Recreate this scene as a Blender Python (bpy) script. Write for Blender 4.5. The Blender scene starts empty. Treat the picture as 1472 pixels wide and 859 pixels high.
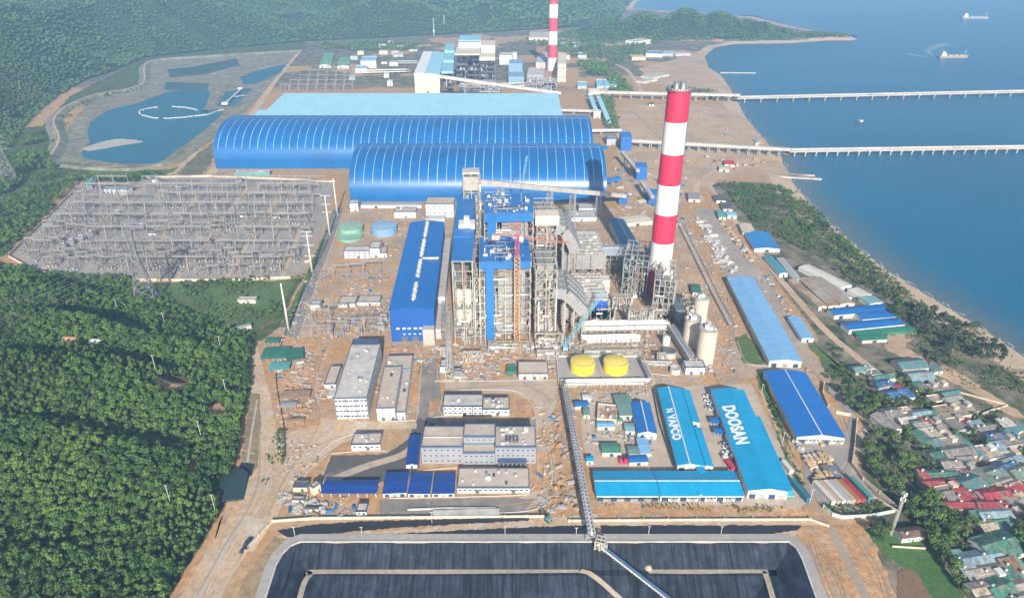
import bpy, bmesh, math, random
import numpy as np
from mathutils import Vector, Matrix, noise as mnoise
rnd = random.Random(7)
S = bpy.context.scene
COL = S.collection
R = math.radians
# ---------------------------------------------------------------- camera model: drone 300 m up, 27.4 degrees down
F, CX, CY, HC, TH = 985.0, 736.0, 429.5, 300.0, R(27.4)
sT, cT = math.sin(TH), math.cos(TH)
def P(px, py, z=0.0):
    u, v = (px-CX)/F, (py-CY)/F
    d = sT+v*cT; f = cT-v*sT
    t = (HC-z)/d
    return Vector((u*t, f*t, z))
def G(px, py):
    p = P(px, py); return (p.x, p.y)
def hgt(pt, ytop):
    """height above the ground point pt seen at picture row ytop"""
    v = (ytop-CY)/F
    return HC-pt.y*(sT+v*cT)/(cT-v*sT)
# ---------------------------------------------------------------- materials
MATS = {}
def srgb(*c):
    return tuple((x/255/12.92 if x/255 <= .04045 else ((x/255+.055)/1.055)**2.4) for x in c)
def M(name, col, rough=.8, metal=0.0, var=.14, scale=.25, big=.02, bump=0.0, streak=None, col2=None, c2=(.5, .7), spec=None, seam=None, objrand=0.0):
    if name in MATS: return MATS[name]
    m = bpy.data.materials.new(name); m.use_nodes = True
    nt = m.node_tree; N = nt.nodes; L = nt.links
    b = N['Principled BSDF']
    b.inputs['Roughness'].default_value = rough; b.inputs['Metallic'].default_value = metal
    if spec is not None: b.inputs['Specular IOR Level'].default_value = spec
    geo = N.new('ShaderNodeNewGeometry')
    def noise(sc, src=None, detail=4, rgh=.6):
        n = N.new('ShaderNodeTexNoise'); n.inputs['Scale'].default_value = sc; n.inputs['Detail'].default_value = detail; n.inputs['Roughness'].default_value = rgh
        L.new(src or geo.outputs['Position'], n.inputs['Vector']); return n.outputs['Fac']
    def mapr(x, a, bb, c, d):
        n = N.new('ShaderNodeMapRange'); L.new(x, n.inputs['Value'])
        for k, vv in zip(('From Min', 'From Max', 'To Min', 'To Max'), (a, bb, c, d)): n.inputs[k].default_value = vv
        return n.outputs['Result']
    def mul(a, bb):
        n = N.new('ShaderNodeMath'); n.operation = 'MULTIPLY'; L.new(a, n.inputs[0])
        if isinstance(bb, float): n.inputs[1].default_value = bb
        else: L.new(bb, n.inputs[1])
        return n.outputs[0]
    fac = mul(mapr(noise(scale), .3, .7, 1-var, 1+var), mapr(noise(big, detail=3), .3, .7, 1-var*.7, 1+var*.7))
    tc = None
    if streak or seam:
        tc = N.new('ShaderNodeTexCoord').outputs['Object']
    if streak:
        mp = N.new('ShaderNodeMapping'); L.new(tc, mp.inputs['Vector']); mp.inputs['Scale'].default_value = streak[0]
        fac = mul(fac, mapr(noise(1.0, mp.outputs[0], 3), .35, .65, 1-streak[1], 1+streak[1]*.5))
    if seam:   # thin sheet joints: (axis, spacing, depth)
        sp = N.new('ShaderNodeSeparateXYZ'); L.new(tc, sp.inputs[0])
        q = N.new('ShaderNodeMath'); q.operation = 'DIVIDE'; L.new(sp.outputs[seam[0]], q.inputs[0]); q.inputs[1].default_value = seam[1]
        fr = N.new('ShaderNodeMath'); fr.operation = 'FRACT'; L.new(q.outputs[0], fr.inputs[0])
        g = N.new('ShaderNodeMath'); g.operation = 'GREATER_THAN'; L.new(fr.outputs[0], g.inputs[0]); g.inputs[1].default_value = seam[3] if len(seam) > 3 else .12
        fac = mul(fac, mapr(g.outputs[0], 0, 1, 1-seam[2], 1))
    if objrand:
        oi = N.new('ShaderNodeObjectInfo'); fac = mul(fac, mapr(oi.outputs['Random'], 0, 1, 1-objrand, 1+objrand))
    base = N.new('ShaderNodeRGB'); base.outputs[0].default_value = (*col, 1); src = base.outputs[0]
    if col2 is not None:
        mx = N.new('ShaderNodeMix'); mx.data_type = 'RGBA'
        L.new(mapr(noise(big*2.3, detail=6, rgh=.68), c2[0], c2[1], 0, 1), mx.inputs[0])
        L.new(src, mx.inputs[6]); mx.inputs[7].default_value = (*col2, 1); src = mx.outputs[2]
    vm = N.new('ShaderNodeVectorMath'); vm.operation = 'SCALE'; L.new(src, vm.inputs[0]); L.new(fac, vm.inputs['Scale'])
    L.new(vm.outputs[0], b.inputs['Base Color'])
    if bump:
        bp = N.new('ShaderNodeBump'); bp.inputs['Strength'].default_value = min(1, bump); bp.inputs['Distance'].default_value = .6
        L.new(noise(scale*2), bp.inputs['Height']); L.new(bp.outputs[0], b.inputs['Normal'])
    MATS[name] = m
    return m
# ---------------------------------------------------------------- mesh builder
class MB:
    def __init__(s): s.v = []; s.f = []; s.mi = []; s.cur = 0; s.sm = []
    def mat(s, i): s.cur = i; return s
    def add(s, vs, fs, smooth=False):
        n = len(s.v); s.v += [tuple(p) for p in vs]; s.f += [tuple(n+i for i in q) for q in fs]; s.mi += [s.cur]*len(fs); s.sm += [smooth]*len(fs); return s
    def box(s, x0, y0, z0, x1, y1, z1, top=True):
        fs = [(0, 1, 5, 4), (1, 2, 6, 5), (2, 3, 7, 6), (3, 0, 4, 7), (3, 2, 1, 0)]
        if top: fs.append((4, 5, 6, 7))
        return s.add([(x0, y0, z0), (x1, y0, z0), (x1, y1, z0), (x0, y1, z0), (x0, y0, z1), (x1, y0, z1), (x1, y1, z1), (x0, y1, z1)], fs)
    def cbox(s, c, sx, sy, sz, yaw=0):
        ca, sa = math.cos(yaw), math.sin(yaw); v = []
        for z in (0, sz):
            for x, y in ((-sx/2, -sy/2), (sx/2, -sy/2), (sx/2, sy/2), (-sx/2, sy/2)):
                v.append((c[0]+x*ca-y*sa, c[1]+x*sa+y*ca, c[2]+z))
        return s.add(v, [(0, 1, 5, 4), (1, 2, 6, 5), (2, 3, 7, 6), (3, 0, 4, 7), (3, 2, 1, 0), (4, 5, 6, 7)])
    def bar(s, p, q, w=.5, h=None, up=(0, 0, 1)):
        p, q = Vector(p), Vector(q); d = q-p
        if d.length < 1e-6: return s
        d.normalize(); u = Vector(up)
        if abs(d.dot(u)) > .98: u = Vector((0, 1, 0))
        a = d.cross(u).normalized()*w/2; b = a.cross(d).normalized()*(h or w)/2
        return s.add([p-a-b, p+a-b, p+a+b, p-a+b, q-a-b, q+a-b, q+a+b, q-a+b], [(0, 1, 5, 4), (1, 2, 6, 5), (2, 3, 7, 6), (3, 0, 4, 7), (3, 2, 1, 0), (4, 5, 6, 7)])
    def tube(s, p, q, r0, r1=None, n=10, caps=True):
        p, q = Vector(p), Vector(q); r1 = r0 if r1 is None else r1; d = (q-p).normalized(); u = Vector((0, 0, 1)) if abs(d.z) < .95 else Vector((1, 0, 0))
        a = d.cross(u).normalized(); b = d.cross(a).normalized(); v = []
        for c, r in ((p, r0), (q, r1)):
            for i in range(n):
                t = 2*math.pi*i/n; v.append(c+a*math.cos(t)*r+b*math.sin(t)*r)
        k = len(s.v); s.add(v, [(i, i+n, (i+1) % n+n, (i+1) % n) for i in range(n)], n >= 8)
        if caps: s.v += []; s.f += [tuple(k+i for i in range(n)), tuple(k+n+i for i in reversed(range(n)))]; s.mi += [s.cur]*2; s.sm += [False]*2
        return s
    def lathe(s, prof, n=32, c=(0, 0)):
        v = [(c[0]+r*math.cos(2*math.pi*i/n), c[1]+r*math.sin(2*math.pi*i/n), z) for r, z in prof for i in range(n)]
        return s.add(v, [(k*n+i, k*n+(i+1) % n, (k+1)*n+(i+1) % n, (k+1)*n+i) for k in range(len(prof)-1) for i in range(n)], True)
    def prism(s, sec, a0, a1, axis='y'):
        """extrude a closed 2-D section (across, z) along an axis"""
        n = len(sec)
        def pt(q, a): return (q[0], a, q[1]) if axis == 'y' else (a, q[0], q[1])
        v = [pt(q, a0) for q in sec]+[pt(q, a1) for q in sec]
        return s.add(v, [(i, (i+1) % n, n+(i+1) % n, n+i) for i in range(n)]+[tuple(reversed(range(n))), tuple(range(n, 2*n))])
    def poly(s, pts, z): return s.add([(p[0], p[1], z) for p in pts], [tuple(range(len(pts)))])
    def sphere(s, c, r, n=10, m=6, sq=1.0):
        prof = [(max(.001, r*math.sin(math.pi*k/m)), c[2]-r*sq*math.cos(math.pi*k/m)) for k in range(m+1)]
        return s.lathe(prof, n, (c[0], c[1]))
    def mesh(s, name, mats):
        me = bpy.data.meshes.new(name); me.from_pydata(s.v, [], s.f)
        for m in (mats if isinstance(mats, (list, tuple)) else [mats]): me.materials.append(m)
        if any(s.mi): me.polygons.foreach_set('material_index', s.mi)
        if any(s.sm): me.polygons.foreach_set('use_smooth', s.sm)
        me.validate(); me.update(); return me
    def obj(s, name, mats, parent=None):
        o = bpy.data.objects.new(name, s.mesh(name, mats)); COL.objects.link(o); o.parent = parent; return o
def tag(o, label=None, cat=None, group=None, kind=None):
    if label: o['label'] = label
    if cat: o['category'] = cat
    if group: o['group'] = group
    if kind: o['kind'] = kind
    return o
def E(name, loc, yaw, label, cat, group=None):
    o = bpy.data.objects.new(name, None); COL.objects.link(o); o.location = loc; o.rotation_euler = (0, 0, yaw)
    o.empty_display_size = 2
    return tag(o, label, cat, group)
def inst(me, name, parent=None, loc=(0, 0, 0), yaw=0, scale=None):
    o = bpy.data.objects.new(name, me); COL.objects.link(o); o.parent = parent; o.location = loc; o.rotation_euler = (0, 0, yaw)
    if scale: o.scale = scale if isinstance(scale, (tuple, list)) else (scale,)*3
    return o
KIDS = {}
def dup(root, loc, yaw=0.0, label=None, group=None, scale=None):
    if root.name not in KIDS: KIDS[root.name] = [(c, list(c.children)) for c in root.children]
    r = root.copy(); COL.objects.link(r); r.location = loc; r.rotation_euler = (0, 0, yaw)
    if scale: r.scale = scale if isinstance(scale, (tuple, list)) else (scale,)*3
    if label: r['label'] = label
    if group: r['group'] = group
    for c, gs in KIDS[root.name]:
        cc = c.copy(); COL.objects.link(cc); cc.parent = r
        for g in gs:
            gg = g.copy(); COL.objects.link(gg); gg.parent = cc
    return r
def place(root, first, loc, yaw=0, label=None, group=None, scale=None):
    """the first use moves the thing itself, later ones copy it"""
    if first[0]:
        first[0] = False; root.location = loc; root.rotation_euler = (0, 0, yaw)
        if scale: root.scale = scale if isinstance(scale, (tuple, list)) else (scale,)*3
        if label: root['label'] = label
        if group: root['group'] = group
        return root
    return dup(root, loc, yaw, label, group, scale)
# ---------------------------------------------------------------- palette
wht = M('white_wall_paint', (.74, .73, .70), .7, var=.06)
crm = M('cream_wall', (.62, .55, .43), .8, var=.1)
gry = M('grey_wall', (.42, .43, .45), .7, var=.08)
conc = M('concrete', (.40, .37, .33), .9, var=.16, scale=.5, bump=.1)
concl = M('pale_concrete_roof', (.50, .47, .43), .9, var=.16, scale=.18, big=.05, col2=(.36, .33, .30), c2=(.52, .7))
tanroof = M('tan_flat_roof', (.50, .42, .34), .9, var=.12, scale=.2, big=.04, col2=(.40, .33, .26), c2=(.55, .72))
navy = M('navy_trim', (.03, .06, .13), .6)
glass = M('dark_window_glass', (.03, .05, .08), .15, var=.05)
steel = M('galvanised_steel', (.36, .37, .37), .55, .3, var=.2)
steelt = M('tan_steel', (.41, .37, .31), .7, .1, var=.25)
steeld = M('dark_steel', (.12, .13, .14), .6, .2)
cladg = M('grey_duct_cladding', (.32, .315, .305), .6, .15, var=.15, scale=.4)
rust = M('rusty_steel', (.30, .20, .13), .8, var=.3)
silver = M('silver_pipe_lagging', (.60, .60, .58), .4, .5, var=.15)
pipew = M('pale_pipe_paint', (.62, .60, .56), .5, var=.15)
green = M('green_paint', (.04, .17, .11), .6)
red = M('red_paint', (.55, .03, .05), .5)
black = M('black_rubber', (.02, .02, .02), .8)
def roofm(name, col, ax, **k):   # ax: the axis the sheets run along
    sc = (.06, .9, .06) if ax == 'x' else (.9, .06, .06)
    return M(name+'_'+ax, col, k.get('rough', .5), k.get('metal', 0), var=k.get('var', .07), scale=.12, big=.03, streak=(sc, k.get('st', .12)), seam=(1 if ax == 'x' else 0, k.get('sp', 6.0), .10, .07), col2=k.get('col2'), c2=k.get('c2', (.5, .7)))
# ---------------------------------------------------------------- building kit
def rect(a, b, c):
    """a, b front corners, c back-left corner: the longer side gives the direction"""
    fw, dp = (b-a).to_2d(), (c-a).to_2d()
    if dp.length > fw.length*1.15:
        yaw = math.atan2(dp.y, dp.x)-math.pi/2; return a, yaw, fw.dot(Vector((math.cos(yaw), math.sin(yaw)))), dp.length
    yaw = math.atan2(fw.y, fw.x); return a, yaw, fw.length, dp.dot(Vector((-math.sin(yaw), math.cos(yaw))))
def blk(A, B, ytop, back, h=None):
    """front base corners A, B and roof rows in the photograph -> origin, yaw, width, depth, height"""
    a, b = P(*A), P(*B); h = h or hgt(a, ytop); c = P(back[0], back[1], h)
    return (*rect(a, b, c), h)
def roofblk(A, B, back, h):
    """front roof corners A, B and back-left roof corner, all at height h"""
    a, b, c = P(*A, h), P(*B, h), P(*back, h); a.z = b.z = 0
    return (*rect(a, b, c), h)
WINM = {}
def winmesh(w, h, fm=None):
    k = (round(w, 2), round(h, 2))
    if k not in WINM:
        m = MB(); m.box(-w/2, -.06, -h/2, w/2, .02, h/2); m.mat(1).box(-w/2+.12, -.075, -h/2+.12, w/2-.12, -.061, h/2-.12)
        WINM[k] = m.mesh('window', [fm or gry, glass])
    return WINM[k]
def windows(root, w, h, rows, cols, ww=1.6, wh=1.3, face='front', depth=0, x0=0, x1=None, z0=None, name='window'):
    x1 = w if x1 is None else x1
    me = winmesh(ww, wh)
    for r in range(rows):
        z = (h/rows)*(r+.55) if z0 is None else z0+(h-z0)*(r+.5)/rows
        for c in range(cols):
            t = x0+(x1-x0)*(c+.5)/cols
            if face == 'front': inst(me, name, root, (t, -.02, z))
            elif face == 'right': inst(me, name, root, (w+.02, t, z), R(90))
            elif face == 'left': inst(me, name, root, (-.02, t, z), R(-90))
DOORM = []
def door(root, x, w=3.0, h=3.2, y=-.02, m=None):
    b = MB(); b.box(x-w/2, y-.06, 0, x+w/2, y+.05, h); return b.obj('door', m or steeld, root)
def flat(name, label, spec, wall=wht, roof=concl, par=.6, rows=0, cols=0, rcols=0, trim=navy, cat='building', bands=0, doors=1, units=0, ww=1.6, wh=1.3, group=None):
    o, yaw, w, d, h = spec
    root = E(name, o, yaw, label, cat, group)
    b = MB(); t = .3
    b.box(0, 0, 0, w, d, h-.02, top=False); b.obj('wall', wall, root)
    b = MB(); b.box(t, t, h-par-.25, w-t, d-t, h-par); b.obj('roof', roof, root)
    b = MB()
    for q in ((-.12, -.12, w+.12, t), (-.12, d-t, w+.12, d+.12), (-.12, t, t, d-t), (w-t, t, w+.12, d-t)): b.box(q[0], q[1], h-par-.3, q[2], q[3], h+.03)
    b.obj('parapet', trim, root)
    if bands:
        b = MB(); nz, nx = bands
        for k in range(1, nz): z = h*k/nz; b.box(-.1, -.1, z-.22, w+.1, d+.1, z+.22)
        for k in range(nx+1): x = (w-.5)*k/nx; b.box(x, -.13, 0, x+.5, .1, h-par-.35)
        b.obj('facade_bands', trim, root)
    if rows: windows(root, w, h-par, rows, cols, ww, wh)
    if rcols: windows(root, w, h-par, rows, rcols, ww, wh, 'right', x0=0, x1=d)
    for k in range(doors): door(root, w*(k+.5)/doors+1.2, min(2.4, w*.2), min(2.6, h*.6))
    r = random.Random(len(label)+int(w*10))
    for k in range(units):
        b = MB(); x, y = r.uniform(1.5, w-3), r.uniform(1.5, d-3); s = r.uniform(1, 2.2)
        b.box(x, y, h-par, x+s, y+s*1.2, h-par+s*.7); b.box(x+.2, y+.2, h-par+s*.7, x+s-.2, y+s, h-par+s*.8); b.obj('roof_unit', r.choice([silver, gry, navy, pipew]), root)
    return root
def gable(name, label, spec, rise, roof, wall=wht, ridge='y', cat='warehouse', group=None, over=.5, skylights=0, vents=0, doors=2, cap=True, posts=False, off=.5, rows=0, cols=0, th=.25):
    o, yaw, w, d, h = spec
    root = E(name, o, yaw, label, cat, group)
    span = w if ridge == 'y' else d; ln = d if ridge == 'y' else w
    ax = ridge
    rp = span*off
    if not posts:
        b = MB(); b.prism([(0, 0), (span, 0), (span, h-.02), (rp, h+rise-.04), (0, h-.02)], 0, ln, ax); b.obj('wall', wall, root)
    else:
        b = MB(); n = max(3, int(w/5))
        for k in range(n+1):
            for y in (.3, d-.3): b.bar((.2+(w-.4)*k/n, y, 0), (.2+(w-.4)*k/n, y, h+(.0)), .35)
        b.obj('posts', wall, root)
    ov = over; sl0 = rise/rp if rp > 0 else 0; sl1 = rise/(span-rp) if rp < span else 0
    pts = ([(-ov, h-ov*sl0)] if rp > 0 else [])+[(rp if 0 < rp < span else (0-ov if rp <= 0 else span+ov), h+rise)]+([(span+ov, h-ov*sl1)] if rp < span else [])
    sec = pts+[(x, z+th) for x, z in reversed(pts)]
    b = MB(); b.prism(sec, -over, ln+over, ax); rf = b.obj('roof', roof, root)
    if cap and 0 < rp < span:
        b = MB(); b.prism([(rp-.45, h+rise+th-.45*sl0+.02), (rp+.45, h+rise+th-.45*sl1+.02), (rp+.4, h+rise+th+.16), (rp-.4, h+rise+th+.16)], -over-.02, ln+over+.02, ax); b.obj('ridge_cap', pipew, rf)
    for k in range(vents):
        b = MB(); t = ln*(k+.5)/vents
        if ax == 'y': b.cbox((rp, t, h+rise+th+.15), 1.6, 2.2, 1.0)
        else: b.cbox((t, rp, h+rise+th+.15), 2.2, 1.6, 1.0)
        b.obj('roof_vent', pipew, rf)
    if not posts:
        for k in range(doors): door(root, w*(k+.5)/doors, min(4, w*.2), min(3.6, h*.75), m=steel if k % 2 else navy)
        if rows: windows(root, w, h, rows, cols)
    return root
# ================================================================ SETTING: terrain, sea, ground sheets
def V2(l): return np.array([G(*p) for p in l])
COAST = [(2600, 9500), (1500, 6500)]+[G(*p) for p in [(917, 2), (911, 12), (935, 14), (1000, 17), (1080, 24), (1140, 38), (1195, 48), (1234, 55), (1228, 58), (1190, 58), (1140, 62), (1060, 63), (1030, 68), (1016, 80), (1021, 96), (1040, 108), (1050, 122), (1062, 142), (1076, 168), (1098, 194), (1122, 220), (1138, 246), (1148, 266), (1172, 292), (1203, 322), (1243, 357), (1283, 387), (1332, 417), (1382, 447), (1432, 477), (1475, 506), (1560, 562), (1720, 668), (1900, 800)]]+[(700, 20), (-3500, 20), (-9000, 9500)]
COAST = np.array(COAST)
HILL = V2([(-170, 366), (0, 373), (60, 397), (165, 408), (250, 442), (325, 474), (368, 486), (360, 520), (362, 560), (352, 600), (345, 650), (334, 690), (324, 735), (284, 800), (246, 862), (170, 1000), (-420, 1000), (-420, 500)])
MOUNT = np.array([(-2600, 1000), (-1100, 900)]+[G(*p) for p in [(-60, 262), (12, 218), (40, 180), (75, 146), (120, 118), (180, 98), (205, 84), (330, 70), (440, 60), (540, 56), (640, 50), (760, 44), (850, 38), (893, 26), (903, 10)]]+[(900, 5200), (1700, 9000), (-9000, 9000), (-9000, 1000)])
RIM = np.array([G(*p) for p in [(383, 859), (398, 812), (407, 796), (418, 785), (432, 779), (1133, 779), (1143, 787), (1152, 803), (1172, 859)]]+[(175, 130), (-140, 130)])
def sdist(poly, x, y):
    """signed distance to a polygon, positive inside"""
    x = np.asarray(x, float); y = np.asarray(y, float); d = np.full(x.shape, 1e9); ins = np.zeros(x.shape, bool); n = len(poly)
    for i in range(n):
        ax, ay = poly[i]; bx, by = poly[(i+1) % n]; ex, ey = bx-ax, by-ay
        t = np.clip(((x-ax)*ex+(y-ay)*ey)/(ex*ex+ey*ey+1e-9), 0, 1)
        d = np.minimum(d, np.hypot(x-ax-t*ex, y-ay-t*ey))
        c = ((ay > y) != (by > y))
        if by != ay: ins ^= c & (x < (bx-ax)*(y-ay)/(by-ay)+ax)
    return np.where(ins, d, -d)
_rs = np.random.RandomState(3)
_T = _rs.rand(64, 64)
def vn(x, y):
    """smooth value noise"""
    xi, yi = np.floor(x).astype(int), np.floor(y).astype(int); fx, fy = x-xi, y-yi
    fx = fx*fx*(3-2*fx); fy = fy*fy*(3-2*fy); g = lambda a, b: _T[a % 64, b % 64]
    return (g(xi, yi)*(1-fx)+g(xi+1, yi)*fx)*(1-fy)+(g(xi, yi+1)*(1-fx)+g(xi+1, yi+1)*fx)*fy
def fbm(x, y, o=4): return sum(vn(x*2**k+17*k, y*2**k+5*k)*.5**k for k in range(o))/sum(.5**k for k in range(o))
RIDGE = [(880, 33, 55), (930, 25, 75), (990, 22, 88), (1040, 28, 78), (1090, 36, 52), (1125, 45, 26), (1175, 52, 15), (1205, 54, 11)]
BUMPS = [(30, 520, 26, 55, 22), (-60, 640, 34, 70, 30), (70, 600, 20, 60, 24), (150, 520, 13, 40, 20), (185, 620, 13, 45, 20), (60, 450, 15, 60, 22), (20, 740, 18, 45, 26), (110, 560, 16, 45, 17), (0, 470, 24, 70, 18), (215, 580, 11, 40, 16), (270, 530, 9, 35, 16), (90, 690, 14, 50, 18), (230, 700, 10, 40, 18), (-20, 850, 14, 40, 16)]
def terrain(x, y):
    x = np.asarray(x, float); y = np.asarray(y, float)
    sc = sdist(COAST, x, y); s = sdist(MOUNT, x, y)
    z = np.zeros_like(x)
    m = np.clip(s-4, 0, None)
    z += 330*(1-np.exp(-m*.27/330))*(.25+1.5*np.abs(2*fbm(x/620+3, y/620+7)-1)**.8+.5*fbm(x/210, y/210))*np.clip(m/60, .35, 1)
    rg = 1-np.abs(2*vn(x/330+2.3, y/300+1.1)-1); z += 95*rg**1.5*np.clip((m-15)/160, 0, 1)+22*(1-np.abs(2*vn(x/95, y/95)-1))*np.clip((m-15)/120, 0, 1)
    s2 = np.clip(sdist(HILL, x, y), 0, None)
    hh = 24*(1-np.exp(-s2*.17/24))*(.7+.6*fbm(x/85, y/75, 3))
    for px, py, a, sx, sy in BUMPS:
        cx, cy = G(px, py); hh = hh+a*1.2*np.exp(-((x-cx)/sx)**2-((y-cy)/sy)**2)*np.clip(s2/40, 0, 1)
    z = z+hh*(s2 > 0)
    for px, py, a in RIDGE:
        cx, cy = P(px, 57).xy; wide = 95 if a > 30 else 45
        cy2 = cy+wide*.9
        z = np.maximum(z, a*np.exp(-((x-cx)/(105 if a > 30 else 70))**2-((y-cy2)/wide)**2)*np.clip(sc/25, 0, 1)+0)
    beach = np.where(sc > 28, 0, np.where(sc > 0, -1.5*(1-sc/28), np.maximum(-6, -1.5+sc*.12)))
    z = np.where(sc < 28, np.minimum(z*np.clip(sc/28, 0, 1)+beach, np.maximum(z, 0)), z)
    sr = sdist(RIM, x, y)
    PRW = 0; prof = -np.interp(np.clip(sr, 0, 60), [0, 13, 17, 40], [0.6, 7, 7, 17])-2.0
    z = np.where(sr > 0, prof, z)
    return z, sc, s, s2
def build_terrain():
    ys = [60.0]
    while ys[-1] < 9000: ys.append(ys[-1]+max(2.6, ys[-1]*.0072))
    ys = np.array(ys); ts = np.linspace(-1.25, 1.05, 420)
    X = ts[None, :]*(ys[:, None]+160); Y = np.repeat(ys[:, None], len(ts), 1)
    z, sc, s, s2 = terrain(X, Y)
    ny, nx = X.shape
    co = np.stack([X, Y, z], -1).reshape(-1, 3)
    idx = np.arange(nx*ny).reshape(ny, nx); f = np.stack([idx[:-1, :-1], idx[:-1, 1:], idx[1:, 1:], idx[1:, :-1]], -1).reshape(-1, 4)
    me = bpy.data.meshes.new('ground'); me.from_pydata(co.tolist(), [], f.tolist())
    me.polygons.foreach_set('use_smooth', [True]*len(f))
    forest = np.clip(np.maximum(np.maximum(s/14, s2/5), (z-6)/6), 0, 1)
    sand = np.clip((40-sc)/10, 0, 1)*(z < 5)
    scrub = np.clip(sdist(V2([(1018, 262), (1100, 262), (1165, 285), (1240, 360), (1340, 440), (1480, 545), (1720, 700), (1980, 900), (1240, 900), (1255, 760), (1230, 700), (1235, 600), (1180, 560), (1170, 480), (1110, 400), (1060, 320)]), X, Y)/6, 0, 1)
    wild = np.clip(sdist(V2([(-80, 200), (60, 180), (100, 225), (130, 240), (300, 255), (180, 262), (100, 262), (10, 370), (-90, 372)]), X, Y)/8, 0, 1)
    wild = np.maximum(wild, np.clip(sdist(V2([(165, 404), (250, 406), (395, 404), (440, 396), (425, 420), (404, 470), (378, 490), (300, 500), (180, 440)]), X, Y)/4, 0, 1))
    wild = np.maximum(wild, np.clip(sdist(V2([(-80, 270), (60, 180), (100, 138), (180, 98), (215, 78), (330, 64), (440, 54), (440, 73), (300, 82), (216, 90), (208, 120), (140, 139), (98, 155), (80, 178), (88, 205), (66, 240)]), X, Y)/6, 0, 1))
    far = np.clip((Y-1500)/300, 0, 1)*(fbm(X/130, Y/160) > .42)
    scrub = np.maximum(scrub, np.clip(far*.8, 0, 1))
    at = me.color_attributes.new('zone', 'FLOAT_COLOR', 'POINT')
    at.data.foreach_set('color', np.stack([forest, sand, scrub, wild], -1).reshape(-1))
    o = bpy.data.objects.new('ground', me); COL.objects.link(o); tag(o, kind='structure')
    # material
    m = bpy.data.materials.new('ground_soil'); m.use_nodes = True; nt = m.node_tree; N = nt.nodes; L = nt.links
    b = N['Principled BSDF']; b.inputs['Roughness'].default_value = .95; b.inputs['Specular IOR Level'].default_value = .15
    geo = N.new('ShaderNodeNewGeometry')
    def noise(sc, d=6, r=.65):
        n = N.new('ShaderNodeTexNoise'); n.inputs['Scale'].default_value = sc; n.inputs['Detail'].default_value = d; n.inputs['Roughness'].default_value = r; L.new(geo.outputs['Position'], n.inputs['Vector']); return n.outputs['Fac']
    def ramp(x, *st):
        n = N.new('ShaderNodeValToRGB'); L.new(x, n.inputs[0]); e = n.color_ramp.elements
        while len(e) < len(st): e.new(.5)
        for k, (p, c) in enumerate(st): e[k].position = p; e[k].color = (*c, 1)
        return n.outputs[0]
    def mix(f, a, bb, typ='MIX'):
        n = N.new('ShaderNodeMix'); n.data_type = 'RGBA'; n.blend_type = typ
        for i, q in ((0, f), (6, a), (7, bb)):
            if isinstance(q, (int, float)): n.inputs[i].default_value = q
            elif isinstance(q, tuple): n.inputs[i].default_value = (*q, 1)
            else: L.new(q, n.inputs[i])
        return n.outputs[2]
    def math_(op, a, bb):
        n = N.new('ShaderNodeMath'); n.operation = op; n.use_clamp = True
        for i, q in ((0, a), (1, bb)):
            if isinstance(q, (int, float)): n.inputs[i].default_value = q
            else: L.new(q, n.inputs[i])
        return n.outputs[0]
    soil = ramp(noise(.018), (.32, (.36, .25, .155)), (.45, (.45, .305, .18)), (.56, (.46, .265, .12)), (.64, (.45, .315, .195)), (.75, (.38, .285, .20)))
    soil = mix(.55, soil, ramp(noise(.16, 8, .7), (.3, (.45, .45, .45)), (.5, (.98, .96, .94)), (.72, (1.45, 1.42, 1.4))), 'MULTIPLY')
    sx = N.new('ShaderNodeSeparateColor'); va = N.new('ShaderNodeVertexColor'); va.layer_name = 'zone'; L.new(va.outputs[0], sx.inputs[0])
    gr = ramp(noise(.07), (.3, (.035, .075, .02)), (.5, (.075, .11, .035)), (.62, (.15, .14, .07)), (.75, (.26, .20, .13)))
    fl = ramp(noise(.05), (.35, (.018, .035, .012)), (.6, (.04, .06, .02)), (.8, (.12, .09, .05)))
    sd = mix(.5, ramp(noise(.03), (.35, (.47, .345, .235)), (.65, (.56, .43, .305))), ramp(noise(.5), (.3, (.7, .7, .7)), (.7, (1.2, 1.2, 1.2))), 'MULTIPLY')
    scr = ramp(noise(.045, 8, .72), (.36, (.05, .08, .03)), (.46, (.12, .125, .07)), (.56, (.24, .20, .15)), (.68, (.33, .27, .20)))
    nz = math_('MULTIPLY', noise(.09), 1.0)
    def edge(ch): return math_('MULTIPLY', math_('SUBTRACT', math_('ADD', ch, nz), .75), 4.0)
    c = mix(edge(sx.outputs[2]), soil, scr)
    c = mix(edge(va.outputs['Alpha']), c, gr)
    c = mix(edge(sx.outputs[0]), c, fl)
    c = mix(edge(sx.outputs[1]), c, sd)
    L.new(c, b.inputs['Base Color'])
    bp = N.new('ShaderNodeBump'); bp.inputs['Strength'].default_value = .35; bp.inputs['Distance'].default_value = 1.2; L.new(noise(.25, 8, .7), bp.inputs['Height']); L.new(bp.outputs[0], b.inputs['Normal'])
    me.materials.append(m)
build_terrain()
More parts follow.
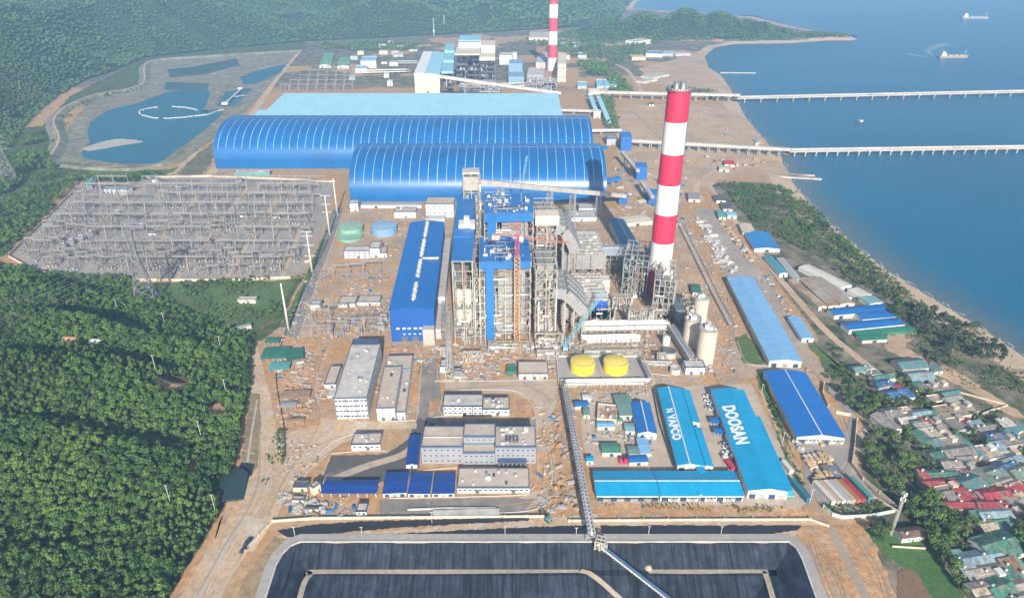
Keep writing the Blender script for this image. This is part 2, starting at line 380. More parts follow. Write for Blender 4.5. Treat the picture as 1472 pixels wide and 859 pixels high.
# --- sea
def build_sea():
    m = bpy.data.materials.new('sea_water'); m.use_nodes = True; nt = m.node_tree; N = nt.nodes; L = nt.links; b = N['Principled BSDF']
    b.inputs['Roughness'].default_value = .3; b.inputs['IOR'].default_value = 1.33; b.inputs['Specular IOR Level'].default_value = .2
    geo = N.new('ShaderNodeNewGeometry'); n = N.new('ShaderNodeTexNoise'); n.inputs['Scale'].default_value = .0035; n.inputs['Detail'].default_value = 5; L.new(geo.outputs['Position'], n.inputs['Vector'])
    r = N.new('ShaderNodeValToRGB'); L.new(n.outputs['Fac'], r.inputs[0]); r.color_ramp.elements[0].position = .35; r.color_ramp.elements[0].color = (.004, .112, .215, 1); r.color_ramp.elements[1].position = .7; r.color_ramp.elements[1].color = (.005, .135, .25, 1)
    va = N.new('ShaderNodeVertexColor'); va.layer_name = 'shallow'; mx = N.new('ShaderNodeMix'); mx.data_type = 'RGBA'
    L.new(va.outputs['Color'], mx.inputs[0]); L.new(r.outputs[0], mx.inputs[6]); mx.inputs[7].default_value = (.13, .15, .13, 1); L.new(mx.outputs[2], b.inputs['Base Color'])
    n2 = N.new('ShaderNodeTexNoise'); n2.inputs['Scale'].default_value = .11; n2.inputs['Detail'].default_value = 7; n2.inputs['Roughness'].default_value = .7; L.new(geo.outputs['Position'], n2.inputs['Vector'])
    bp = N.new('ShaderNodeBump'); bp.inputs['Strength'].default_value = .8; bp.inputs['Distance'].default_value = 1.3; L.new(n2.outputs['Fac'], bp.inputs['Height']); L.new(bp.outputs[0], b.inputs['Normal'])
    xs = np.concatenate([np.arange(60, 900, 10.0), np.arange(900, 9001, 120.0)]); ys = np.concatenate([np.arange(40, 1500, 10.0), np.arange(1500, 9001, 60.0)])
    X, Y = np.meshgrid(xs, ys); ny, nx = X.shape; co = np.stack([X, Y, np.full_like(X, -1.2)], -1).reshape(-1, 3)
    idx = np.arange(nx*ny).reshape(ny, nx); f = np.stack([idx[:-1, :-1], idx[:-1, 1:], idx[1:, 1:], idx[1:, :-1]], -1).reshape(-1, 4)
    f = f[(sdist(COAST, X, Y)[:-1, :-1] < 60).reshape(-1)]
    me = bpy.data.meshes.new('sea'); me.from_pydata(co.tolist(), [], f.tolist())
    d = -sdist(COAST, X, Y)+14*(fbm(X/40, Y/40)-.5); k = np.clip(1-d/70, 0, 1)**2.2*np.where(Y < 1200, .8, .45)
    at = me.color_attributes.new('shallow', 'FLOAT_COLOR', 'POINT'); at.data.foreach_set('color', np.stack([k, k, k, np.ones_like(k)], -1).reshape(-1))
    me.materials.append(m); o = bpy.data.objects.new('sea', me); COL.objects.link(o); tag(o, kind='structure')
build_sea()
def surf():
    fm = M('surf_foam', (.55, .56, .55), .7, var=.2); b = MB(); pts = smooth([tuple(p) for p in COAST[18:46]], 14); r = random.Random(9)
    for i in range(len(pts)-1):
        (x0, y0), (x1, y1) = pts[i], pts[i+1]; l = math.hypot(x1-x0, y1-y0) or 1; nx, ny = (y1-y0)/l, -(x1-x0)/l
        n = max(1, int(l/6))
        for k in range(n):
            if r.random() < .25: continue
            a, c = k/n, (k+1.1)/n; s = -3.5+2.2*math.sin(i*.9+k*.35)+r.uniform(-.6, .6); wd = r.uniform(.3, 1.3)
            q = [(x0+(x1-x0)*t-nx*o_, y0+(y1-y0)*t-ny*o_, -1.17) for t, o_ in ((a, s), (c, s+r.uniform(-.5, .5)), (c, s+wd), (a, s+wd))]; b.add(q, [(0, 1, 2, 3)])
    tag(b.obj('surf', fm), kind='structure')
# --- ground sheets
LAY = [0]
def smooth(pts, n=6, closed=False):
    out = []; m = len(pts)
    for i in range(m if closed else m-1):
        p0, p1, p2, p3 = (pts[(i-1) % m] if closed or i else pts[0]), pts[i], pts[(i+1) % m], (pts[(i+2) % m] if closed or i+2 < m else pts[-1])
        for k in range(n):
            t = k/n; out.append(tuple(.5*(2*p1[j]+(p2[j]-p0[j])*t+(2*p0[j]-5*p1[j]+4*p2[j]-p3[j])*t*t+(3*p1[j]-p0[j]-3*p2[j]+p3[j])*t**3) for j in range(2)))
    if not closed: out.append(tuple(pts[-1][:2]))
    return out
SURF_ = 1
def patch(name, px, mat, z=None, jit=0.0, round_=False, world=False):
    LAY[0] += 1; z = .03+.003*LAY[0] if z is None else z
    pts = [tuple(p) for p in px] if world else [G(*p) for p in px]
    if round_: pts = smooth(pts, 5, True)
    if jit:
        o = []
        for i, p in enumerate(pts):
            q = pts[(i+1) % len(pts)]; L_ = math.hypot(q[0]-p[0], q[1]-p[1]); n = max(1, min(40, int(L_/(jit*2.5))))
            for k in range(n): t = k/n; o.append((p[0]+(q[0]-p[0])*t+rnd.uniform(-jit, jit), p[1]+(q[1]-p[1])*t+rnd.uniform(-jit, jit)))
        pts = o
    return tag(MB().poly(pts, z).obj(name, mat), kind='structure')
def strip(name, px, width, mat, z=None, kind='structure', world=False, n=6, z3=None):
    LAY[0] += 1; z = .03+.003*LAY[0] if z is None else z
    pts = smooth([tuple(p) for p in px] if world else [G(*p) for p in px], n)
    b = MB(); L_ = []; R_ = []
    for i, p in enumerate(pts):
        a = pts[max(0, i-1)]; c = pts[min(len(pts)-1, i+1)]; dx, dy = c[0]-a[0], c[1]-a[1]; l = math.hypot(dx, dy) or 1
        w = width/2 if not isinstance(width, tuple) else (width[0]+(width[1]-width[0])*i/(len(pts)-1))/2
        L_.append((p[0]-dy/l*w, p[1]+dx/l*w, z)); R_.append((p[0]+dy/l*w, p[1]-dx/l*w, z))
    k = len(pts); b.add(L_+R_, [(i, k+i, k+i+1, i+1) for i in range(k-1)])
    return tag(b.obj(name, mat), kind=kind)
surf()
gravel = M('switchyard_gravel', (.31, .285, .265), .95, var=.2, scale=.6, big=.03, col2=(.37, .29, .20), c2=(.46, .62))
dirtroad = M('dirt_road', (.49, .345, .215), .95, var=.22, scale=.3, big=.03, col2=(.50, .42, .33), c2=(.48, .62))
orange = M('orange_earth', (.48, .255, .11), .95, var=.3, scale=.3, big=.04, col2=(.40, .29, .19), c2=(.44, .6), bump=.5)
paved = M('worn_asphalt', (.21, .19, .17), .9, var=.16, scale=.15, big=.02, col2=(.32, .27, .22), c2=(.48, .64))
darkpave = M('dark_asphalt', (.10, .092, .085), .9, var=.14, scale=.12, big=.02, col2=(.20, .17, .14), c2=(.56, .68))
tanpave = M('tan_concrete_road', (.48, .375, .265), .9, var=.1, scale=.2, big=.02, col2=(.31, .27, .235), c2=(.5, .66))
sandy = M('sandy_fill', (.49, .34, .205), .95, var=.16, scale=.15, big=.012, col2=(.40, .28, .18), c2=(.44, .62))
grass = M('grass_field', (.085, .145, .035), .95, var=.3, scale=.25, big=.02, col2=(.11, .13, .05), c2=(.5, .68))
lush = M('lush_grass', (.06, .14, .03), .95, var=.22, scale=.4, big=.02)
greyfill = M('grey_site_fill', (.38, .30, .225), .95, var=.28, scale=.35, big=.03, col2=(.47, .275, .13), c2=(.44, .56), bump=.3)
yardc = M('yard_concrete', (.46, .375, .285), .9, var=.1, scale=.12, big=.03)
brownearth = M('brown_earth', (.20, .125, .07), .95, var=.15, scale=.3)
liner = M('black_pond_liner', (.027, .034, .048), .45, var=.35, scale=.16, big=.04, streak=((.55, .05, .05), .65), bump=.45, seam=(0, 13.5, .6, .05), spec=.4)
linerd = M('dark_channel_liner', (.022, .024, .03), .6, var=.25, scale=.3, big=.05)
# plant platform and large grounds
patch('plant_yard', [(470, 300), (640, 296), (905, 300), (1000, 330), (1050, 440), (1075, 545), (1060, 556), (940, 552), (935, 560), (800, 560), (640, 560), (600, 500), (400, 480), (440, 400)], greyfill, jit=3)
patch('sandy_ground', [(880, 170), (905, 150), (1030, 150), (1070, 170), (1120, 225), (1130, 248), (1050, 252), (960, 300), (905, 300), (885, 240)], sandy, jit=6)
patch('sandy_ground', [(920, 98), (1010, 75), (1018, 100), (1048, 128), (985, 128), (930, 118)], sandy, jit=8)
patch('gravel_yard', [(12, 369), (60, 322), (112, 270), (205, 256), (300, 250), (482, 262), (462, 330), (436, 393), (398, 402), (250, 402), (165, 400), (60, 390)], gravel, jit=.8)
for l in ([(58, 389), (82, 370), (152, 314), (205, 270)], [(255, 400), (310, 328), (358, 266)], [(325, 401), (368, 331), (412, 266)], [(205, 372), (250, 322), (290, 275)], [(405, 400), (424, 350), (432, 330)]):
    strip('dirt_lane', l, 4.5, dirtroad)
strip('dirt_lane', [(102, 268), (205, 256), (310, 255), (478, 262)], 5, dirtroad)
strip('gravel_road', [(486, 300), (470, 345), (440, 420), (415, 492)], 16, paved)
for dx in (-11, 11):
    strip('road_edge', [(486+dx*.75, 300), (470+dx*.85, 345), (440+dx, 420), (415+dx*1.2, 492)], 1.0, yardc)
strip('dirt_road', [(300, 255), (352, 180), (400, 110), (432, 72)], 13, dirtroad)
strip('dirt_road', [(240, 252), (268, 232), (330, 168), (425, 76)], 9, dirtroad)
patch('grass_field', [(120, 236), (170, 244), (240, 244), (262, 238), (240, 252), (180, 256), (130, 250)], grass, jit=3)
patch('grass_field', [(255, 250), (278, 226), (306, 205), (306, 232), (290, 252)], M('dry_grass', (.14, .14, .08), .95, var=.3, scale=.1, col2=(.22, .19, .12)), jit=3)
patch('grass_field', [(402, 470), (425, 425), (440, 396), (446, 380), (462, 345), (472, 330), (462, 360), (448, 395), (432, 432), (412, 470)], grass, jit=1)
patch('grass_field', [(200, 412), (250, 406), (392, 404), (425, 402), (400, 452), (372, 470), (330, 466), (250, 432)], grass, jit=2)
# haul road along the hill and bare slopes
patch('orange_slope', [(330, 700), (346, 742), (300, 815), (270, 862), (240, 862), (284, 800), (322, 740)], orange, jit=2)
patch('orange_slope', [(362, 560), (372, 580), (372, 690), (345, 730), (345, 690), (352, 600)], orange, jit=2)
patch('orange_slope', [(375, 790), (400, 765), (412, 775), (400, 800), (376, 862), (330, 862)], M('dry_bank', (.30, .215, .12), .95, var=.3, scale=.2, col2=(.40, .25, .13)), jit=2)
strip('haul_road', [(362, 500), (372, 550), (382, 610), (378, 680), (352, 740), (318, 800), (282, 870)], (9, 22), dirtroad)
strip('haul_road', [(540, 622), (490, 630), (452, 658), (420, 690), (385, 735), (345, 790)], (9, 16), dirtroad)
strip('haul_road', [(430, 640), (405, 690), (370, 745)], 7, sandy)
strip('drain_channel', [(348, 745), (322, 790), (278, 866)], 3.2, conc)
strip('footpath', [(385, 745), (330, 830), (315, 862)], 1.6, yardc)
patch('fenced_plot', [(358, 564), (374, 566), (376, 600), (370, 672), (352, 690), (346, 672), (354, 610)], M('brown_plot', (.26, .20, .12), .95, var=.25, scale=.3, col2=(.16, .17, .07)), jit=.6)
strip('footpath', [(370, 574), (362, 620), (356, 664)], 1.4, yardc)
strip('footpath', [(346, 646), (366, 652)], 1.0, yardc)
patch('dark_sheet', [(346, 664), (366, 666), (362, 684), (342, 680)], linerd, jit=.4)
# office quarter paving
patch('asphalt_yard', [(476, 655), (556, 652), (586, 632), (600, 600), (606, 520), (628, 518), (630, 600), (606, 640), (604, 668), (586, 690), (550, 692), (462, 692)], darkpave, jit=.6)
strip('dusty_track', [(452, 700), (520, 672), (575, 655), (596, 640)], 6, tanpave)
patch('asphalt_road', [(600, 600), (606, 515), (630, 515), (636, 600), (770, 602), (772, 612), (636, 612)], paved, jit=.5)
patch('concrete_road', [(640, 548), (800, 548), (800, 580), (792, 600), (800, 680), (800, 710), (760, 732), (560, 734), (560, 718), (745, 716), (768, 704), (772, 690), (770, 600), (760, 580), (740, 566), (640, 562)], tanpave, jit=.4)
patch('concrete_road', [(380, 640), (460, 600), (540, 606), (600, 606), (600, 616), (540, 618), (470, 640), (410, 690), (385, 700)], dirtroad, jit=1.2)
patch('storage_yard', [(392, 545), (452, 520), (470, 560), (462, 610), (420, 620), (396, 600)], orange, jit=1.5)
patch('bare_earth', [(392, 480), (480, 498), (470, 530), (398, 540), (380, 520)], orange, jit=2)
# office apron
for q in ([(772, 616), (790, 616), (792, 640), (774, 640)], [(774, 650), (792, 652), (790, 700), (765, 706)], [(596, 540), (606, 520), (602, 596), (590, 600)], [(740, 570), (766, 574), (770, 600), (748, 600)], [(609, 674), (656, 670), (656, 676), (609, 679)], [(618, 575), (634, 572), (632, 596), (616, 598)]):
    patch('bare_earth', q, orange, jit=.8)
patch('concrete_apron', [(546, 718), (770, 716), (745, 742), (546, 746)], paved, jit=.3)
kerbm = M('kerb_concrete', (.52, .48, .42), .9, var=.1)
def kerb(px, world=False, h=.14, w=.45):
    pts = smooth([G(*p) for p in px], 5); k = MB()
    for (x0, y0), (x1, y1) in zip(pts, pts[1:]): k.bar((x0, y0, .35), (x1, y1, .35), w, .5)
    tag(k.obj('kerb', kerbm), kind='structure')
for px_ in ([(640, 562), (700, 560), (740, 562), (760, 574), (770, 596), (764, 602)], [(640, 598), (618, 604), (606, 640), (604, 668)], [(796, 576), (786, 600), (790, 640), (794, 690)], [(772, 612), (774, 650), (772, 690), (760, 706), (740, 712), (560, 716)], [(800, 700), (790, 722), (760, 734), (700, 738)], [(600, 500), (606, 520), (600, 596), (590, 604), (545, 606)], [(628, 520), (630, 545), (640, 548), (800, 546)], [(476, 652), (520, 648), (556, 648)], [(608, 676), (656, 672)], [(440, 500), (424, 490), (430, 440), (452, 392)], [(480, 690), (462, 692), (470, 668), (476, 652)], [(545, 616), (500, 626), (470, 642), (440, 672)], [(800, 556), (830, 556)], [(640, 602), (632, 590), (636, 572), (640, 566)], [(1060, 490), (1072, 520), (1098, 526), (1150, 524)], [(964, 540), (930, 534), (925, 512)], [(1020, 470), (1040, 510), (1066, 540)]): kerb(px_)
# channels and pond crest
patch('earth_platform', [(470, 768), (860, 738), (1160, 740), (1200, 760), (1150, 780), (430, 779), (395, 770)], dirtroad, jit=1)
patch('orange_bank', [(858, 720), (1140, 722), (1170, 740), (1160, 746), (858, 744)], orange, jit=1)
patch('drain_channel_lining', [(398, 762), (450, 754), (520, 749), (640, 746), (760, 742), (760, 748), (640, 754), (560, 759), (450, 769), (413, 772)], linerd, jit=.5)
patch('drain_channel_lining', [(500, 771), (600, 765), (740, 758), (846, 754), (850, 768), (736, 770), (560, 772)], linerd, jit=.5)
patch('drain_channel_lining', [(862, 755), (1150, 754), (1158, 760), (1095, 769), (866, 768)], linerd, jit=.5)
patch('orange_bank', [(1150, 755), (1192, 758), (1246, 862), (1180, 862), (1160, 800), (1140, 776)], orange, jit=1.5)
patch('orange_bank', [(1198, 757), (1240, 752), (1262, 790), (1290, 862), (1250, 862)], orange, jit=1.5)
patch('brown_field', [(1292, 820), (1310, 812), (1345, 862), (1290, 862)], brownearth, jit=1)
patch('green_field', [(1268, 792), (1290, 785), (1330, 788), (1372, 830), (1385, 864), (1344, 864), (1318, 824), (1285, 806)], lush, jit=1)
patch('green_field', [(1242, 762), (1290, 756), (1322, 770), (1326, 785), (1272, 788), (1252, 775)], lush, jit=1)
strip('drain_channel', [(1193, 756), (1220, 810), (1250, 868)], 5, M('channel_concrete', (.33, .27, .20), .9), n=3)  # flat channel strip in a browner, darker concrete of its own
# warehouse yards on the right
patch('warehouse_yard', [(936, 556), (1080, 552), (1160, 722), (1150, 730), (858, 722), (852, 676), (842, 668), (830, 562), (930, 562)], yardc, jit=.6)
patch('grass_verge', [(1086, 540), (1096, 534), (1162, 712), (1150, 716)], grass, jit=.8)
patch('dirt_lane', [(1090, 560), (1094, 560), (1156, 690), (1150, 694)], sandy, jit=.5)
patch('concrete_yard', [(1150, 650), (1160, 636), (1216, 620), (1222, 600), (1190, 560), (1196, 550), (1232, 600), (1228, 640), (1222, 670), (1265, 722), (1240, 738), (1180, 728), (1160, 700)], M('yard_grey', (.30, .27, .245), .9, var=.12, scale=.15, big=.03), jit=.6)
patch('warehouse_yard', [(1060, 500), (1160, 500), (1190, 540), (1196, 552), (1150, 540), (1090, 536), (1070, 548), (1050, 520)], M('tan_yard', (.40, .30, .21), .95, var=.15, scale=.2, col2=(.34, .29, .24)), jit=1.5)
patch('grass_verge', [(1056, 486), (1072, 480), (1104, 516), (1098, 524), (1068, 522)], grass, jit=1)
strip('coast_road', [(1020, 268), (1052, 312), (1098, 372), (1142, 425), (1190, 478), (1250, 528), (1300, 572), (1350, 622), (1420, 690), (1490, 770)], 7, dirtroad)
strip('village_lane', [(1232, 640), (1240, 622), (1262, 606), (1290, 592)], 3.5, tanpave)
strip('village_lane', [(1226, 690), (1232, 640)], 3.5, tanpave)
patch('storage_ground', [(996, 300), (1030, 300), (1100, 400), (1160, 500), (1120, 500), (1085, 396), (1046, 396)], M('grey_storage', (.36, .30, .245), .95, var=.2, scale=.25, col2=(.30, .27, .24)), jit=2)
patch('grass_verge', [(1150, 470), (1200, 520), (1240, 556), (1212, 530), (1196, 535), (1165, 500)], grass, jit=1.5)
patch('sandy_path', [(1275, 482), (1318, 476), (1300, 500), (1370, 530), (1460, 590), (1472, 600), (1450, 596), (1360, 545), (1270, 500)], sandy, jit=2)
strip('dirt_road', [(960, 255), (1040, 246), (1130, 250), (1172, 256)], 9, sandy)
strip('dirt_road', [(1010, 290), (1000, 265), (1026, 246), (1022, 226)], 8, dirtroad)
strip('dirt_road', [(905, 205), (1000, 212), (1135, 222)], 10, dirtroad)
strip('dirt_road', [(838, 66), (880, 48), (893, 38)], 14, dirtroad)
strip('dirt_road', [(862, 86), (900, 100), (925, 135)], 10, dirtroad)
trk = M('wheel_track', (.36, .25, .15), .95, var=.2, scale=.4); trl = M('pale_wheel_track', (.52, .41, .30), .95, var=.15, scale=.4)
rt = random.Random(12)
for px_ in ([(395, 745), (420, 700), (452, 664), (500, 634), (545, 622)], [(388, 742), (408, 694), (440, 652), (490, 626)], [(300, 850), (340, 780), (372, 735), (388, 690), (386, 640)], [(286, 856), (330, 775), (362, 725), (376, 670), (372, 580)], [(470, 500), (452, 560), (462, 604), (430, 660)], [(640, 560), (700, 556), (760, 556), (792, 575)], [(782, 590), (788, 640), (794, 690), (770, 718), (700, 728)], [(960, 300), (1000, 285), (1010, 262), (1030, 246)], [(1040, 520), (1052, 480), (1034, 430), (1005, 370)], [(690, 545), (690, 500), (640, 500), (608, 520)], [(940, 500), (960, 470), (900, 455)], [(1000, 180), (1060, 200), (1110, 240)], [(910, 160), (950, 200), (990, 240)], [(1160, 765), (1190, 800), (1215, 860)], [(1165, 775), (1180, 820), (1196, 860)], [(1230, 770), (1262, 820), (1276, 860)], [(1210, 600), (1224, 650), (1190, 705)], [(1100, 500), (1160, 530), (1186, 550)]):
    gp = [G(*p) for p in px_]
    for off in (-1.1, 1.1):
        strip('wheel_track', [(x+off*1.0+rt.uniform(-.3, .3), y+rt.uniform(-.5, .5)) for x, y in gp], rt.uniform(.5, .9), rt.choice([trk, trk, trl]), world=True, n=5)
# reservoir and settling basins in the upper left, with raised earth banks
pondw = M('pond_water', (.004, .115, .175), .3, var=.1, scale=.02, big=.005, spec=.2)
pondg = M('green_pond_water', (.03, .08, .085), .3, var=.15, scale=.02)
bank = M('earth_bank', (.18, .18, .12), .95, var=.25, scale=.08, big=.02, col2=(.30, .25, .18), c2=(.45, .65))
patch('earth_bank_floor', [(72, 232), (100, 180), (128, 146), (205, 120), (222, 88), (330, 78), (430, 72), (398, 110), (350, 165), (300, 205), (262, 234), (200, 242), (140, 238)], bank, jit=3, round_=False)
patch('reservoir_water', [(128, 206), (126, 190), (134, 172), (160, 158), (200, 148), (226, 138), (250, 131), (300, 131), (296, 156), (322, 160), (290, 190), (250, 222), (232, 234), (190, 236), (150, 233), (118, 224)], pondw, jit=2, round_=True)
patch('basin_water', [(240, 100), (275, 97), (340, 84), (345, 94), (300, 106), (245, 112)], pondg, jit=2)
patch('basin_water', [(238, 118), (300, 120), (298, 131), (236, 130)], pondg, jit=2)
patch('basin_water', [(345, 112), (362, 104), (412, 92), (404, 104), (370, 120), (350, 122)], pondw, jit=2)
patch('basin_water', [(306, 152), (326, 132), (352, 127), (364, 128), (338, 152), (318, 154)], pondw, jit=2)
patch('sand_bar', [(122, 212), (168, 200), (205, 204), (170, 210), (130, 217)], M('pale_sand', (.42, .38, .33), .95), jit=2, round_=True)
def bankring(name, label, px, hgt_, wt, wb, mat):
    pts = smooth([G(*p) for p in px], 4); b = MB(); rows = []
    for i, p in enumerate(pts):
        a = pts[max(0, i-1)]; c = pts[min(len(pts)-1, i+1)]; dx, dy = c[0]-a[0], c[1]-a[1]; l = math.hypot(dx, dy) or 1; nx, ny = -dy/l, dx/l
        rows.append([(p[0]+nx*s, p[1]+ny*s, z) for s, z in ((-wb/2, -.3), (-wt/2, hgt_), (wt/2, hgt_), (wb/2, -.3))])
    k = len(rows); b.add([q for r_ in rows for q in r_], [(4*i+j, 4*i+j+1, 4*i+j+5, 4*i+j+4) for i in range(k-1) for j in range(3)])
    return tag(b.obj(name, mat), kind='structure')
bankring('embankment', '', [(68, 236), (86, 204), (78, 176), (98, 155), (140, 138), (188, 130), (208, 120), (216, 90), (300, 82), (432, 74)], 5, 6, 30, bank)
strip('bank_track', [(68, 236), (86, 204), (78, 176), (98, 155), (140, 138), (188, 130), (208, 120), (216, 90), (300, 82), (432, 74)], 3.2, M('pale_track', (.46, .38, .29), .95), z=5.15, n=4)
bankring('embankment', '', [(70, 236), (140, 243), (205, 243), (240, 232), (262, 214)], 3, 5, 16, bank)
bankring('embankment', '', [(295, 160), (310, 146), (330, 118), (352, 104), (405, 90)], 2.5, 7, 20, bank)
# ash pond in the foreground
def ashpond():
    n = len(RIM)
    def inset(d):
        out = []
        for i in range(n):
            p0, p1, p2 = (Vector(RIM[(i+k) % n]) for k in (-1, 0, 1)); e0, e1 = (p1-p0).normalized(), (p2-p1).normalized()
            n0, n1 = Vector((e0.y, -e0.x)), Vector((e1.y, -e1.x)); m_ = (n0+n1).normalized(); out.append(p1+m_*d/max(.4, m_.dot(n0)))
        return out
    rings = [(-.2, .25), (13, -7), (17, -7), (40, -17)]
    b = MB(); vs = []
    for d, z in rings: vs += [(q.x, q.y, z) for q in inset(d)]
    fs = [(k*n+i, (k+1)*n+i, (k+1)*n+(i+1) % n, k*n+(i+1) % n) for k in range(3) for i in range(n)]+[tuple(3*n+i for i in reversed(range(n)))]
    b.add(vs, fs); tag(b.obj('pond_liner', liner), kind='structure')
    crest = MB(); o1, o2, o3 = inset(-6), inset(-.8), inset(.1)
    ve = [(q.x, q.y, z) for L_, z in ((inset(-7), -.4), (o1, .35), (o2, .36), (o2, .75), (o3, .75), (o3, -.6)) for q in L_]
    for k in range(5):
        crest.mat(0 if k < 2 else 1).add([], []); crest.f += [(k*n+i, (k+1)*n+i, (k+1)*n+(i+1) % n, k*n+(i+1) % n) for i in range(n)]; crest.mi += [crest.cur]*n; crest.sm += [False]*n
    crest.v = ve
    tag(crest.obj('pond_crest_road', [M('crest_concrete', (.36, .33, .30), .9, var=.12), concl]), kind='structure')
    ins = inset(15)
    def on_ring(px, py, z=-6.9): return P(px, py, z).xy
    sandt = M('berm_sand', (.40, .33, .25), .95, var=.2, scale=.4)
    strip('pond_berm', [on_ring(*p) for p in [(430, 862), (437, 838), (446, 825), (458, 821), (640, 821), (836, 819)]], 3.0, sandt, z=-6.9, world=True, n=5)
    strip('pond_berm', [on_ring(*p) for p in [(932, 820), (1000, 821), (1092, 820), (1101, 826), (1112, 862)]], 3.0, sandt, z=-6.9, world=True, n=5)
    # inclined berm running down into the basin, laid on the liner
    def on_liner(px, py):
        z = -7.0
        for _ in range(30): q = P(px, py, z); z = .6*z+.4*-float(np.interp(sdist(RIM, np.array([q.x]), np.array([q.y]))[0], [-.2, 13, 17, 40], [-.25, 7, 7, 17]))
        return (px, py, z)
    pts = [on_liner(*p) for p in [(834, 821), (846, 824), (858, 832), (870, 842), (882, 853), (896, 866), (912, 880)]]
    w = [P(*p) for p in pts]; bb = MB(); vs = []
    for q in w: vs += [(q.x-1.1, q.y-1.1, q.z+.8), (q.x+1.1, q.y+1.1, q.z+.9)]
    bb.add(vs, [(2*i, 2*i+1, 2*i+3, 2*i+2) for i in range(len(w)-1)]); tag(bb.obj('pond_berm', sandt), kind='structure')
    sandp = M('pond_sand', (.42, .35, .27), .95)
    pz = -16.9
    patch('pond_sand', [P(*p, pz).xy for p in [(985, 863), (1000, 855), (1050, 854), (1075, 858), (1080, 866)]], sandp, z=pz, world=True, round_=True)
    for px, py in ((932, 815), (996, 847)):
        c = P(px, py, -6.5 if py < 830 else -12); g = MB()
        g.lathe([(2.3, c.z-2), (2.2, c.z-.3), (1.6, c.z+.7), (.8, c.z+1.3), (.01, c.z+1.5)], 14, (c.x, c.y)); o = g.obj('sand_mound', sandp)
        tag(o, 'pale sand mound on the pond liner '+('where the sandy berm begins' if py < 830 else 'below the sandy berm'), 'sand heap')
ashpond()
# ================================================================ THE POWER PLANT
blueshed = M('blue_dome_sheet', (.003, .125, .36), .34, .0, var=.09, scale=.05, big=.012, spec=.6, streak=((.10, .8, .8), .12), seam=(0, 2.9, .12, .05), col2=(.008, .09, .26), c2=(.5, .8))
lightblue = roofm('light_blue_sheet', (.34, .62, .72), 'x', st=.05)
hallblue = roofm('hall_blue_sheet', (.010, .15, .46), 'x', st=.06)
hallblue_y = roofm('hall_blue_sheet', (.010, .15, .46), 'y', st=.06)
ctlblue = roofm('deep_blue_sheet', (.010, .055, .26), 'y', st=.12)
ctlblue_x = roofm('deep_blue_sheet', (.010, .055, .26), 'x', st=.12)
boilblue = M('boiler_blue_sheet', (.02, .16, .44), .5, var=.12, scale=.2)
redband = M('chimney_red', (.66, .022, .075), .6, var=.08, scale=.3, streak=((.9, .9, .04), .22))
whiteband = M('chimney_white', (.78, .75, .70), .65, var=.07, scale=.3, streak=((.9, .9, .04), .16))
# ---- arched coal sheds
def arch(name, label, x0, x1, y0, span, hw, hr, yaw=0, n=22):
    root = E(name, (x0, y0, 0), yaw, label, 'coal shed'); L_ = x1-x0
    prof = [(span/2-span/2*math.cos(math.pi*i/n), hw+(hr-hw)*math.sin(math.pi*i/n)**.86) for i in range(n+1)]
    b = MB(); k = n+1
    b.add([(0, y, z) for y, z in prof]+[(L_, y, z) for y, z in prof], [(i, k+i, k+i+1, i+1) for i in range(n)], True)
    b.obj('arched_roof', blueshed, root)
    for x in (0.4, L_-.4): b = MB(); b.add([(x, y, z-.1) for y, z in prof]+[(x, span, 0), (x, 0, 0)], [tuple(range(k+2))]); b.obj('end_wall', blueshed, root)
    b = MB(); b.box(.1, -.25, 0, L_-.1, .35, hw+.1); b.box(.1, span-.35, 0, L_-.1, span+.25, hw+.1); b.obj('side_wall', blueshed, root)
    b = MB(); m_ = int(L_/11.6)
    for i in range(2, n-1):
        (ya, za), (yb, zb) = prof[i], prof[i+1]
        b.bar((0, ya, za+.12), (0, yb, zb+.12), .6, .35)
    me = b.mesh('skylight_strip', M('skylight_strip', (.36, .50, .66), .5, var=.35, scale=.03))
    for j in range(m_): inst(me, 'skylight_strip', root, (L_*(j+.6)/m_, 0, 0))
    b = MB()
    for i in (n//2,): b.box(0, prof[i][0]-2.2, prof[i][1]-.3, L_, prof[i][0]+2.2, prof[i][1]+.7)
    b.obj('ridge_vent', blueshed, root)
    return root
arch('coal_shed', 'long blue arched coal shed nearer the boilers, shaded by the striped chimney', -212, 123, 856, 142, 8, 54)
arch('coal_shed', 'longest blue arched coal shed, behind the nearer one with a blue side wall', -444, 121, 1003, 158, 14, 58)
b = MB()
p0, p1, p2, p3 = P(401, 134, 40), P(803, 134, 40), P(808, 166, 26), P(368, 166, 26)
root = E('coal_shed', (p3.x, 1172, 0), 0, 'flat light blue roofed coal store behind the arched sheds', 'coal shed')
W_ = p2.x-p3.x; D_ = p0.y-1172
b = MB(); b.box(0, 0, 0, W_, D_-.5, 24); b.box(14.5, D_-2, 24, W_-.5, D_-.5, 38.4); b.obj('wall', gry, root)
b = MB(); b.prism([(-1, 25), (D_, 40), (D_, 39), (-1, 24)], 14, W_, 'x'); b.prism([(-1, 24.6), (D_*.45, 31.6), (D_*.45, 30.6), (-1, 23.6)], 0, 14, 'x'); b.obj('roof', lightblue, root)
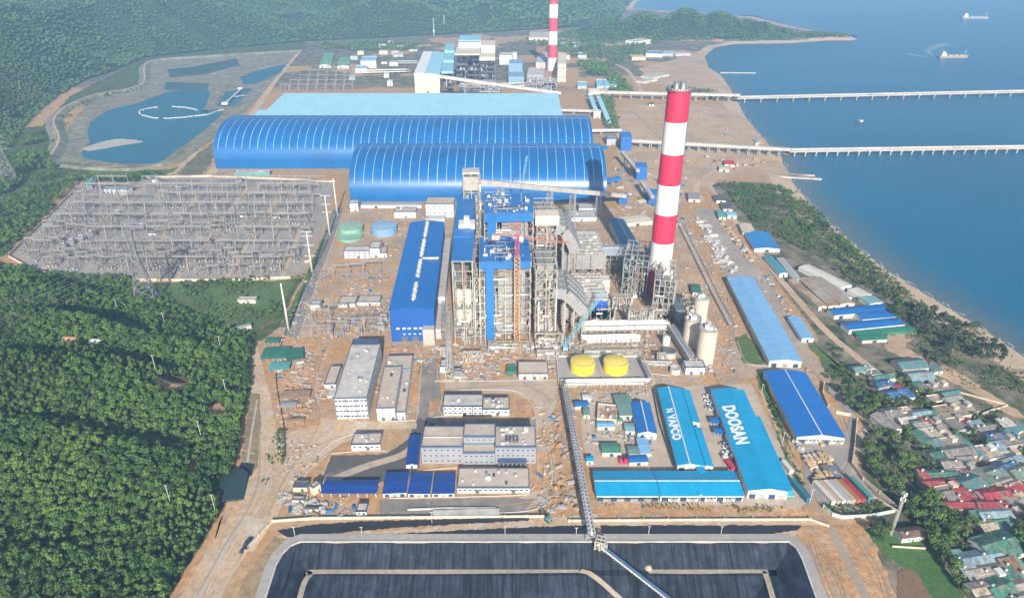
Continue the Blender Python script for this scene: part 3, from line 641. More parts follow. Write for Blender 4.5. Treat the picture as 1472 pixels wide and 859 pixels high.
# ---- chimneys
def chimney(name, label, c, h, r0, r1, bands, redm, flues=True, door=None):
    root = E(name, (*c, 0), 0, label, 'chimney'); bh = h/bands
    for k in range(bands):
        z0, z1 = h-(k+1)*bh, h-k*bh; q = lambda z: r0+(r1-r0)*z/h
        b = MB(); b.lathe([(q(z0), z0), (q((z0+z1)/2), (z0+z1)/2), (q(z1), z1)], 40)
        b.obj('red_band' if k % 2 == 0 else 'white_band', redm if k % 2 == 0 else whiteband, root)
    b = MB(); b.lathe([(r1+.25, h-1.2), (r1+.3, h+.4), (r1-1.2, h+.4), (r1-1.2, h-3), (.01, h-3)], 40); b.obj('rim', steel, root)
    if flues:
        for dx, s in ((-2.4, 2.7), (3.2, 2.7)):
            b = MB(); b.lathe([(s, h-4), (s, h+5), (s-.3, h+5), (s-.3, h-2)], 24, (dx, .8)); b.obj('flue', M('stainless_flue', (.34, .34, .34), .4, .6), root)
        b = MB()
        for k in range(26):
            a = 2*math.pi*k/26; b.bar(((r1+.9)*math.cos(a), (r1+.9)*math.sin(a), h-2.5), ((r1+.9)*math.cos(a), (r1+.9)*math.sin(a), h+1.4), .25)
        b.lathe([(r1+.1, h-2.6), (r1+1.1, h-2.6), (r1+1.1, h-2.3), (r1+.1, h-2.3)], 40); b.obj('top_platform', steeld, root)
        b = MB(); b.bar((r1-.2, -2.5, 30), (r1+.05, -2.2, h), 1.0, .5); b.obj('ladder', steeld, root)
    return root
chimney('chimney', 'tall red and white striped chimney with two steel flues, nearest the camera', (140, 590), 193, 10.7, 9.5, 7, redband)
p = P(793.5, 101); chimney('chimney', 'far red and white striped chimney of the older plant, faded by haze', (p.x, p.y), 195, 12.8, 11.2, 6, M('faded_red', (.52, .05, .08), .6), flues=False)
# flue duct into the near chimney
root = E('flue_duct', (140, 574, 0), 0, 'pale arched flue duct entering the foot of the striped chimney', 'duct')
b = MB(); b.prism([(-3.5, 24), (5.5, 24), (5.5, 35), (4.5, 38), (1, 39.5), (-2.5, 38), (-3.5, 35)], -14, 8); b.obj('duct_casing', wht, root)
b = MB()
for y in (-13, -4): 
    for x in (-3, 5): b.bar((x, y, 0), (x, y, 24), .9)
    b.bar((-3, y, 2), (5, y, 22), .5); b.bar((5, y, 2), (-3, y, 22), .5)
b.obj('support_frame', steel, root)
b = MB(); b.prism([(-12, 0), (12, 0), (12, 8), (-12, 8)], -22, -15); b.obj('fan_house', conc, root)
# ---- turbine hall
sp = blk((563.5, 491), (626, 489), 446, (590, 320))
o, yaw, w, d, h = sp
th = gable('turbine_hall', 'long deep blue turbine hall with a row of white roof ventilators', sp, 2.2, hallblue, M('hall_wall_blue', (.008, .085, .33), .5, var=.06), doors=0, cat='turbine hall', cap=False, off=.5, over=.6)
rf = [c for c in th.children if c.name.startswith('roof')][0]
vb = MB()
for s in (-1, 1):
    vb.add([(-1.6, s*.2, .2), (1.6, s*.2, .2), (1.0, s*2.6, 1.5), (-1.0, s*2.6, 1.5)], [(0, 1, 2, 3)]); vb.box(-.9, s*1.4-.9, 0, .9, s*1.4+.9, 1.3)
    vb.add([(s*.4, -1.0, .2), (s*.4, 1.0, .2), (s*2.5, 1.6, 1.3), (s*2.5, -1.6, 1.3)], [(0, 1, 2, 3)])
vb.tube((0, 0, 0), (0, 0, 1.9), 1.1, .8, 10)
vm = vb.mesh('roof_ventilator', pipew); k = 0
for gcount, g0 in ((9, .02), (9, .27), (8, .53), (7, .78)):
    for j in range(gcount):
        t = g0+.2*j/8; inst(vm, 'roof_ventilator', rf, (w*.52, d*(1-t)*.985, h+2.6), R(45*(j % 2)), .82)
me = winmesh(2.4, 1.7, wht); mp = M('white_louvre', (.75, .75, .75), .6); wl = MB().box(-1.3, -.06, -.8, 1.3, .02, .8).mesh('window', mp)
for t in (.16, .30, .42, .56, .68, .80, .91): inst(wl, 'window', th, (w*t, -.04, h*.42))
for t in (.3, .42, .54, .66): inst(wl, 'window', th, (w*t, -.04, h*.24), 0, (.7, 1, .6))
b = MB(); b.box(w*.74, -7, 0, w*1.0, 0, 15); b.obj('annex', conc, th); door(th, w*.3, 5, 5); door(th, w*.55, 5, 5)
b = MB(); b.box(w-.1, d*.28, 0, w+6.5, d*.98, 13); b.box(w+.2, d*.02, 0, w+5, d*.25, 9); b.obj('side_gallery', concl, th)
b = MB(); b.box(w*.55, d*.495, h+1.4, w*.98, d*.505, h+2.9); b.obj('roof_walkway', pipew, rf)
# ---- steel building frames with floors, equipment and pipes
def steelwork(name, label, spec, nx, ny, nz, cat='plant structure', mats=(steelt, steel, green), dens=.55, brace=.3, cw=.75, roof=None, seed=1, pipes=14, clad=(), boxes=1.0, group=None):
    o, yaw, w, d, h = spec; root = E(name, o, yaw, label, cat, group); r = random.Random(seed)
    xs = [w*i/nx for i in range(nx+1)]; ys = [d*i/ny for i in range(ny+1)]; zs = [h*i/nz for i in range(nz+1)]
    b = MB()
    for x in xs:
        for y in ys: b.bar((x, y, 0), (x, y, h), cw)
    for z in zs[1:]:
        for y in ys: b.bar((-.3, y, z), (w+.3, y, z), cw*.7)
        for x in xs: b.bar((x, -.3, z-.05), (x, d+.3, z-.05), cw*.7)
    for i in range(nx):
        for k in range(nz):
            if r.random() < brace: b.bar((xs[i], -.1, zs[k]), (xs[i+1], -.1, zs[k+1]), cw*.55)
            if r.random() < brace*.6: b.bar((xs[i+1], -.15, zs[k]), (xs[i], -.15, zs[k+1]), cw*.5)
    for j in range(ny):
        for k in range(nz):
            for x in (xs[0], xs[-1]):
                if r.random() < brace: b.bar((x, ys[j], zs[k]), (x, ys[j+1], zs[k+1]), cw*.5)
    b.mat(1)
    for z in zs[1:-1]:
        for i in range(nx):
            for j in range(ny):
                if r.random() < dens: b.box(xs[i]+.02, ys[j]+.02, z+.02, xs[i+1]-.02, ys[j+1]-.02, z+.2)
    b.obj('steel_frame', [mats[0], mats[1]], root)
    pal = [cladg, conc, steelt, steel, rust, pipew, mats[2]]
    nq = 0
    for k, z in enumerate(zs[:-1]):
        for i in range(nx):
            for j in range(ny):
                for q in range(2):
                    if r.random() < dens*boxes:
                        mi_ = r.choice([0, 0, 1, 2, 3, 4, 5, 2, 6]); b = MB(); sx, sy, sz = r.uniform(.15, .5)*(w/nx), r.uniform(.15, .5)*(d/ny), r.uniform(.2, .7)*(h/nz)
                        x, y = r.uniform(xs[i], xs[i+1]-sx), r.uniform(ys[j], ys[j+1]-sy); b.box(x, y, z+.4, x+sx, y+sy, z+.4+sz); nq += 1
                        if nq <= 95: b.obj('machine', pal[mi_], root)
    for k in range(pipes):
        b = MB(); mi_ = r.choice([0, 2, 1, 2, 3]); x, y = r.uniform(0, w), r.choice([-.6, r.uniform(0, d)]); z = r.uniform(.1, .9)*h; rr = r.uniform(.25, .7)
        if r.random() < .5: b.tube((x, y, r.uniform(0, .4)*h), (x, y, r.uniform(.5, 1)*h), rr, n=7)
        else: xa = r.uniform(0, .5)*w; b.tube((xa, y, z), (xa+r.uniform(.2, .5)*w, y, z), rr, n=7)
        b.obj('pipe', [silver, pipew, rust, cladg][mi_], root)
    # open stair on the right side
    b = MB(); up = 0
    for k in range(nz):
        y0, y1 = (.15*d, .35*d) if k % 2 else (.35*d, .15*d)
        b.bar((w+1.2, y0, zs[k]), (w+1.2, y1, zs[k+1]), 1.2, .25); b.box(w+.4, min(y0, y1)-1.5, zs[k+1], w+2, min(y0, y1)+.2, zs[k+1]+.15)
    b.obj('stairway', steel, root)
    if roof:
        b = MB(); r2 = random.Random(seed+5)
        for (a, c, e, f_, z) in roof: b.box(w*a, d*c, h+z, w*e, d*f_, h+z+.5)
        b.obj('roof', boilblue, root)
        for q in range(26):
            b = MB(); a, c = r2.uniform(.05, .9)*w, r2.uniform(.05, .9)*d; s = r2.uniform(.6, 2.6); mi_ = r2.choice([0, 0, 1, 2])
            if r2.random() < .5: b.box(a, c, h+.4, a+s*1.4, c+s, h+.5+s*r2.uniform(.5, 1.4))
            else: b.tube((a, c, h+.4), (a, c, h+r2.uniform(2, 5)), .5, n=8)
            b.obj('roof_unit', [silver, steelt, pipew][mi_], root)
        b = MB()
        for q in range(7):
            y = d*(q+.5)/7; xa = r2.uniform(0, .4)*w; b.bar((xa, y, h+3.2), (xa+w*r2.uniform(.3, .55), y, h+3.2), .4); b.bar((xa+.5, y, h), (xa+.5, y, h+3.2), .35); b.bar((xa+w*.28, y, h), (xa+w*.28, y, h+3.2), .35)
        b.bar((w*.32, d*.05, h+3.25), (w*.32, d*.95, h+3.25), .4); b.obj('roof_scaffold', steelt, root)
    for (part, x0, y0, z0, x1, y1, z1, m_) in clad:
        b = MB(); b.box(w*x0, d*y0, h*z0, w*x1, d*y1, h*z1); b.obj(part, m_, root)
    return root
# bunker bay with blue roof between turbine hall and boilers
sp = blk((655, 497), (682, 497), 376, (659, 282)); o, yaw, w, d, h = sp
bay = steelwork('bunker_bay', 'tall narrow bunker bay with a long blue roof beside the turbine hall', sp, 2, 9, 9, dens=.6, brace=.2, seed=3, pipes=24,
    clad=[('roof', -.03, .0, 1.0, 1.03, 1, 1.012, boilblue), ('roof', -.06, .30, 1.013, .9, .62, 1.025, boilblue), ('left_cladding', -.06, .12, .35, -.02, 1, 1.0, boilblue), ('right_cladding', 1.02, .30, .72, 1.06, 1, 1.0, boilblue)])
b = MB()
for x in (.27, .73):
    for zz, hh in ((.50, .16), (.30, .12)): b.lathe([(.3, h*zz-4), (w*.21, h*zz+2), (w*.21, h*(zz+hh)), (.1, h*(zz+hh)+1)], 16, (w*x, 3))
b.obj('coal_silo', crm, bay)
b = MB(); b.box(w*.2, d*.42, h+.9, w*1.1, d*.5, h+5); b.box(w*.5, d*.43, h+5, w*.8, d*.47, h+11); b.obj('roof_house', pipew, bay)
# service frames right of the bay
sp = blk((684, 494), (698, 494), 400, (682, 340)); steelwork('stair_tower', 'slim open steel frame with green machinery between bunker bay and boilers', sp, 2, 6, 8, seed=8, pipes=10, brace=.4, mats=(steelt, steel, green))
# boilers
ob = P(692, 490); yb = R(2.4)
sp = (ob, yb, 41, 54, 73)
boiler1 = steelwork('boiler_house', 'front boiler house of open steel with blue roof and tall blue strip', sp, 4, 4, 10, seed=5, dens=.75, brace=.35, pipes=40, boxes=1.2, cat='boiler house',
    roof=[(.0, .02, .42, .98, 0), (.42, .50, .86, .98, .2), (.40, .02, .86, .36, 0), (.80, .0, 1.02, .98, .1)],
    clad=[('blue_cladding', .11, -.035, .03, .27, -.012, 1.0, boilblue), ('blue_cladding', .0, -.03, .93, 1.0, -.012, 1.005, boilblue), ('furnace', .36, .08, .05, .90, .8, .97, cladg)])
o2 = Vector((-26, 604, 0))
boiler2 = steelwork('boiler_house', 'rear boiler house of open steel with blue roof below the conveyor', (o2, yb, 46, 58, 76), 4, 4, 10, seed=6, dens=.75, brace=.3, pipes=36, boxes=1.2, cat='boiler house',
    roof=[(.0, .02, .3, .98, 0), (.3, .35, .8, .98, .2), (.3, .02, 1.0, .22, 0), (.84, .1, 1.02, .98, .1)],
    clad=[('blue_cladding', .06, -.03, .2, .24, -.012, 1.0, boilblue), ('blue_cladding', .0, -.03, .90, 1.0, -.012, 1.005, boilblue), ('furnace', .36, .08, .05, .9, .8, .97, cladg)])
# catalyst frames to the right of the boilers
sp = (P(769, 490), yb, 17, 50, 66)
steelwork('catalyst_tower', 'open cream steel tower right of the front boiler with cross bracing', sp, 2, 4, 8, seed=11, dens=.7, brace=.8, cw=.9, pipes=16, clad=[('casing', .1, .25, .45, .9, .95, .98, cladg), ('casing', .15, .1, .12, .85, .6, .3, conc)])
sp = (Vector((24, 612, 0)), yb, 19, 54, 70)
steelwork('catalyst_tower', 'open steel tower right of the rear boiler with a cream panel on top', sp, 2, 4, 8, seed=12, dens=.6, brace=.8, cw=.9, pipes=12, clad=[('casing', .1, .2, .5, .9, .95, .96, cladg), ('cream_panel', -.1, -.02, .88, 1.1, .3, 1.02, crm)])
# gas ducts: stepped, ribbed grey casings curving down to the precipitators
def duct(name, label, pts, w, hgt_, legs=True):
    root = E(name, (pts[0][0], pts[0][1], 0), 0, label, 'duct'); b = MB(); o = Vector(pts[0]); o.z = 0
    for p, q in zip(pts, pts[1:]): b.bar(Vector(p)-o, Vector(q)-o, w, hgt_)
    b.obj('duct_casing', cladg, root); b = MB()
    for p, q in zip(pts, pts[1:]):
        p, q = Vector(p)-o, Vector(q)-o; n = max(2, int((q-p).length/3.2)); d = (q-p).normalized()*.25
        for k in range(n): c = p+(q-p)*(k+.5)/n; b.bar(c-d, c+d, w+.9, hgt_+.9)
    b.obj('stiffeners', steel, root)
    if legs:
        b = MB()
        for p in pts[1:]:
            c = Vector(p)-o
            for s in (-w/2, w/2): b.bar((c.x, c.y+s, 0), (c.x, c.y+s, c.z-hgt_/2), .8)
        b.obj('support_frame', steelt, root)
    return root
X0 = lambda x, y: (x, y)
for k, y in enumerate((505, 516, 527, 538)):
    duct('gas_duct', ['first', 'second', 'third', 'rear'][k]+' of four parallel ribbed grey gas ducts beside the front boiler', [(33, y, 46-k), (44, y+.5, 44), (52, y+1, 36), (60, y+1.5, 26)], 8.5, 9)
for k, y in enumerate((618, 630, 642, 654)):
    duct('gas_duct', ['first', 'second', 'third', 'rear'][k]+' of four curved grey gas ducts beside the rear boiler', [(42, y, 58), (50, y, 55), (56, y, 46), (62, y, 33)], 10.5, 10)
# electrostatic precipitators
def precip(name, label, o, w, d, seed, tarp=False):
    root = E(name, o, R(2.4), label, 'precipitator'); r = random.Random(seed); b = MB(); z0, z1 = 11, 26
    for k in range(3):
        for j in range(2): b.box(w*k/3+.3, d*j/2+.3, z0, w*(k+1)/3-.3, d*(j+1)/2-.3, z1)
    b.obj('casing', cladg, root); b = MB()
    for k in range(6):
        for j in range(4):
            x0, x1, y0, y1 = w*k/6+.5, w*(k+1)/6-.5, d*j/4+.5, d*(j+1)/4-.5; xm, ym = (x0+x1)/2, (y0+y1)/2
            b.add([(x0, y0, z0), (x1, y0, z0), (x1, y1, z0), (x0, y1, z0), (xm, ym, 3.5)], [(0, 1, 4), (1, 2, 4), (2, 3, 4), (3, 0, 4)])
    b.obj('ash_hoppers', cladg, root); b = MB()
    for k in range(5):
        for j in range(5): b.bar((w*k/4, d*j/4, 0), (w*k/4, d*j/4, z1+1), .8)
    for k in range(4): b.bar((w*k/4, -.3, 1), (w*(k+1)/4, -.3, z0), .5); b.bar((w*(k+1)/4, -.35, 1), (w*k/4, -.35, z0), .5)
    for z in (5, z0, 18, z1): b.bar((0, -.35, z), (w, -.35, z), .5)
    b.obj('support_frame', steelt, root); b = MB()
    for q in range(44):
        x, y = r.uniform(0, w-4), r.uniform(0, d-3); mi_ = r.choice([0, 0, 1, 2]); s = r.uniform(.8, 2.8); MB().box(x, y, z1, x+s*1.6, y+s, z1+s*.8).obj('roof_unit', [steelt, pipew, conc][mi_], root)
    for j in range(7): y = d*(j+.5)/7; b.box(1, y-.35, z1+.4, w-1, y+.35, z1+1.1)
    b.bar((w/2, 1, z1+.75), (w/2, d-1, z1+.75), .5); b.obj('roof_rails', steelt, root); b = MB()
    for j in range(10): y = d*j/9; b.bar((0, y, z1+1.4), (w, y, z1+1.4), .16); b.bar((0, y, z1+2.2), (w, y, z1+2.2), .16)
    for j in range(14): x = w*j/13; b.bar((x, -.5, z1), (x, -.5, z1+2.2), .2)
    b.obj('railing', pipew, root)
    if tarp: b = MB(); b.box(w*.63, -1.6, 13, w*.95, -.9, 27); b.obj('blue_sheeting', M('blue_tarpaulin', (.012, .09, .42), .6, var=.3, scale=.5), root)
    return root
precip('precipitator', 'front precipitator with blue sheeting hanging on its near side', P(812, 472), 38, 52, 4, True)
precip('precipitator', 'rear precipitator behind the one with blue sheeting', P(806, 401), 44, 56, 9)
sp = roofblk((869, 367), (905, 367), (868, 352), 24)
gable('duct_canopy', 'grey curved canopy roof over the fan area left of the striped chimney', sp, 2.5, M('canopy_sheet', (.40, .42, .44), .5), steelt, 'x', posts=True, cat='canopy')
sp = roofblk((895, 353), (917, 351), (876, 316), 10)
gable('blue_belt_cover', 'blue ribbed long roof lying in the shadow behind the chimney', sp, 2.5, roofm('teal_blue_sheet', (.06, .22, .34), 'x', sp=3.0), gry, 'y', cat='belt cover', doors=0)
sp = blk((862, 422), (876, 422), 402, (858, 396)); flat('fan_house', 'small pale flat-roofed fan house beside the sandy alley', sp, concl, concl, trim=gry, cat='plant building')
sp = blk((820, 345), (858, 345), 338, (820, 331)); flat('substation_block', 'long low pale block behind the rear precipitator', sp, wht, concl, cat='plant building')
# absorber frames round the chimney foot
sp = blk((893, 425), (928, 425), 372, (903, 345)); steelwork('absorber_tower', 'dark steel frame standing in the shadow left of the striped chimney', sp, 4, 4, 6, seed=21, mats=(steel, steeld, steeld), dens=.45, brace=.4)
sp = blk((936, 458), (965, 458), 402, (944, 372)); steelwork('absorber_tower', 'tall pale steel frame wrapped round the foot of the striped chimney', sp, 4, 4, 7, seed=22, dens=.7, brace=.3, boxes=1.2)
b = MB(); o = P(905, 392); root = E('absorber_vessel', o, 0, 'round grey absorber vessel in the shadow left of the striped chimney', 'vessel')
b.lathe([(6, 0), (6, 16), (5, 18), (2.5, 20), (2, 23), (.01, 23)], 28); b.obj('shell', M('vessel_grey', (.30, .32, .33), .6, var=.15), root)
b = MB(); 
for z in (5, 10, 15): b.lathe([(6.1, z), (7.2, z), (7.2, z+.3), (6.1, z+.3)], 28)
b.obj('platform', steel, root)
for k, (px, py, r_, h_) in enumerate(((912, 470, 7, 9), (926, 488, 4.5, 7))):
    pass
# ---- silo group beside the chimney
def tank(name, label, c, r, h, shell, dome=.12, rail=True, stair=False, group=None, cat='tank', top=None):
    root = E(name, (c[0], c[1], 0), 0, label, cat, group)
    b = MB(); b.lathe([(r, 0), (r, h*.5), (r, h)], 40); b.obj('shell', shell, root)
    b = MB(); b.lathe([(r+.02, h), (r*.6, h+r*dome*.7), (.01, h+r*dome)], 40); b.obj('roof', top or shell, root)
    if rail:
        b = MB(); n = 28
        for k in range(n): a = 2*math.pi*k/n; b.bar(((r-.1)*math.cos(a), (r-.1)*math.sin(a), h), ((r-.1)*math.cos(a), (r-.1)*math.sin(a), h+1.1), .1)
        b.lathe([(r-.15, h+1.05), (r, h+1.05), (r, h+1.2), (r-.15, h+1.2)], n); b.obj('railing', steel, root)
    if stair:
        b = MB(); n = 14
        for k in range(n):
            a0, a1 = R(-150+k*9), R(-150+(k+1)*9); b.bar(((r+.5)*math.cos(a0), (r+.5)*math.sin(a0), h*k/n), ((r+.5)*math.cos(a1), (r+.5)*math.sin(a1), h*(k+1)/n), .5, .5)
        b.obj('spiral_stair', shell, root)
    return root
silo = M('silo_concrete', (.55, .48, .39), .85, var=.07, scale=.3, big=.08)
for lab, px, py, r_, h_ in (('cream concrete silo nearest the camera in the silo group', 1012, 519, 7.3, 31), ('cream concrete silo left of the nearest silo', 991, 497, 6.5, 27), ('cream concrete silo furthest back in the silo group', 1003, 470, 6.5, 30)):
    c = P(px, py); t = tank('silo', lab, c, r_, h_, silo, .02, cat='silo', top=conc)
    r = random.Random(px)
    for q in range(16):
        a, rr = r.uniform(0, 6.3), r.uniform(0, r_*.75); s = r.uniform(.8, 2.4); b = MB(); b.cbox((rr*math.cos(a), rr*math.sin(a), h_+.1), s, s*1.3, s*r.uniform(.6, 1.5)); b.obj('roof_unit', r.choice([steel, pipew, pipew, wht]), t)
    b = MB(); b.tube((0, 0, h_), (0, 0, h_+4), .8, n=8); b.obj('vent_pipe', steel, t)
    b = MB(); b.lathe([(r_+.05, h_-.8), (r_+.5, h_-.8), (r_+.5, h_+.2), (r_+.05, h_+.2)], 36); b.obj('rim', conc, t)
sp = blk((969, 470), (986, 470), 445, (964, 428)); t = steelwork('ash_hopper_house', 'dark roofed hopper house on steel legs left of the silos', sp, 2, 2, 3, seed=31, mats=(steeld, steeld, steeld), clad=[('house', -.05, -.05, .45, 1.05, 1.05, 1.02, M('slate_sheet', (.13, .16, .18), .6))])
sp = blk((985, 474), (1000, 474), 440, (980, 428)); steelwork('pump_tower', 'pale steel frame with stacked machinery behind the silos', sp, 2, 2, 4, seed=33, dens=.8, boxes=1.4)
sp = blk((984, 538), (1013, 538), 527, (978, 517)); flat('pump_house', 'white pump house with grey roof below the nearest silo', sp, wht, concl, bands=(1, 3), cat='plant building', doors=2)
tank('tank', 'low round pale tank left of the white pump house', P(970, 535), 4.2, 4.5, concl, -.1, cat='tank')
tank('tank', 'round thickener tank with dark edge above the pump house', P(962, 511), 5.5, 5, concl, -.25, cat='tank', top=steeld)
tank('tank', 'white small tank beside the round thickener', P(957, 496), 3.2, 8, wht, .3, cat='tank')
# ---- yellow fuel tanks in their bund
yel = M('yellow_tank_paint', (.78, .62, .05), .5, var=.04); yel2 = M('yellow_roof_paint', (.72, .56, .10), .6, var=.14, scale=.8)
root = E('tank_bund', P(803, 551), 0, 'low concrete bund wall round the two yellow tanks', 'bund wall')
o = P(803, 551); c4 = [P(803, 551)-o, P(931, 550)-o, P(916, 513)-o, P(800, 513)-o]
b = MB()
for i in range(4): b.bar(c4[i]+Vector((0, 0, .8)), c4[(i+1) % 4]+Vector((0, 0, .8)), .5, 1.6)
m1, m2 = (c4[0]+c4[1])/2, (c4[2]+c4[3])/2; b.bar(m1+Vector((0, 0, .6)), m2+Vector((0, 0, .6)), .4, 1.2); b.obj('bund_wall', crm, root)
b = MB(); b.add([q+Vector((0, 0, .32)) for q in c4], [(0, 1, 2, 3)]); b.obj('bund_floor', M('bund_concrete', (.36, .34, .33), .9, var=.1), root)
for px, lab in ((837, 'yellow fuel tank on the left in the concrete bund'), (884.5, 'yellow fuel tank on the right in the concrete bund')):
    c = P(px, 531); tank('fuel_tank', lab, c, 9.8, 8.2, yel, .14, stair=True, top=yel2)
tank('tank', 'wide pale green water tank left of the turbine hall', P(505, 333), 14, 7, M('green_tank', (.22, .42, .30), .6, var=.05), .03, top=M('green_tank_roof', (.26, .45, .34), .7))
tank('tank', 'flat green clarifier pool in front of the green tank', P(503, 342), 14, 2.5, M('green_tank', (.2, .4, .3)), .01, top=MATS['green_tank_roof'])
tank('tank', 'wide pale blue water tank beside the green one', P(553, 334), 15, 9, M('blue_tank', (.20, .36, .55), .6, var=.05), .06, top=M('blue_tank_roof', (.26, .42, .58), .7))
for lab, A, B, yt, bk, sd in (('low cluttered process frame in front of the bunker bay', (666, 522), (692, 522), 507, (667, 504), 101), ('long low frame of pumps in front of the front boiler', (702, 508), (764, 508), 496, (704, 490), 102), ('small square frame beside the asphalt road pipe rack', (634, 512), (646, 512), 500, (635, 498), 103), ('low frame between the tower crane and the tan pump building', (772, 516), (800, 516), 505, (772, 502), 104), ('open frame beside the sandy alley behind the long pipe rack', (880, 446), (906, 446), 428, (878, 422), 105), ('frame stacked with machinery between the two precipitators', (822, 412), (868, 412), 398, (822, 396), 106), ('low frame right of the rear precipitator under the canopy', (866, 388), (898, 388), 374, (866, 372), 107), ('pale frame behind the hopper house', (944, 436), (966, 436), 418, (940, 404), 108), ('long low frame below the second pipe rack', (840, 512), (918, 511), 505, (842, 502), 109), ('small frame left of the white pump house', (944, 520), (956, 520), 508, (942, 506), 110), ('tall frame packed with ducts left of the sandy alley', (846, 474), (880, 474), 440, (848, 440), 112), ('pale frame with machinery right of the blue sheeting', (902, 474), (936, 474), 446, (898, 440), 113), ('frame of stacked ducts in front of the catalyst towers', (770, 500), (806, 500), 478, (772, 480), 114), ('low frame with ducts behind the rear boiler', (790, 330), (812, 330), 318, (788, 312), 115), ('low frame at the near end of the bunker bay pipe rack', (648, 548), (668, 548), 540, (650, 536), 111)):
    steelwork('process_structure', lab, blk(A, B, yt, bk), 4, 3, 2, seed=sd, mats=(steelt, steel, green), dens=.75, brace=.3, cw=.45, pipes=12, boxes=1.3)
# ---- conveyors
def gallery(name, label, p, q, w=4, h=4, mat=None, roof=None, trestles=(), cat='conveyor', windows_=False):
    p, q = Vector(p), Vector(q); o = Vector((p.x, p.y, 0)); root = E(name, o, 0, label, cat); a, c = p-o, q-o
    b = MB(); b.bar(a, c, w, h); b.obj('gallery', mat or gry, root)
    d = (c-a).normalized(); up = Vector((0, 0, h/2+.15)); b = MB(); b.bar(a+up, c+up, w+.6, .35); b.obj('roof', roof or concl, root)
    sx = d.cross(Vector((0, 0, 1))).normalized()
    for t in trestles:
        m = a+(c-a)*t; b = MB(); tz = m.z-h/2; wb = max(1.5, tz*.10)
        l0 = [m+sx*(s*w/2)+Vector((d.x, d.y, 0))*e for s in (-1, 1) for e in (-1.6, 1.6)]
        ft = [Vector((v.x+sx.x*(s*wb*.4), v.y+sx.y*(s*wb*.4), 0)) for v, s in zip(l0, (-1, -1, 1, 1))]
        tp = [Vector((v.x, v.y, tz)) for v in l0]
        for f_, t_ in zip(ft, tp): b.bar(f_, t_, .6)
        nz = max(2, int(tz/6))
        for k in range(nz):
            for i, j in ((0, 1), (2, 3), (0, 2), (1, 3)):
                A0, A1 = ft[i].lerp(tp[i], k/nz), ft[j].lerp(tp[j], (k+1)/nz); b.bar(A0, A1, .35); b.bar(ft[i].lerp(tp[i], (k+1)/nz), A1, .35)
        b.obj('trestle', steel, root)
    return root
# conveyor head tower on the bunker bay and the long inclined gallery
hp = Vector((-38, 648, 0))
sp = (Vector((-47, 640, 0)), R(2.9), 15, 14, 103)
steelwork('conveyor_tower', 'pale conveyor head tower at the back of the blue bunker bay', sp, 2, 2, 11, seed=41, dens=.8, brace=.5, boxes=1.0, clad=[('tower_house', .05, .02, .84, .95, .98, .97, conc), ('tower_roof', -.05, -.05, 1.0, 1.05, 1.05, 1.02, concl)])
gallery('conveyor', 'long pale inclined coal conveyor from the head tower down past the arched shed', (-33, 648, 93), (146, 846, 11), 5.5, 5, concl, concl, (.12, .42, .58, .78))
def bhouse(label, A, B, ytop, back, mat=None):
    sp = blk(A, B, ytop, back); t = flat('transfer_house', label, sp, mat or M('transfer_blue', (.012, .12, .42), .5, var=.1), boilblue, trim=boilblue, rows=3, cols=2, cat='transfer house', par=.4, ww=1.3, wh=2.2); return t
bhouse('tall blue transfer house with white stairs at the shore conveyor', (892, 217), (907, 217), 197, (891, 189))
bhouse('blue transfer house midway down the belt beside the arched shed', (914, 259), (929, 259), 240, (913, 233))
bhouse('small blue transfer house at the foot of the long inclined conveyor', (889, 294), (902, 294), 282, (888, 277))
bhouse('blue transfer house partly behind the striped chimney', (932, 294), (946, 294), 279, (930, 271))
sp = blk((872, 209), (887, 209), 199, (870, 193)); flat('transfer_house', 'grey flat-roofed transfer house left of the tall blue one', sp, gry, M('slate_roof', (.25, .29, .30)), cat='transfer house')
gallery('conveyor', 'open grey belt between the tall blue transfer house and the middle one', P(894, 219, 16), P(917, 246, 16), 5, 3, steel, concl, (.3, .7))
gallery('conveyor', 'grey belt between the middle blue transfer house and the one behind the chimney', P(922, 262, 12), P(938, 284, 12), 5, 3, steel, concl, (.4,))
gallery('conveyor', 'short blue gallery at the right end of the nearer arched shed', P(868, 261, 9), P(891, 256, 9), 5, 4.5, boilblue, boilblue, (.5,))
gallery('conveyor', 'short dark blue gallery at the right end of the longer arched shed', P(862, 214, 9), P(872, 212, 9), 5, 4.5, boilblue, boilblue, (.5,))
gallery('conveyor', 'pale belt running right from the tall blue house to the nearer jetty', P(908, 202, 12), P(1136, 215, 12), 5.5, 4, concl, concl, [i/16 for i in range(1, 16)])
gallery('conveyor', 'low pipe conveyor along the front of the flat light blue store', P(806, 158, 8), P(868, 160, 8), 5, 4, concl, concl, (.3, .7))
gallery('conveyor', 'pale belt from the left end of the longer belt house', P(820, 188, 8), P(893, 187, 8), 5, 3, wht, wht, (.3, .6))
gallery('conveyor', 'left light blue covered belt of the parallel pair', P(848, 138, 12), P(857, 161, 6), 8, 5, M('light_blue_wall', (.25, .52, .66), .6), lightblue, (.4, .8))
gallery('conveyor', 'right longer light blue covered belt of the parallel pair', P(860, 140, 16), P(875, 176, 5), 8, 5, MATS['light_blue_wall'], lightblue, (.3, .6))
gallery('conveyor', 'long pale belt from the older plant to the farther jetty', P(846, 132, 14), P(1064, 137, 14), 7, 5, concl, concl, [i/14 for i in range(1, 14)])
gallery('conveyor', 'inclined pale coal gallery rising to the older plant boilers', P(806, 134, 8), P(632, 110, 50), 7, 6, concl, concl, (.2, .4, .6, .8))
sp = blk((846, 136), (862, 136), 129, (846, 127)); flat('transfer_house', 'pale transfer house where the light blue belts meet', sp, wht, tanroof, trim=crm, cat='transfer house')
sp = blk((853, 170), (863, 170), 160, (853, 158)); flat('transfer_house', 'small pale transfer house below the left light blue belt', sp, crm, concl, trim=crm, cat='transfer house')
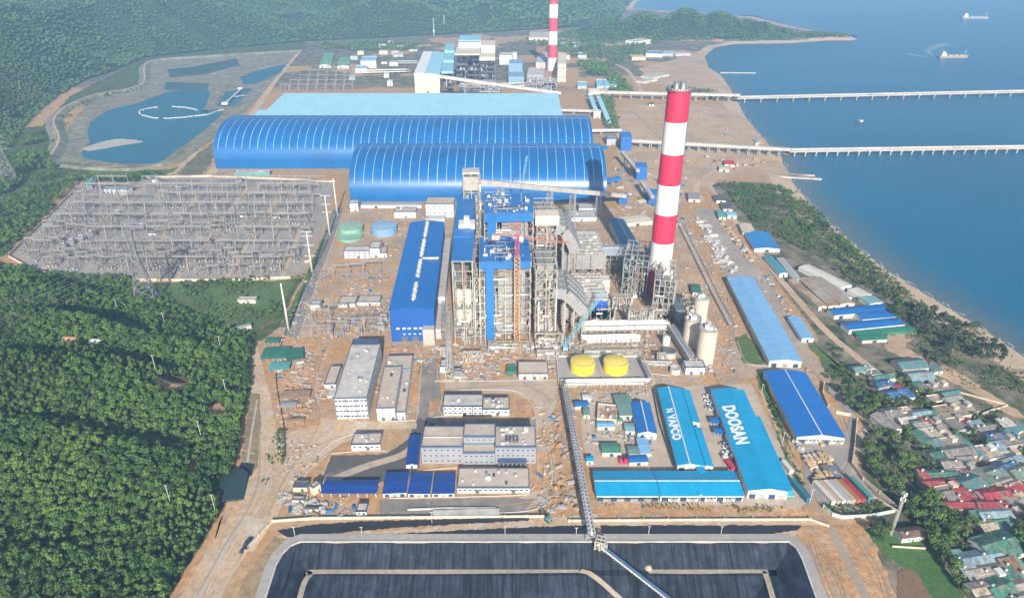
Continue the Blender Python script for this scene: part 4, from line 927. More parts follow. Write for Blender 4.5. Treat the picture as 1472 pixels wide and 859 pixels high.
# ---- cranes
def lattice(b, p, q, w, n, t=.35):
    p, q = Vector(p), Vector(q); d = (q-p).normalized(); u = Vector((0, 0, 1)) if abs(d.z) < .9 else Vector((0, 1, 0)); a = d.cross(u).normalized()*w/2; c = a.cross(d).normalized()*w/2
    cs = [a+c, a-c, -a-c, c-a]
    for k in cs: b.bar(p+k, q+k, t)
    for i in range(n):
        s, e = p+(q-p)*i/n, p+(q-p)*(i+1)/n
        for k in range(4): b.bar(s+cs[k], e+cs[(k+1) % 4], t*.7); b.bar(e+cs[k], e+cs[(k+1) % 4], t*.7)
crane_o = M('crane_orange', (.52, .30, .14), .6, var=.15); crane_r = M('crane_red', (.55, .06, .07), .6); crane_t = M('crane_turquoise', (.22, .50, .58), .6, var=.15)
o = P(743, 497); root = E('tower_crane', o, 0, 'orange and red tower crane standing against the front boiler', 'crane')
b = MB(); lattice(b, (0, 0, 0), (0, 0, 82), 4.2, 22, .5); b.obj('mast', crane_o, root); b = MB(); lattice(b, (0, 0, 82), (0, 0, 100), 3, 5, .35); b.obj('upper_mast', crane_r, root)
b = MB(); lattice(b, (-18, 6, 99), (40, -9, 97), 1.5, 20, .15); b.obj('jib', M('jib_red', (.48, .20, .13), .6), root); b = MB(); b.bar((0, 0, 100), (0, 0, 111), 1.2); b.bar((0, 0, 111), (36, -8, 99), .25); b.bar((0, 0, 111), (-16, 5, 100), .25); b.obj('tower_head', crane_r, root)
b = MB(); b.box(-20, 4, 94, -14, 8, 98); b.obj('counterweight', conc, root); b = MB(); b.box(1.6, -2, 96, 4.6, 1, 99); b.obj('cab', wht, root)
def crawler(label, base, tip, mat, w=1.8):
    o = Vector(base); root = E('crawler_crane', o, 0, label, 'crane'); b = MB()
    lattice(b, (0, 1, 2.5), Vector(tip)-o, w, 18, .22); b.obj('boom', mat, root)
    b = MB(); b.cbox((0, -2.5, 1.6), 4, 7.5, 2.8); b.obj('body', mat, root); b = MB(); b.cbox((2.3, .5, 1.6), 1.4, 2, 2.2); b.obj('cab', glass, root)
    for s in (-1, 1): b = MB(); b.prism([(-4, .3), (-3.4, 0), (3.4, 0), (4, .3), (4, 1), (3.4, 1.5), (-3.4, 1.5), (-4, 1)], s*2.8-.6, s*2.8+.6, 'x'); b.obj('track', black, root)
    b = MB(); t_ = Vector(tip)-o; b.bar((0, -5, 4.4), t_, .14); b.bar((0, -5, 4), (0, -3, 12), .4); b.bar((0, -3, 12), t_, .12); b.bar(t_, (t_.x, t_.y+1, t_.z*.4), .1); b.obj('rigging', steel, root)
    return root
c0 = P(812, 500); crawler('turquoise crawler crane with its boom leaning right over the precipitator', c0, (c0.x+32, c0.y+20, 42), crane_t, 2.2)
c0 = P(655, 300); crawler('dark blue crawler crane raised against the arched shed near the head tower', (-64, 800, 0), (-56, 800, 62), M('crane_navy', (.06, .14, .25), .6), 1.6)
crawler('slim turquoise crawler crane behind the rear boiler', (2, 720, 0), (16, 730, 96), crane_t, 1.8)
crawler('white crawler crane leaning between the striped chimney and the fans', P(911, 426), (P(911, 426).x+18, P(911, 426).y+32, 44), pipew, 1.4)
# ---- pipe racks
def rack(name, label, p, q, w=6, h=7, n=10, seed=1, levels=2, pm=None):
    p, q = Vector(p), Vector(q); o = p.copy(); d = (q-p); L_ = d.length; yaw = math.atan2(d.y, d.x); root = E(name, o, yaw, label, 'pipe rack'); r = random.Random(seed); b = MB()
    for k in range(n+1):
        x = L_*k/n
        for y in (0, w): b.bar((x, y, 0), (x, y, h), .5)
        for l in range(levels): z = h*(l+1)/levels; b.bar((x, 0, z), (x, w, z), .45)
    for l in range(levels):
        z = h*(l+1)/levels
        for y in (0, w): b.bar((0, y, z), (L_, y, z), .4)
    for k in range(0, n, 3): b.bar((L_*k/n, 0, .3), (L_*(k+1)/n, 0, h), .3)
    b.obj('rack_frame', steelt, root); b = MB()
    for l in range(levels):
        z = h*(l+1)/levels; y = .5
        while y < w-.4: rr = r.uniform(.18, .48); b.mat(r.choice([0, 0, 1, 2])); b.tube((r.uniform(0, L_*.1), y+rr, z+.3+rr), (L_*r.uniform(.9, 1), y+rr, z+.3+rr), rr, n=7); y += rr*2+r.uniform(.1, .5)
    b.obj('pipes', pm or [silver, pipew, steel], root); return root
rack('pipe_rack', 'long pipe rack running across in front of the precipitators', P(832, 482), P(962, 480), 9, 9, 16, 3)
rack('pipe_rack', 'second pipe rack parallel to the one before the precipitators', P(836, 498), P(922, 496), 8, 6, 12, 4)
rack('pipe_rack', 'short pipe rack leading from the hopper house to the pump house', P(1000, 528), P(968, 478), 6, 8, 7, 5)
rack('pipe_rack', 'pipe rack with white pipes along the left of the boilers', P(650, 545), P(648, 452), 5, 8, 12, 6)
rack('pipe_rack', 'low pipe rack along the front edge of the yellow tank bund', P(806, 558), P(938, 556), 5, 4.5, 14, 7)
rack('pipe_rack', 'pipe rack running away right of the yellow tank bund', P(940, 552), P(926, 522), 4, 4.5, 5, 8)
rack('pipe_rack', 'pipe rack between the bund and the small round tanks', P(922, 528), P(968, 530), 3.5, 4.5, 5, 9)
rack('pipe_rack', 'pipe rack beside the turbine hall and the bunker bay', P(641, 486), P(643, 400), 4, 9, 12, 10)
# pipe conveyor bridge from the plant to the ash pond
pa, pb = P(812, 556, 9), P(851, 768, 9)
root = E('pipe_conveyor', (pa.x, pa.y, 0), 0, 'long grey truss of the pipe conveyor running down to the ash pond', 'conveyor'); o = Vector((pa.x, pa.y, 0)); a, c = pa-o, pb-o; b = MB(); lattice(b, a, c, 3.6, 46, .34); b.obj('truss', M('truss_grey', (.42, .42, .42), .6, .2, var=.2), root)
b = MB(); b.tube(a, c, .9, n=10); b.obj('pipe_belt', silver, root); b = MB(); b.bar(a+Vector((0, 0, -1.9)), c+Vector((0, 0, -1.9)), 3.6, .2); b.obj('walkway', steeld, root)
for t in (.02, .14, .26, .38, .50, .62, .74, .86, .97):
    m = a+(c-a)*t; b = MB()
    for s in (-1.8, 1.8): b.bar((m.x+s*1.4, m.y, 0), (m.x+s, m.y, 7.2), .5)
    b.bar((m.x-2.4, m.y, .5), (m.x+1.9, m.y, 6.8), .3); b.obj('trestle', steel, root)
sp = blk((851, 789), (868, 789), 777, (850, 771)); steelwork('pond_transfer_station', 'small pale transfer station on the rim of the ash pond', (P(855, 789), R(-20), 5, 5, 6), 2, 2, 2, seed=51, dens=.9, cat='transfer station', pipes=4)
b = MB(); pa, pb = P(866, 786, 2.5), P(985, 878, -11); root = E('belt_conveyor', (pa.x, pa.y, 0), 0, 'blue and white belt conveyor sloping down into the ash pond', 'conveyor'); o = Vector((pa.x, pa.y, 0)); a, c = pa-o, pb-o
d = (c-a).normalized(); sx = d.cross(Vector((0, 0, 1))).normalized(); b = MB(); b.bar(a+sx*-.8, c+sx*-.8, 1.1, .6); b.obj('belt_cover', M('belt_blue', (.07, .14, .26), .6), root); b = MB(); b.bar(a+sx*.8, c+sx*.8, 1.1, .25); b.obj('walkway', pipew, root)
b = MB()
for k in range(34): m = a+(c-a)*(k+.5)/34; b.bar(m+sx*1.4, m+sx*1.4+Vector((0, 0, 1.1)), .1); b.bar(m+sx*.1-Vector((0, 0, .3)), m+sx*.1-Vector((0, 0, 2.2)), .25)
b.bar(a+sx*1.4+Vector((0, 0, 1.1)), c+sx*1.4+Vector((0, 0, 1.1)), .12); b.obj('railing', pipew, root)
# ================================================================ OFFICES, WAREHOUSES, YARDS
# ---- long white building and its neighbours
flat('workshop', 'long white flat-roofed workshop with dark bands beside the asphalt road', blk((484, 602), (531, 600), 572, (505, 494)), wht, concl, bands=(4, 3), trim=M('blue_grey_trim', (.10, .14, .22)), doors=0, rows=4, cols=9, rcols=26, ww=2.2, wh=1.5, cat='workshop', units=9)
sp = roofblk((505, 494), (544, 494), (508, 487), 18.6); flat('stair_block', 'dark blue stair block behind the long white workshop', (sp[0]+Vector((0, .3, 0)), *sp[1:]), M('slate_blue_wall', (.05, .08, .15)), M('slate_blue_roof', (.08, .10, .16)), trim=navy, doors=0, cat='plant building')
flat('workshop_annex', 'small tan-roofed annex on the left of the long white workshop', blk((467, 558), (483, 558), 551, (475, 525)), wht, tanroof, cat='plant building')
flat('annex_shed', 'low concrete lean-to in front of the tan-roofed annex', blk((471, 572), (482, 572), 568, (473, 558)), concl, concl, trim=gry, cat='plant building')
o, yaw, w, d, h = blk((542, 604), (584, 603), 591, (557, 511))
flat('electrical_building', 'long double-height tan-roofed electrical building right of the white workshop', (o, yaw, w*.66, d*.72, h+3), wht, tanroof, bands=(2, 3), trim=MATS['blue_grey_trim'], doors=2, units=5, cat='plant building')
flat('electrical_annex', 'lower tan-roofed annex along the right of the electrical building', (Vector((o.x+math.cos(yaw)*w*.67, o.y+math.sin(yaw)*w*.67, 0)), yaw, w*.33, d*.72, h-1), wht, tanroof, bands=(1, 1), trim=MATS['blue_grey_trim'], doors=1, units=2, cat='plant building')
q = Vector((o.x-math.sin(yaw)*d*.73, o.y+math.cos(yaw)*d*.73, 0)); flat('electrical_annex', 'tan-roofed rear block behind the electrical building', (q, yaw, w*.98, d*.27, h), wht, tanroof, trim=MATS['blue_grey_trim'], doors=0, units=2, cat='plant building')
flat('control_building', 'white two-storey building with grey roof behind the main office', blk((637, 597), (694, 597), 583, (640, 566)), wht, concl, rows=2, cols=8, bands=(2, 4), doors=1, units=3, cat='plant building', ww=2)
flat('control_annex', 'low annex with stacked roof machines right of the white two-storey building', blk((694, 597), (732, 597), 587, (694, 570)), wht, tanroof, rows=1, cols=4, units=9, doors=1, cat='plant building', ww=2)
flat('gate_office', 'small white tan-roofed building beside the dark asphalt yard', blk((506, 647), (547, 646), 638, (512, 622)), wht, tanroof, rows=1, cols=5, units=4, cat='plant building', ww=2)
# ---- main office in three wings
officew = M('office_tile_grey', (.27, .28, .30), .6, var=.06); otrim = M('office_trim', (.07, .11, .20))
oL = blk((607, 666), (666, 666), 641, (611, 612)); oR = blk((712, 666), (770, 666), 641, (711, 611))
main = E('office_building', oL[0], 0, 'large grey main office in three wings with rows of small windows', 'office building')
def wing(x0, y0, w, d, h, roofm_, rows, cols, steps=None):
    b = MB(); b.box(x0, y0, 0, x0+w, y0+d, h-.02, top=False); b.obj('wall', officew, main)
    b = MB(); b.box(x0+.3, y0+.3, h-.9, x0+w-.3, y0+d-.3, h-.6); b.obj('roof', roofm_, main)
    b = MB()
    for q in ((x0-.1, y0-.1, x0+w+.1, y0+.3), (x0-.1, y0+d-.3, x0+w+.1, y0+d+.1), (x0-.1, y0+.3, x0+.3, y0+d-.3), (x0+w-.3, y0+.3, x0+w+.1, y0+d-.3)): b.box(q[0], q[1], h-1.4, q[2], q[3], h+.05)
    b.obj('parapet', otrim, main); me = winmesh(1.7, 1.2)
    for r_ in range(rows):
        for c in range(cols): inst(me, 'window', main, (x0+w*(c+.6)/(cols+.2), y0-.03, (h-1.2)*(r_+.55)/rows))
LW = oL[2]; RX = (oR[0]-oL[0]).x; RW = oR[2]; OD = oL[3]; OH = oL[4]
wing(0, 0, LW, OD, OH, tanroof, 3, 7); wing(RX, 0, RW, OD, OH, tanroof, 3, 8)
wing(LW+.15, -1.5, RX-LW-.3, OD*.42, OH-3.5, tanroof, 2, 6); wing(LW+.15, -1.5+OD*.42+.1, RX-LW-.3, OD*.62, OH+2.5, tanroof, 1, 0)
me = winmesh(1.5, 1.1)
for k in range(5): inst(me, 'window', main, (LW+3+k*3.6, OD*.42-1.45, OH-.6))
b = MB(); b.box(RX+2, -5, 4.4, RX+RW-6, -.15, 4.9); b.obj('entrance_canopy', otrim, main)
for k in range(7): x = RX+2.6+k*(RW-9.5)/6; b = MB(); b.bar((x, -4.4, 0), (x, -4.4, 4.4), .5); b.obj('canopy_column', officew, main)
r = random.Random(4)
for k in range(16): b = MB(); x, y = RX+r.uniform(2, RW-5), r.uniform(2, OD-3); s = r.uniform(.9, 2.2); b.box(x, y, OH-.6, x+s*1.4, y+s, OH-.6+s*.7); b.obj('roof_unit', r.choice([silver, pipew, gry]), main)
for k in range(8): b = MB(); x, y = RX+RW*.25+(k % 4)*2.3, OD*.2+(k//4)*3; b.box(x, y, OH-.6, x+1.6, y+2, OH+1); b.box(x+.2, y+.3, OH+1.01, x+1.4, y+1.7, OH+1.12); b.obj('roof_unit', steeld, main)
b = MB(); b.box(1, OD*.45, OH-.6, LW-1, OD*.45+.4, OH+.3); b.box(LW*.7, OD*.46, OH-.59, LW*.7+.4, OD-1, OH+.3); b.obj('roof_kerb', conc, main)
flat('canteen', 'low white building with broad tan roof in front of the main office', blk((657.5, 708), (761, 708), 700, (657, 672)), wht, tanroof, rows=1, cols=14, doors=2, units=12, trim=otrim, cat='plant building', ww=2.2)
for lab, A, B, bk in (('leftmost of the three square blue-roofed sheds in a row', (551, 714), (584, 714), (555, 679)), ('middle of the three square blue-roofed sheds in a row', (587, 714), (618, 714), (592, 680)), ('rightmost of the three square blue-roofed sheds in a row', (622, 714), (653, 714), (625, 680))):
    gable('store_shed', lab, blk(A, B, 709, bk), .8, ctlblue_x, wht, 'x', cat='shed', doors=3, over=.3, cap=False)
gable('parking_shed', 'long deep blue open shed on white posts by the asphalt yard', blk((463, 714), (541, 714), 708, (468, 690)), 1.0, ctlblue_x, wht, 'x', cat='shed', posts=True, cap=False)
gable('narrow_shed', 'narrow deep blue roofed shed left of the main office', blk((584, 673), (600, 673), 668, (589, 626)), .8, ctlblue, wht, 'y', cat='shed', doors=1, over=.3, cap=False)
flat('guard_house', 'small white flat-roofed guard house near the channel wall', blk((513, 741), (527, 741), 734, (515, 722)), wht, concl, rows=1, cols=2, cat='hut')
for lab, A, B, yt, bk, m_ in (('small site cabin with dark roof left of the long open shed', (422, 706), (442, 706), 699, (428, 690), steeld), ('small tan cabin between the site cabin and the channel wall', (420, 722), (437, 722), 717, (422, 712), tanroof), ('green-roofed site hut on the storage strip by the wall', (438, 735), (458, 735), 730, (439, 728), green), ('small light cabin at the corner of the asphalt yard', (452, 712), (462, 705), 700, (454, 690), tanroof), ('grey substation hut by the road bend left of the workshop', (447, 446), (461, 446), 437, (449, 431), gry)):
    flat('site_hut', lab, blk(A, B, yt, bk), crm, m_, trim=steeld, cat='hut')
# buildings near the switch yards and behind the turbine hall
flat('relay_building', 'pale relay building with a small tower in front of the round tanks', blk((495, 371), (532, 371), 360, (497, 353)), wht, concl, rows=2, cols=9, bands=(2, 5), cat='plant building')
flat('relay_tower', 'taller pale block at the right end of the relay building', blk((532, 370), (547, 370), 356, (534, 347)), wht, concl, rows=1, cols=2, cat='plant building', bands=(2, 2))
flat('relay_tower', 'low block right of the taller pale relay block', blk((547, 370), (556, 370), 363, (548, 354)), wht, tanroof, cat='plant building')
flat('water_building', 'small white two-storey building at the left corner of the nearer arched shed', blk((503, 304), (516, 304), 292, (503, 287)), wht, concl, bands=(3, 1), cat='plant building')
flat('pump_building', 'pale low building behind the blue water tank', blk((567, 313), (598, 313), 304, (568, 297)), wht, tanroof, rows=1, cols=6, cat='plant building', units=3)
gable('long_store', 'long narrow grey-roofed store along the foot of the nearer arched shed', blk((519, 299), (606, 299), 295, (519, 291)), .6, roofm('store_grey', (.40, .38, .36), 'x'), wht, 'x', cat='shed', cap=False)
flat('crusher_house', 'tall white building with tan roof and dark bands beside the bunker bay', blk((612, 312), (653, 312), 293, (613, 283)), wht, tanroof, bands=(3, 3), rows=2, cols=5, cat='plant building')
flat('crusher_annex', 'low concrete annex in front of the tall white banded building', blk((612, 322), (640, 322), 314, (612, 309)), concl, concl, trim=gry, cat='plant building')
flat('ash_office', 'white building with two roofs right of the rear boiler frames', blk((812, 318), (857, 318), 311, (817, 302)), wht, concl, rows=1, cols=8, cat='plant building', units=2)
flat('ash_annex', 'upper white block at the back of the two-roofed building', blk((832, 306), (857, 306), 298, (832, 292)), wht, concl, rows=1, cols=4, cat='plant building')
flat('switch_office', 'small tan-roofed building among the transformers left of the turbine hall', blk((487, 441), (511, 441), 435, (489, 425)), wht, tanroof, rows=1, cols=4, cat='plant building')
flat('switch_office', 'second small tan-roofed building just right of the first one by the transformers', blk((514, 439), (546, 439), 433, (516, 424)), wht, tanroof, rows=1, cols=5, cat='plant building')
flat('yard_office', 'white two-storey switchyard office with grey roof and rows of windows', blk((147, 279), (183, 280), 271, (148, 266)), wht, M('office_grey_roof', (.30, .36, .38)), rows=2, cols=6, cat='office building', ww=2.4, wh=1.8)
gable('yard_shed', 'green-roofed shed beside the switchyard office', blk((118, 273), (132, 273), 269, (126, 256)), .8, roofm('yard_green', (.10, .28, .24), 'y'), gry, 'y', cat='shed')
flat('yard_hut', 'white hut at the far corner of the switchyard', blk((219, 262), (228, 262), 257, (220, 255)), wht, concl, cat='hut')
flat('pump_shed', 'row of teal sheds with a machine deck at the foot of the longer arched shed', blk((337, 253), (388, 252), 248, (338, 245)), M('teal_wall', (.10, .32, .32)), steelt, trim=steel, cat='shed', units=8)
flat('fuel_pump_house', 'long tan unfinished pump building left of the yellow tanks', blk((745, 545), (788, 545), 536, (745, 519)), crm, tanroof, bands=(1, 4), trim=steeld, cat='plant building', doors=3)
flat('green_cabin', 'small dark green cabin left of the tan pump building', blk((728, 540), (741, 540), 533, (729, 524)), green, green, trim=green, cat='hut')
flat('site_block', 'small pale block beside the pipe rack at the asphalt road', blk((633, 535), (644, 535), 526, (634, 516)), wht, concl, cat='plant building')
flat('site_block', 'square grey block right of the small pale one', blk((653, 540), (664, 540), 532, (653, 528)), concl, concl, cat='plant building')
# ---- contractor yard: warehouses with lettering
cyan = (.005, .31, .56)
cy_y = roofm('cyan_sheet', cyan, 'y', st=.06); cy_x = roofm('cyan_sheet', cyan, 'x', st=.08)
bl_x = roofm('mid_blue_sheet', (.012, .15, .44), 'x', st=.08, sp=4)
lettw = M('white_lettering', (.80, .80, .80), .6, var=.05)
def lettering(txt, root, spec, x, y0, size, hz, name='lettering', slope=0.0, stretch=1.0):
    """white letters lying on a roof slope, read from the back towards the front, tops to the right"""
    cu = bpy.data.curves.new('text', 'FONT'); cu.body = txt; cu.size = size; cu.extrude = .03; cu.space_character = 1.12; cu.offset = .05*size
    to = bpy.data.objects.new('text', cu); COL.objects.link(to)
    bpy.context.view_layer.update(); me = bpy.data.meshes.new_from_object(to); bpy.data.objects.remove(to)
    me.materials.clear(); me.materials.append(lettw); o = bpy.data.objects.new(name, me); COL.objects.link(o); o.parent = root
    o.location = (x, y0, hz); o.rotation_euler = (0, -slope, 0) if False else (slope, 0, R(-90)); o.scale = (stretch, 1, 1); return o
# warehouse A
o, yaw, w, d, h = roofblk((974, 668), (1014, 668), (946, 558), 5.5)
wa = gable('warehouse', 'cyan warehouse with white VAPCO lettering on its roof', (o, yaw, w, d, h), 1.8, cy_x, crm, 'y', doors=3, off=.42)
sl = math.atan2(1.8, w*.42)
def on_slope(x, w, h, rise, off): return h+.25+rise*min(x/(w*off), (w-x)/(w*(1-off)))
rfa = [c for c in wa.children if c.name.startswith('roof')][0]
lettering('VAPCO', rfa, None, w*.075, d*.60, 7.6, on_slope(w*.075, w, h, 1.8, .42)+.12, slope=sl, stretch=1.0)
b = MB()   # angular emblem ahead of the letters
for p_, q_ in (((0, 0), (4.4, 1.6)), ((4.4, -1.6), (0, 0)), ((0, 3.4), (4.4, 1.6)), ((0, 0), (0, 3.4)), ((4.4, 1.6), (4.4, 5.0)), ((0, 3.4), (4.4, 5.0)), ((2.2, 1.7), (0, 0))): pass
e0 = (w*.085, d*.635); ez = on_slope(e0[0], w, h, 1.8, .42)+.16
def seg(x0, y0, x1, y1, t=.55): b.bar((e0[0]+x0, e0[1]+y0, ez+x0*math.tan(sl)), (e0[0]+x1, e0[1]+y1, ez+x1*math.tan(sl)), t, .1)
seg(0, 4.2, 4.6, 4.2); seg(0, 4.2, 2.3, 2.4); seg(4.6, 4.2, 0, .6); seg(0, .6, 4.6, .6); seg(2.3, 2.4, 4.6, .6)
b.obj('emblem', lettw, rfa)
o2 = Vector((o.x+math.cos(yaw)*(w+.15), o.y+math.sin(yaw)*(w+.15), 0)); ax_ = Vector((-math.sin(yaw), math.cos(yaw), 0))
gable('warehouse_annex', 'front cyan lean-to along the right of the VAPCO warehouse', (o2, yaw, 4.8, d*.46, h-.4), 1.0, cy_x, crm, 'y', doors=1, off=0.0, cap=False, over=.2)
gable('warehouse_annex', 'rear cyan lean-to along the right of the VAPCO warehouse', (o2+ax_*(d*.53), yaw, 5.2, d*.46, h-.4), 1.0, cy_x, crm, 'y', doors=1, off=0.0, cap=False, over=.2)
b = None
# warehouse B
spB = roofblk((1076, 704), (1134, 701), (1023, 560), 6.5); o, yaw, w, d, h = spB
w = w*.94
wb = gable('warehouse', 'cyan warehouse with large white DOOSAN lettering on its roof', (o, yaw, w, d, h), 2.0, cy_x, wht, 'y', doors=4, off=.55, cap=False)
rfb = [c for c in wb.children if c.name.startswith('roof')][0]; sl = math.atan2(2.0, w*.55)
lettering('DOOSAN', rfb, None, w*.13, d*.80, 11.5, on_slope(w*.13, w, h, 2.0, .55)+.14, slope=sl, stretch=.80)
for t0, t1 in ((.52, .62), (.40, .50), (.16, .24), (.06, .14)):
    b = MB(); b.box(w+.1, d*t0, h-2.6, w+3.0, d*t1, h-2.3); b.box(w-.2, d*t0, h-2.3, w+.3, d*t1, h+.1); b.obj('side_canopy', M('royal_blue', (.01, .09, .42), .5), wb)
b = MB(); b.box(w+.4, d*.02, 0, w+4, d*.72, h-1); b.obj('side_aisle', cy_x, wb)
for k, t0 in enumerate((.66, .55)):
    q = o+ax_*0+Vector((-math.sin(yaw), math.cos(yaw), 0))*(d*t0)-Vector((math.cos(yaw), math.sin(yaw), 0))*7.2
    gable('side_shelter', ('rear' if k == 0 else 'front')+' small blue shelter on the left side of the DOOSAN warehouse', (q, yaw, 6.6, 6.5, 3.2), .5, bl_x, gry, 'x', cat='shelter', posts=True, cap=False, over=.2)
# long front building in two halves
for lab, A, B, bk in (('left half of the long blue-roofed building along the front of the yard', (858, 712), (948, 712), (853, 677)), ('right half of the long blue-roofed building along the front of the yard', (950, 712), (1070, 712), (946, 677))):
    o, yaw, w, d, h = roofblk(A, B, bk, 4.5); gable('yard_office_row', lab, (o, yaw, w-.4, d, h), 1.9, cy_y, wht, 'x', cat='warehouse', doors=9, rows=1, cols=22, over=.4)
q = roofblk((1004, 679), (1014, 679), (1001, 668), 4.8); gable('link_roof', 'small blue link roof between the VAPCO warehouse and the front building', q, .4, cy_y, wht, 'y', cat='shed', cap=False)
gable('warehouse', 'bright blue warehouse with cream front wall and pale ridge line', roofblk((1146, 627), (1213, 626), (1098, 534), 6), 2.2, roofm('bright_blue_sheet', (.012, .15, .48), 'x', sp=4, st=.08), crm, 'y', doors=4, rows=1, cols=12)
gable('warehouse', 'long light blue warehouse beside the rails', roofblk((1106, 518), (1152, 518), (1045, 398), 6), 1.6, roofm('sky_blue_sheet', (.20, .42, .66), 'x', sp=8, st=.06), crm, 'y', doors=3, cap=False)
gable('store_shed', 'narrow light blue shed right of the long light blue warehouse', roofblk((1153, 486), (1169, 485), (1133, 455), 4), .6, MATS['sky_blue_sheet_x'], wht, 'y', cat='shed', cap=False, doors=1)
# ---- workers' camp beside the coast road
camp = [('teal and blue roofed hall at the inland end of the camp', (1085, 357), (1120, 356), (1070, 333), 4, 1.2, roofm('camp_blue', (.03, .22, .50), 'x'), wht),
 ('square cream-roofed store behind the blue camp hall', (1068, 334), (1085, 333), (1062, 321), 4, .8, roofm('cream_sheet', (.60, .50, .36), 'x'), crm),
 ('long teal-blue roofed hut beside the coast road', (1121, 393), (1132, 392), (1099, 369), 4, .9, roofm('teal_sheet', (.07, .28, .36), 'x'), wht),
 ('grey narrow hut right of the long teal-blue one', (1141, 402), (1151, 400), (1116, 371), 3.5, .7, roofm('store_grey', (.2, .22, .24), 'x'), gry),
 ('first rust-streaked tan shed from the coast road', (1177, 441), (1190, 441), (1133, 402), 4, .9, roofm('rusty_tan_sheet', (.46, .36, .24), 'x', col2=(.34, .20, .10), c2=(.48, .6)), crm),
 ('second rust-streaked shed from the coast road, grey at its far end', (1191, 440), (1207, 438), (1148, 400), 4, .9, roofm('rusty_grey_sheet', (.40, .33, .25), 'x', col2=(.34, .20, .10), c2=(.50, .64)), crm),
 ('third rust-streaked shed from the coast road beside the white shed', (1208, 437), (1222, 430), (1164, 399), 4, .9, roofm('rusty_sheet', (.36, .30, .24), 'x', col2=(.33, .22, .12), c2=(.5, .62)), crm),
 ('long cream white shed of the camp nearest the shore scrub', (1209, 414), (1225, 410), (1148, 384), 4, .9, roofm('white_sheet', (.66, .61, .52), 'x'), wht),
 ('short grey shed in front of the long cream white one', (1212, 428), (1223, 426), (1198, 416), 3.5, .6, roofm('store_grey', (.33, .32, .3), 'x'), wht),
 ('short white shed behind the blue camp roofs', (1238, 427), (1251, 422), (1218, 417), 3.5, .6, MATS['white_sheet_x'], wht),
 ('pale teal roofed shed behind the blue camp roofs', (1250, 437), (1270, 434), (1238, 427), 3.5, .6, roofm('pale_teal_sheet', (.20, .38, .40), 'y'), wht)]
for lab, A, B, bk, h, rise, rm, wm in camp: gable('camp_shed', lab, roofblk(A, B, bk, h), rise, rm, wm, 'y', cat='shed', cap=False, doors=1, over=.3)
for lab, A, B, bk, rm in (('rearmost blue-roofed hall crossing the end of the camp', (1200, 453), (1279, 446), (1192, 444), bl_x), ('short blue-roofed hall in the middle of the camp end', (1240, 459), (1288, 455), (1233, 449), roofm('mid_blue_sheet', (.012, .15, .44), 'y', st=.1)), ('nearest long blue-roofed hall with a white front at the camp end', (1221, 474), (1301, 466), (1212, 464), bl_x)):
    gable('camp_hall', lab, roofblk(A, B, bk, 4.2), .8, MATS['mid_blue_sheet_y'] if 'mid_blue_sheet_y' in MATS else rm, wht, 'x', cat='shed', cap=False, doors=4, over=.3)
gable('green_net_store', 'long dark green roof strip in front of the blue camp halls', roofblk((1232, 481), (1316, 474), (1222, 475), 3), .4, roofm('net_green', (.03, .20, .12), 'y'), green, 'x', cat='shed', cap=False, doors=1)
gable('green_shed', 'small green-roofed shed on the grass below the camp', roofblk((1240, 489), (1276, 487), (1233, 481), 3), .5, MATS['net_green_y'], crm, 'x', cat='shed', cap=False, doors=1)
# ---- little contractor compound left of the VAPCO warehouse
gable('workshop_hall', 'blue gabled workshop left of the VAPCO warehouse', roofblk((917, 622), (944, 622), (908, 579), 5), 1.8, bl_x, wht, 'y', doors=2, cat='workshop')
comp = [('grey-green flat roof behind the blue gabled workshop', (891, 597), (914, 596), (882, 567), 4, roofm('grey_green', (.15, .26, .22), 'y')), ('light blue small roof in front of the pale concrete slab block', (859, 613), (884, 613), (858, 606), 3, MATS['sky_blue_sheet_x']),
 ('pale teal small roof beside the blue gabled workshop', (899, 619), (913, 619), (897, 608), 3, MATS['pale_teal_sheet_y']), ('tiny cyan kiosk beside the pipe conveyor', (843, 662), (853, 662), (841, 655), 3, cy_y), ('green workshop with pale stripes', (866, 650), (893, 650), (865, 637), 3.5, roofm('shop_green', (.07, .24, .16), 'y')),
 ('light blue lean-to in front of the blue gabled workshop', (920, 651), (935, 650), (915, 629), 3, MATS['sky_blue_sheet_x']), ('dull green roof left of the light blue lean-to', (904, 652), (920, 652), (900, 641), 3, MATS['grey_green_y']), ('long blue low roof by the two red tanks', (905, 664), (932, 663), (903, 655), 3, bl_x),
 ('small dark blue roof at the back corner of the contractor compound', (827, 584), (847, 582), (826, 577), 3, MATS['mid_blue_sheet_y']), ('small sage roof below the dark blue corner roof', (839, 596), (848, 596), (838, 584), 3, MATS['grey_green_y']), ('little white cabin with grey roof at the back of the compound', (838, 573), (850, 573), (837, 566), 3, concl), ('tiny green hut beside the grey-green flat roof', (888, 605), (895, 605), (887, 600), 2.6, MATS['shop_green_y'])]
for lab, A, B, bk, h, rm in comp: gable('compound_shed', lab, roofblk(A, B, bk, h), .5, rm, crm, 'x', cat='shed', cap=False, doors=1, over=.3)
flat('slab_block', 'pale unfinished concrete block with an earthy roof patch in the compound', blk((858, 606), (886, 605), 600, (860, 579)), crm, M('earthy_roof', (.52, .44, .34), .95, col2=(.36, .20, .11), c2=(.5, .58)), trim=crm, cat='plant building', units=4)
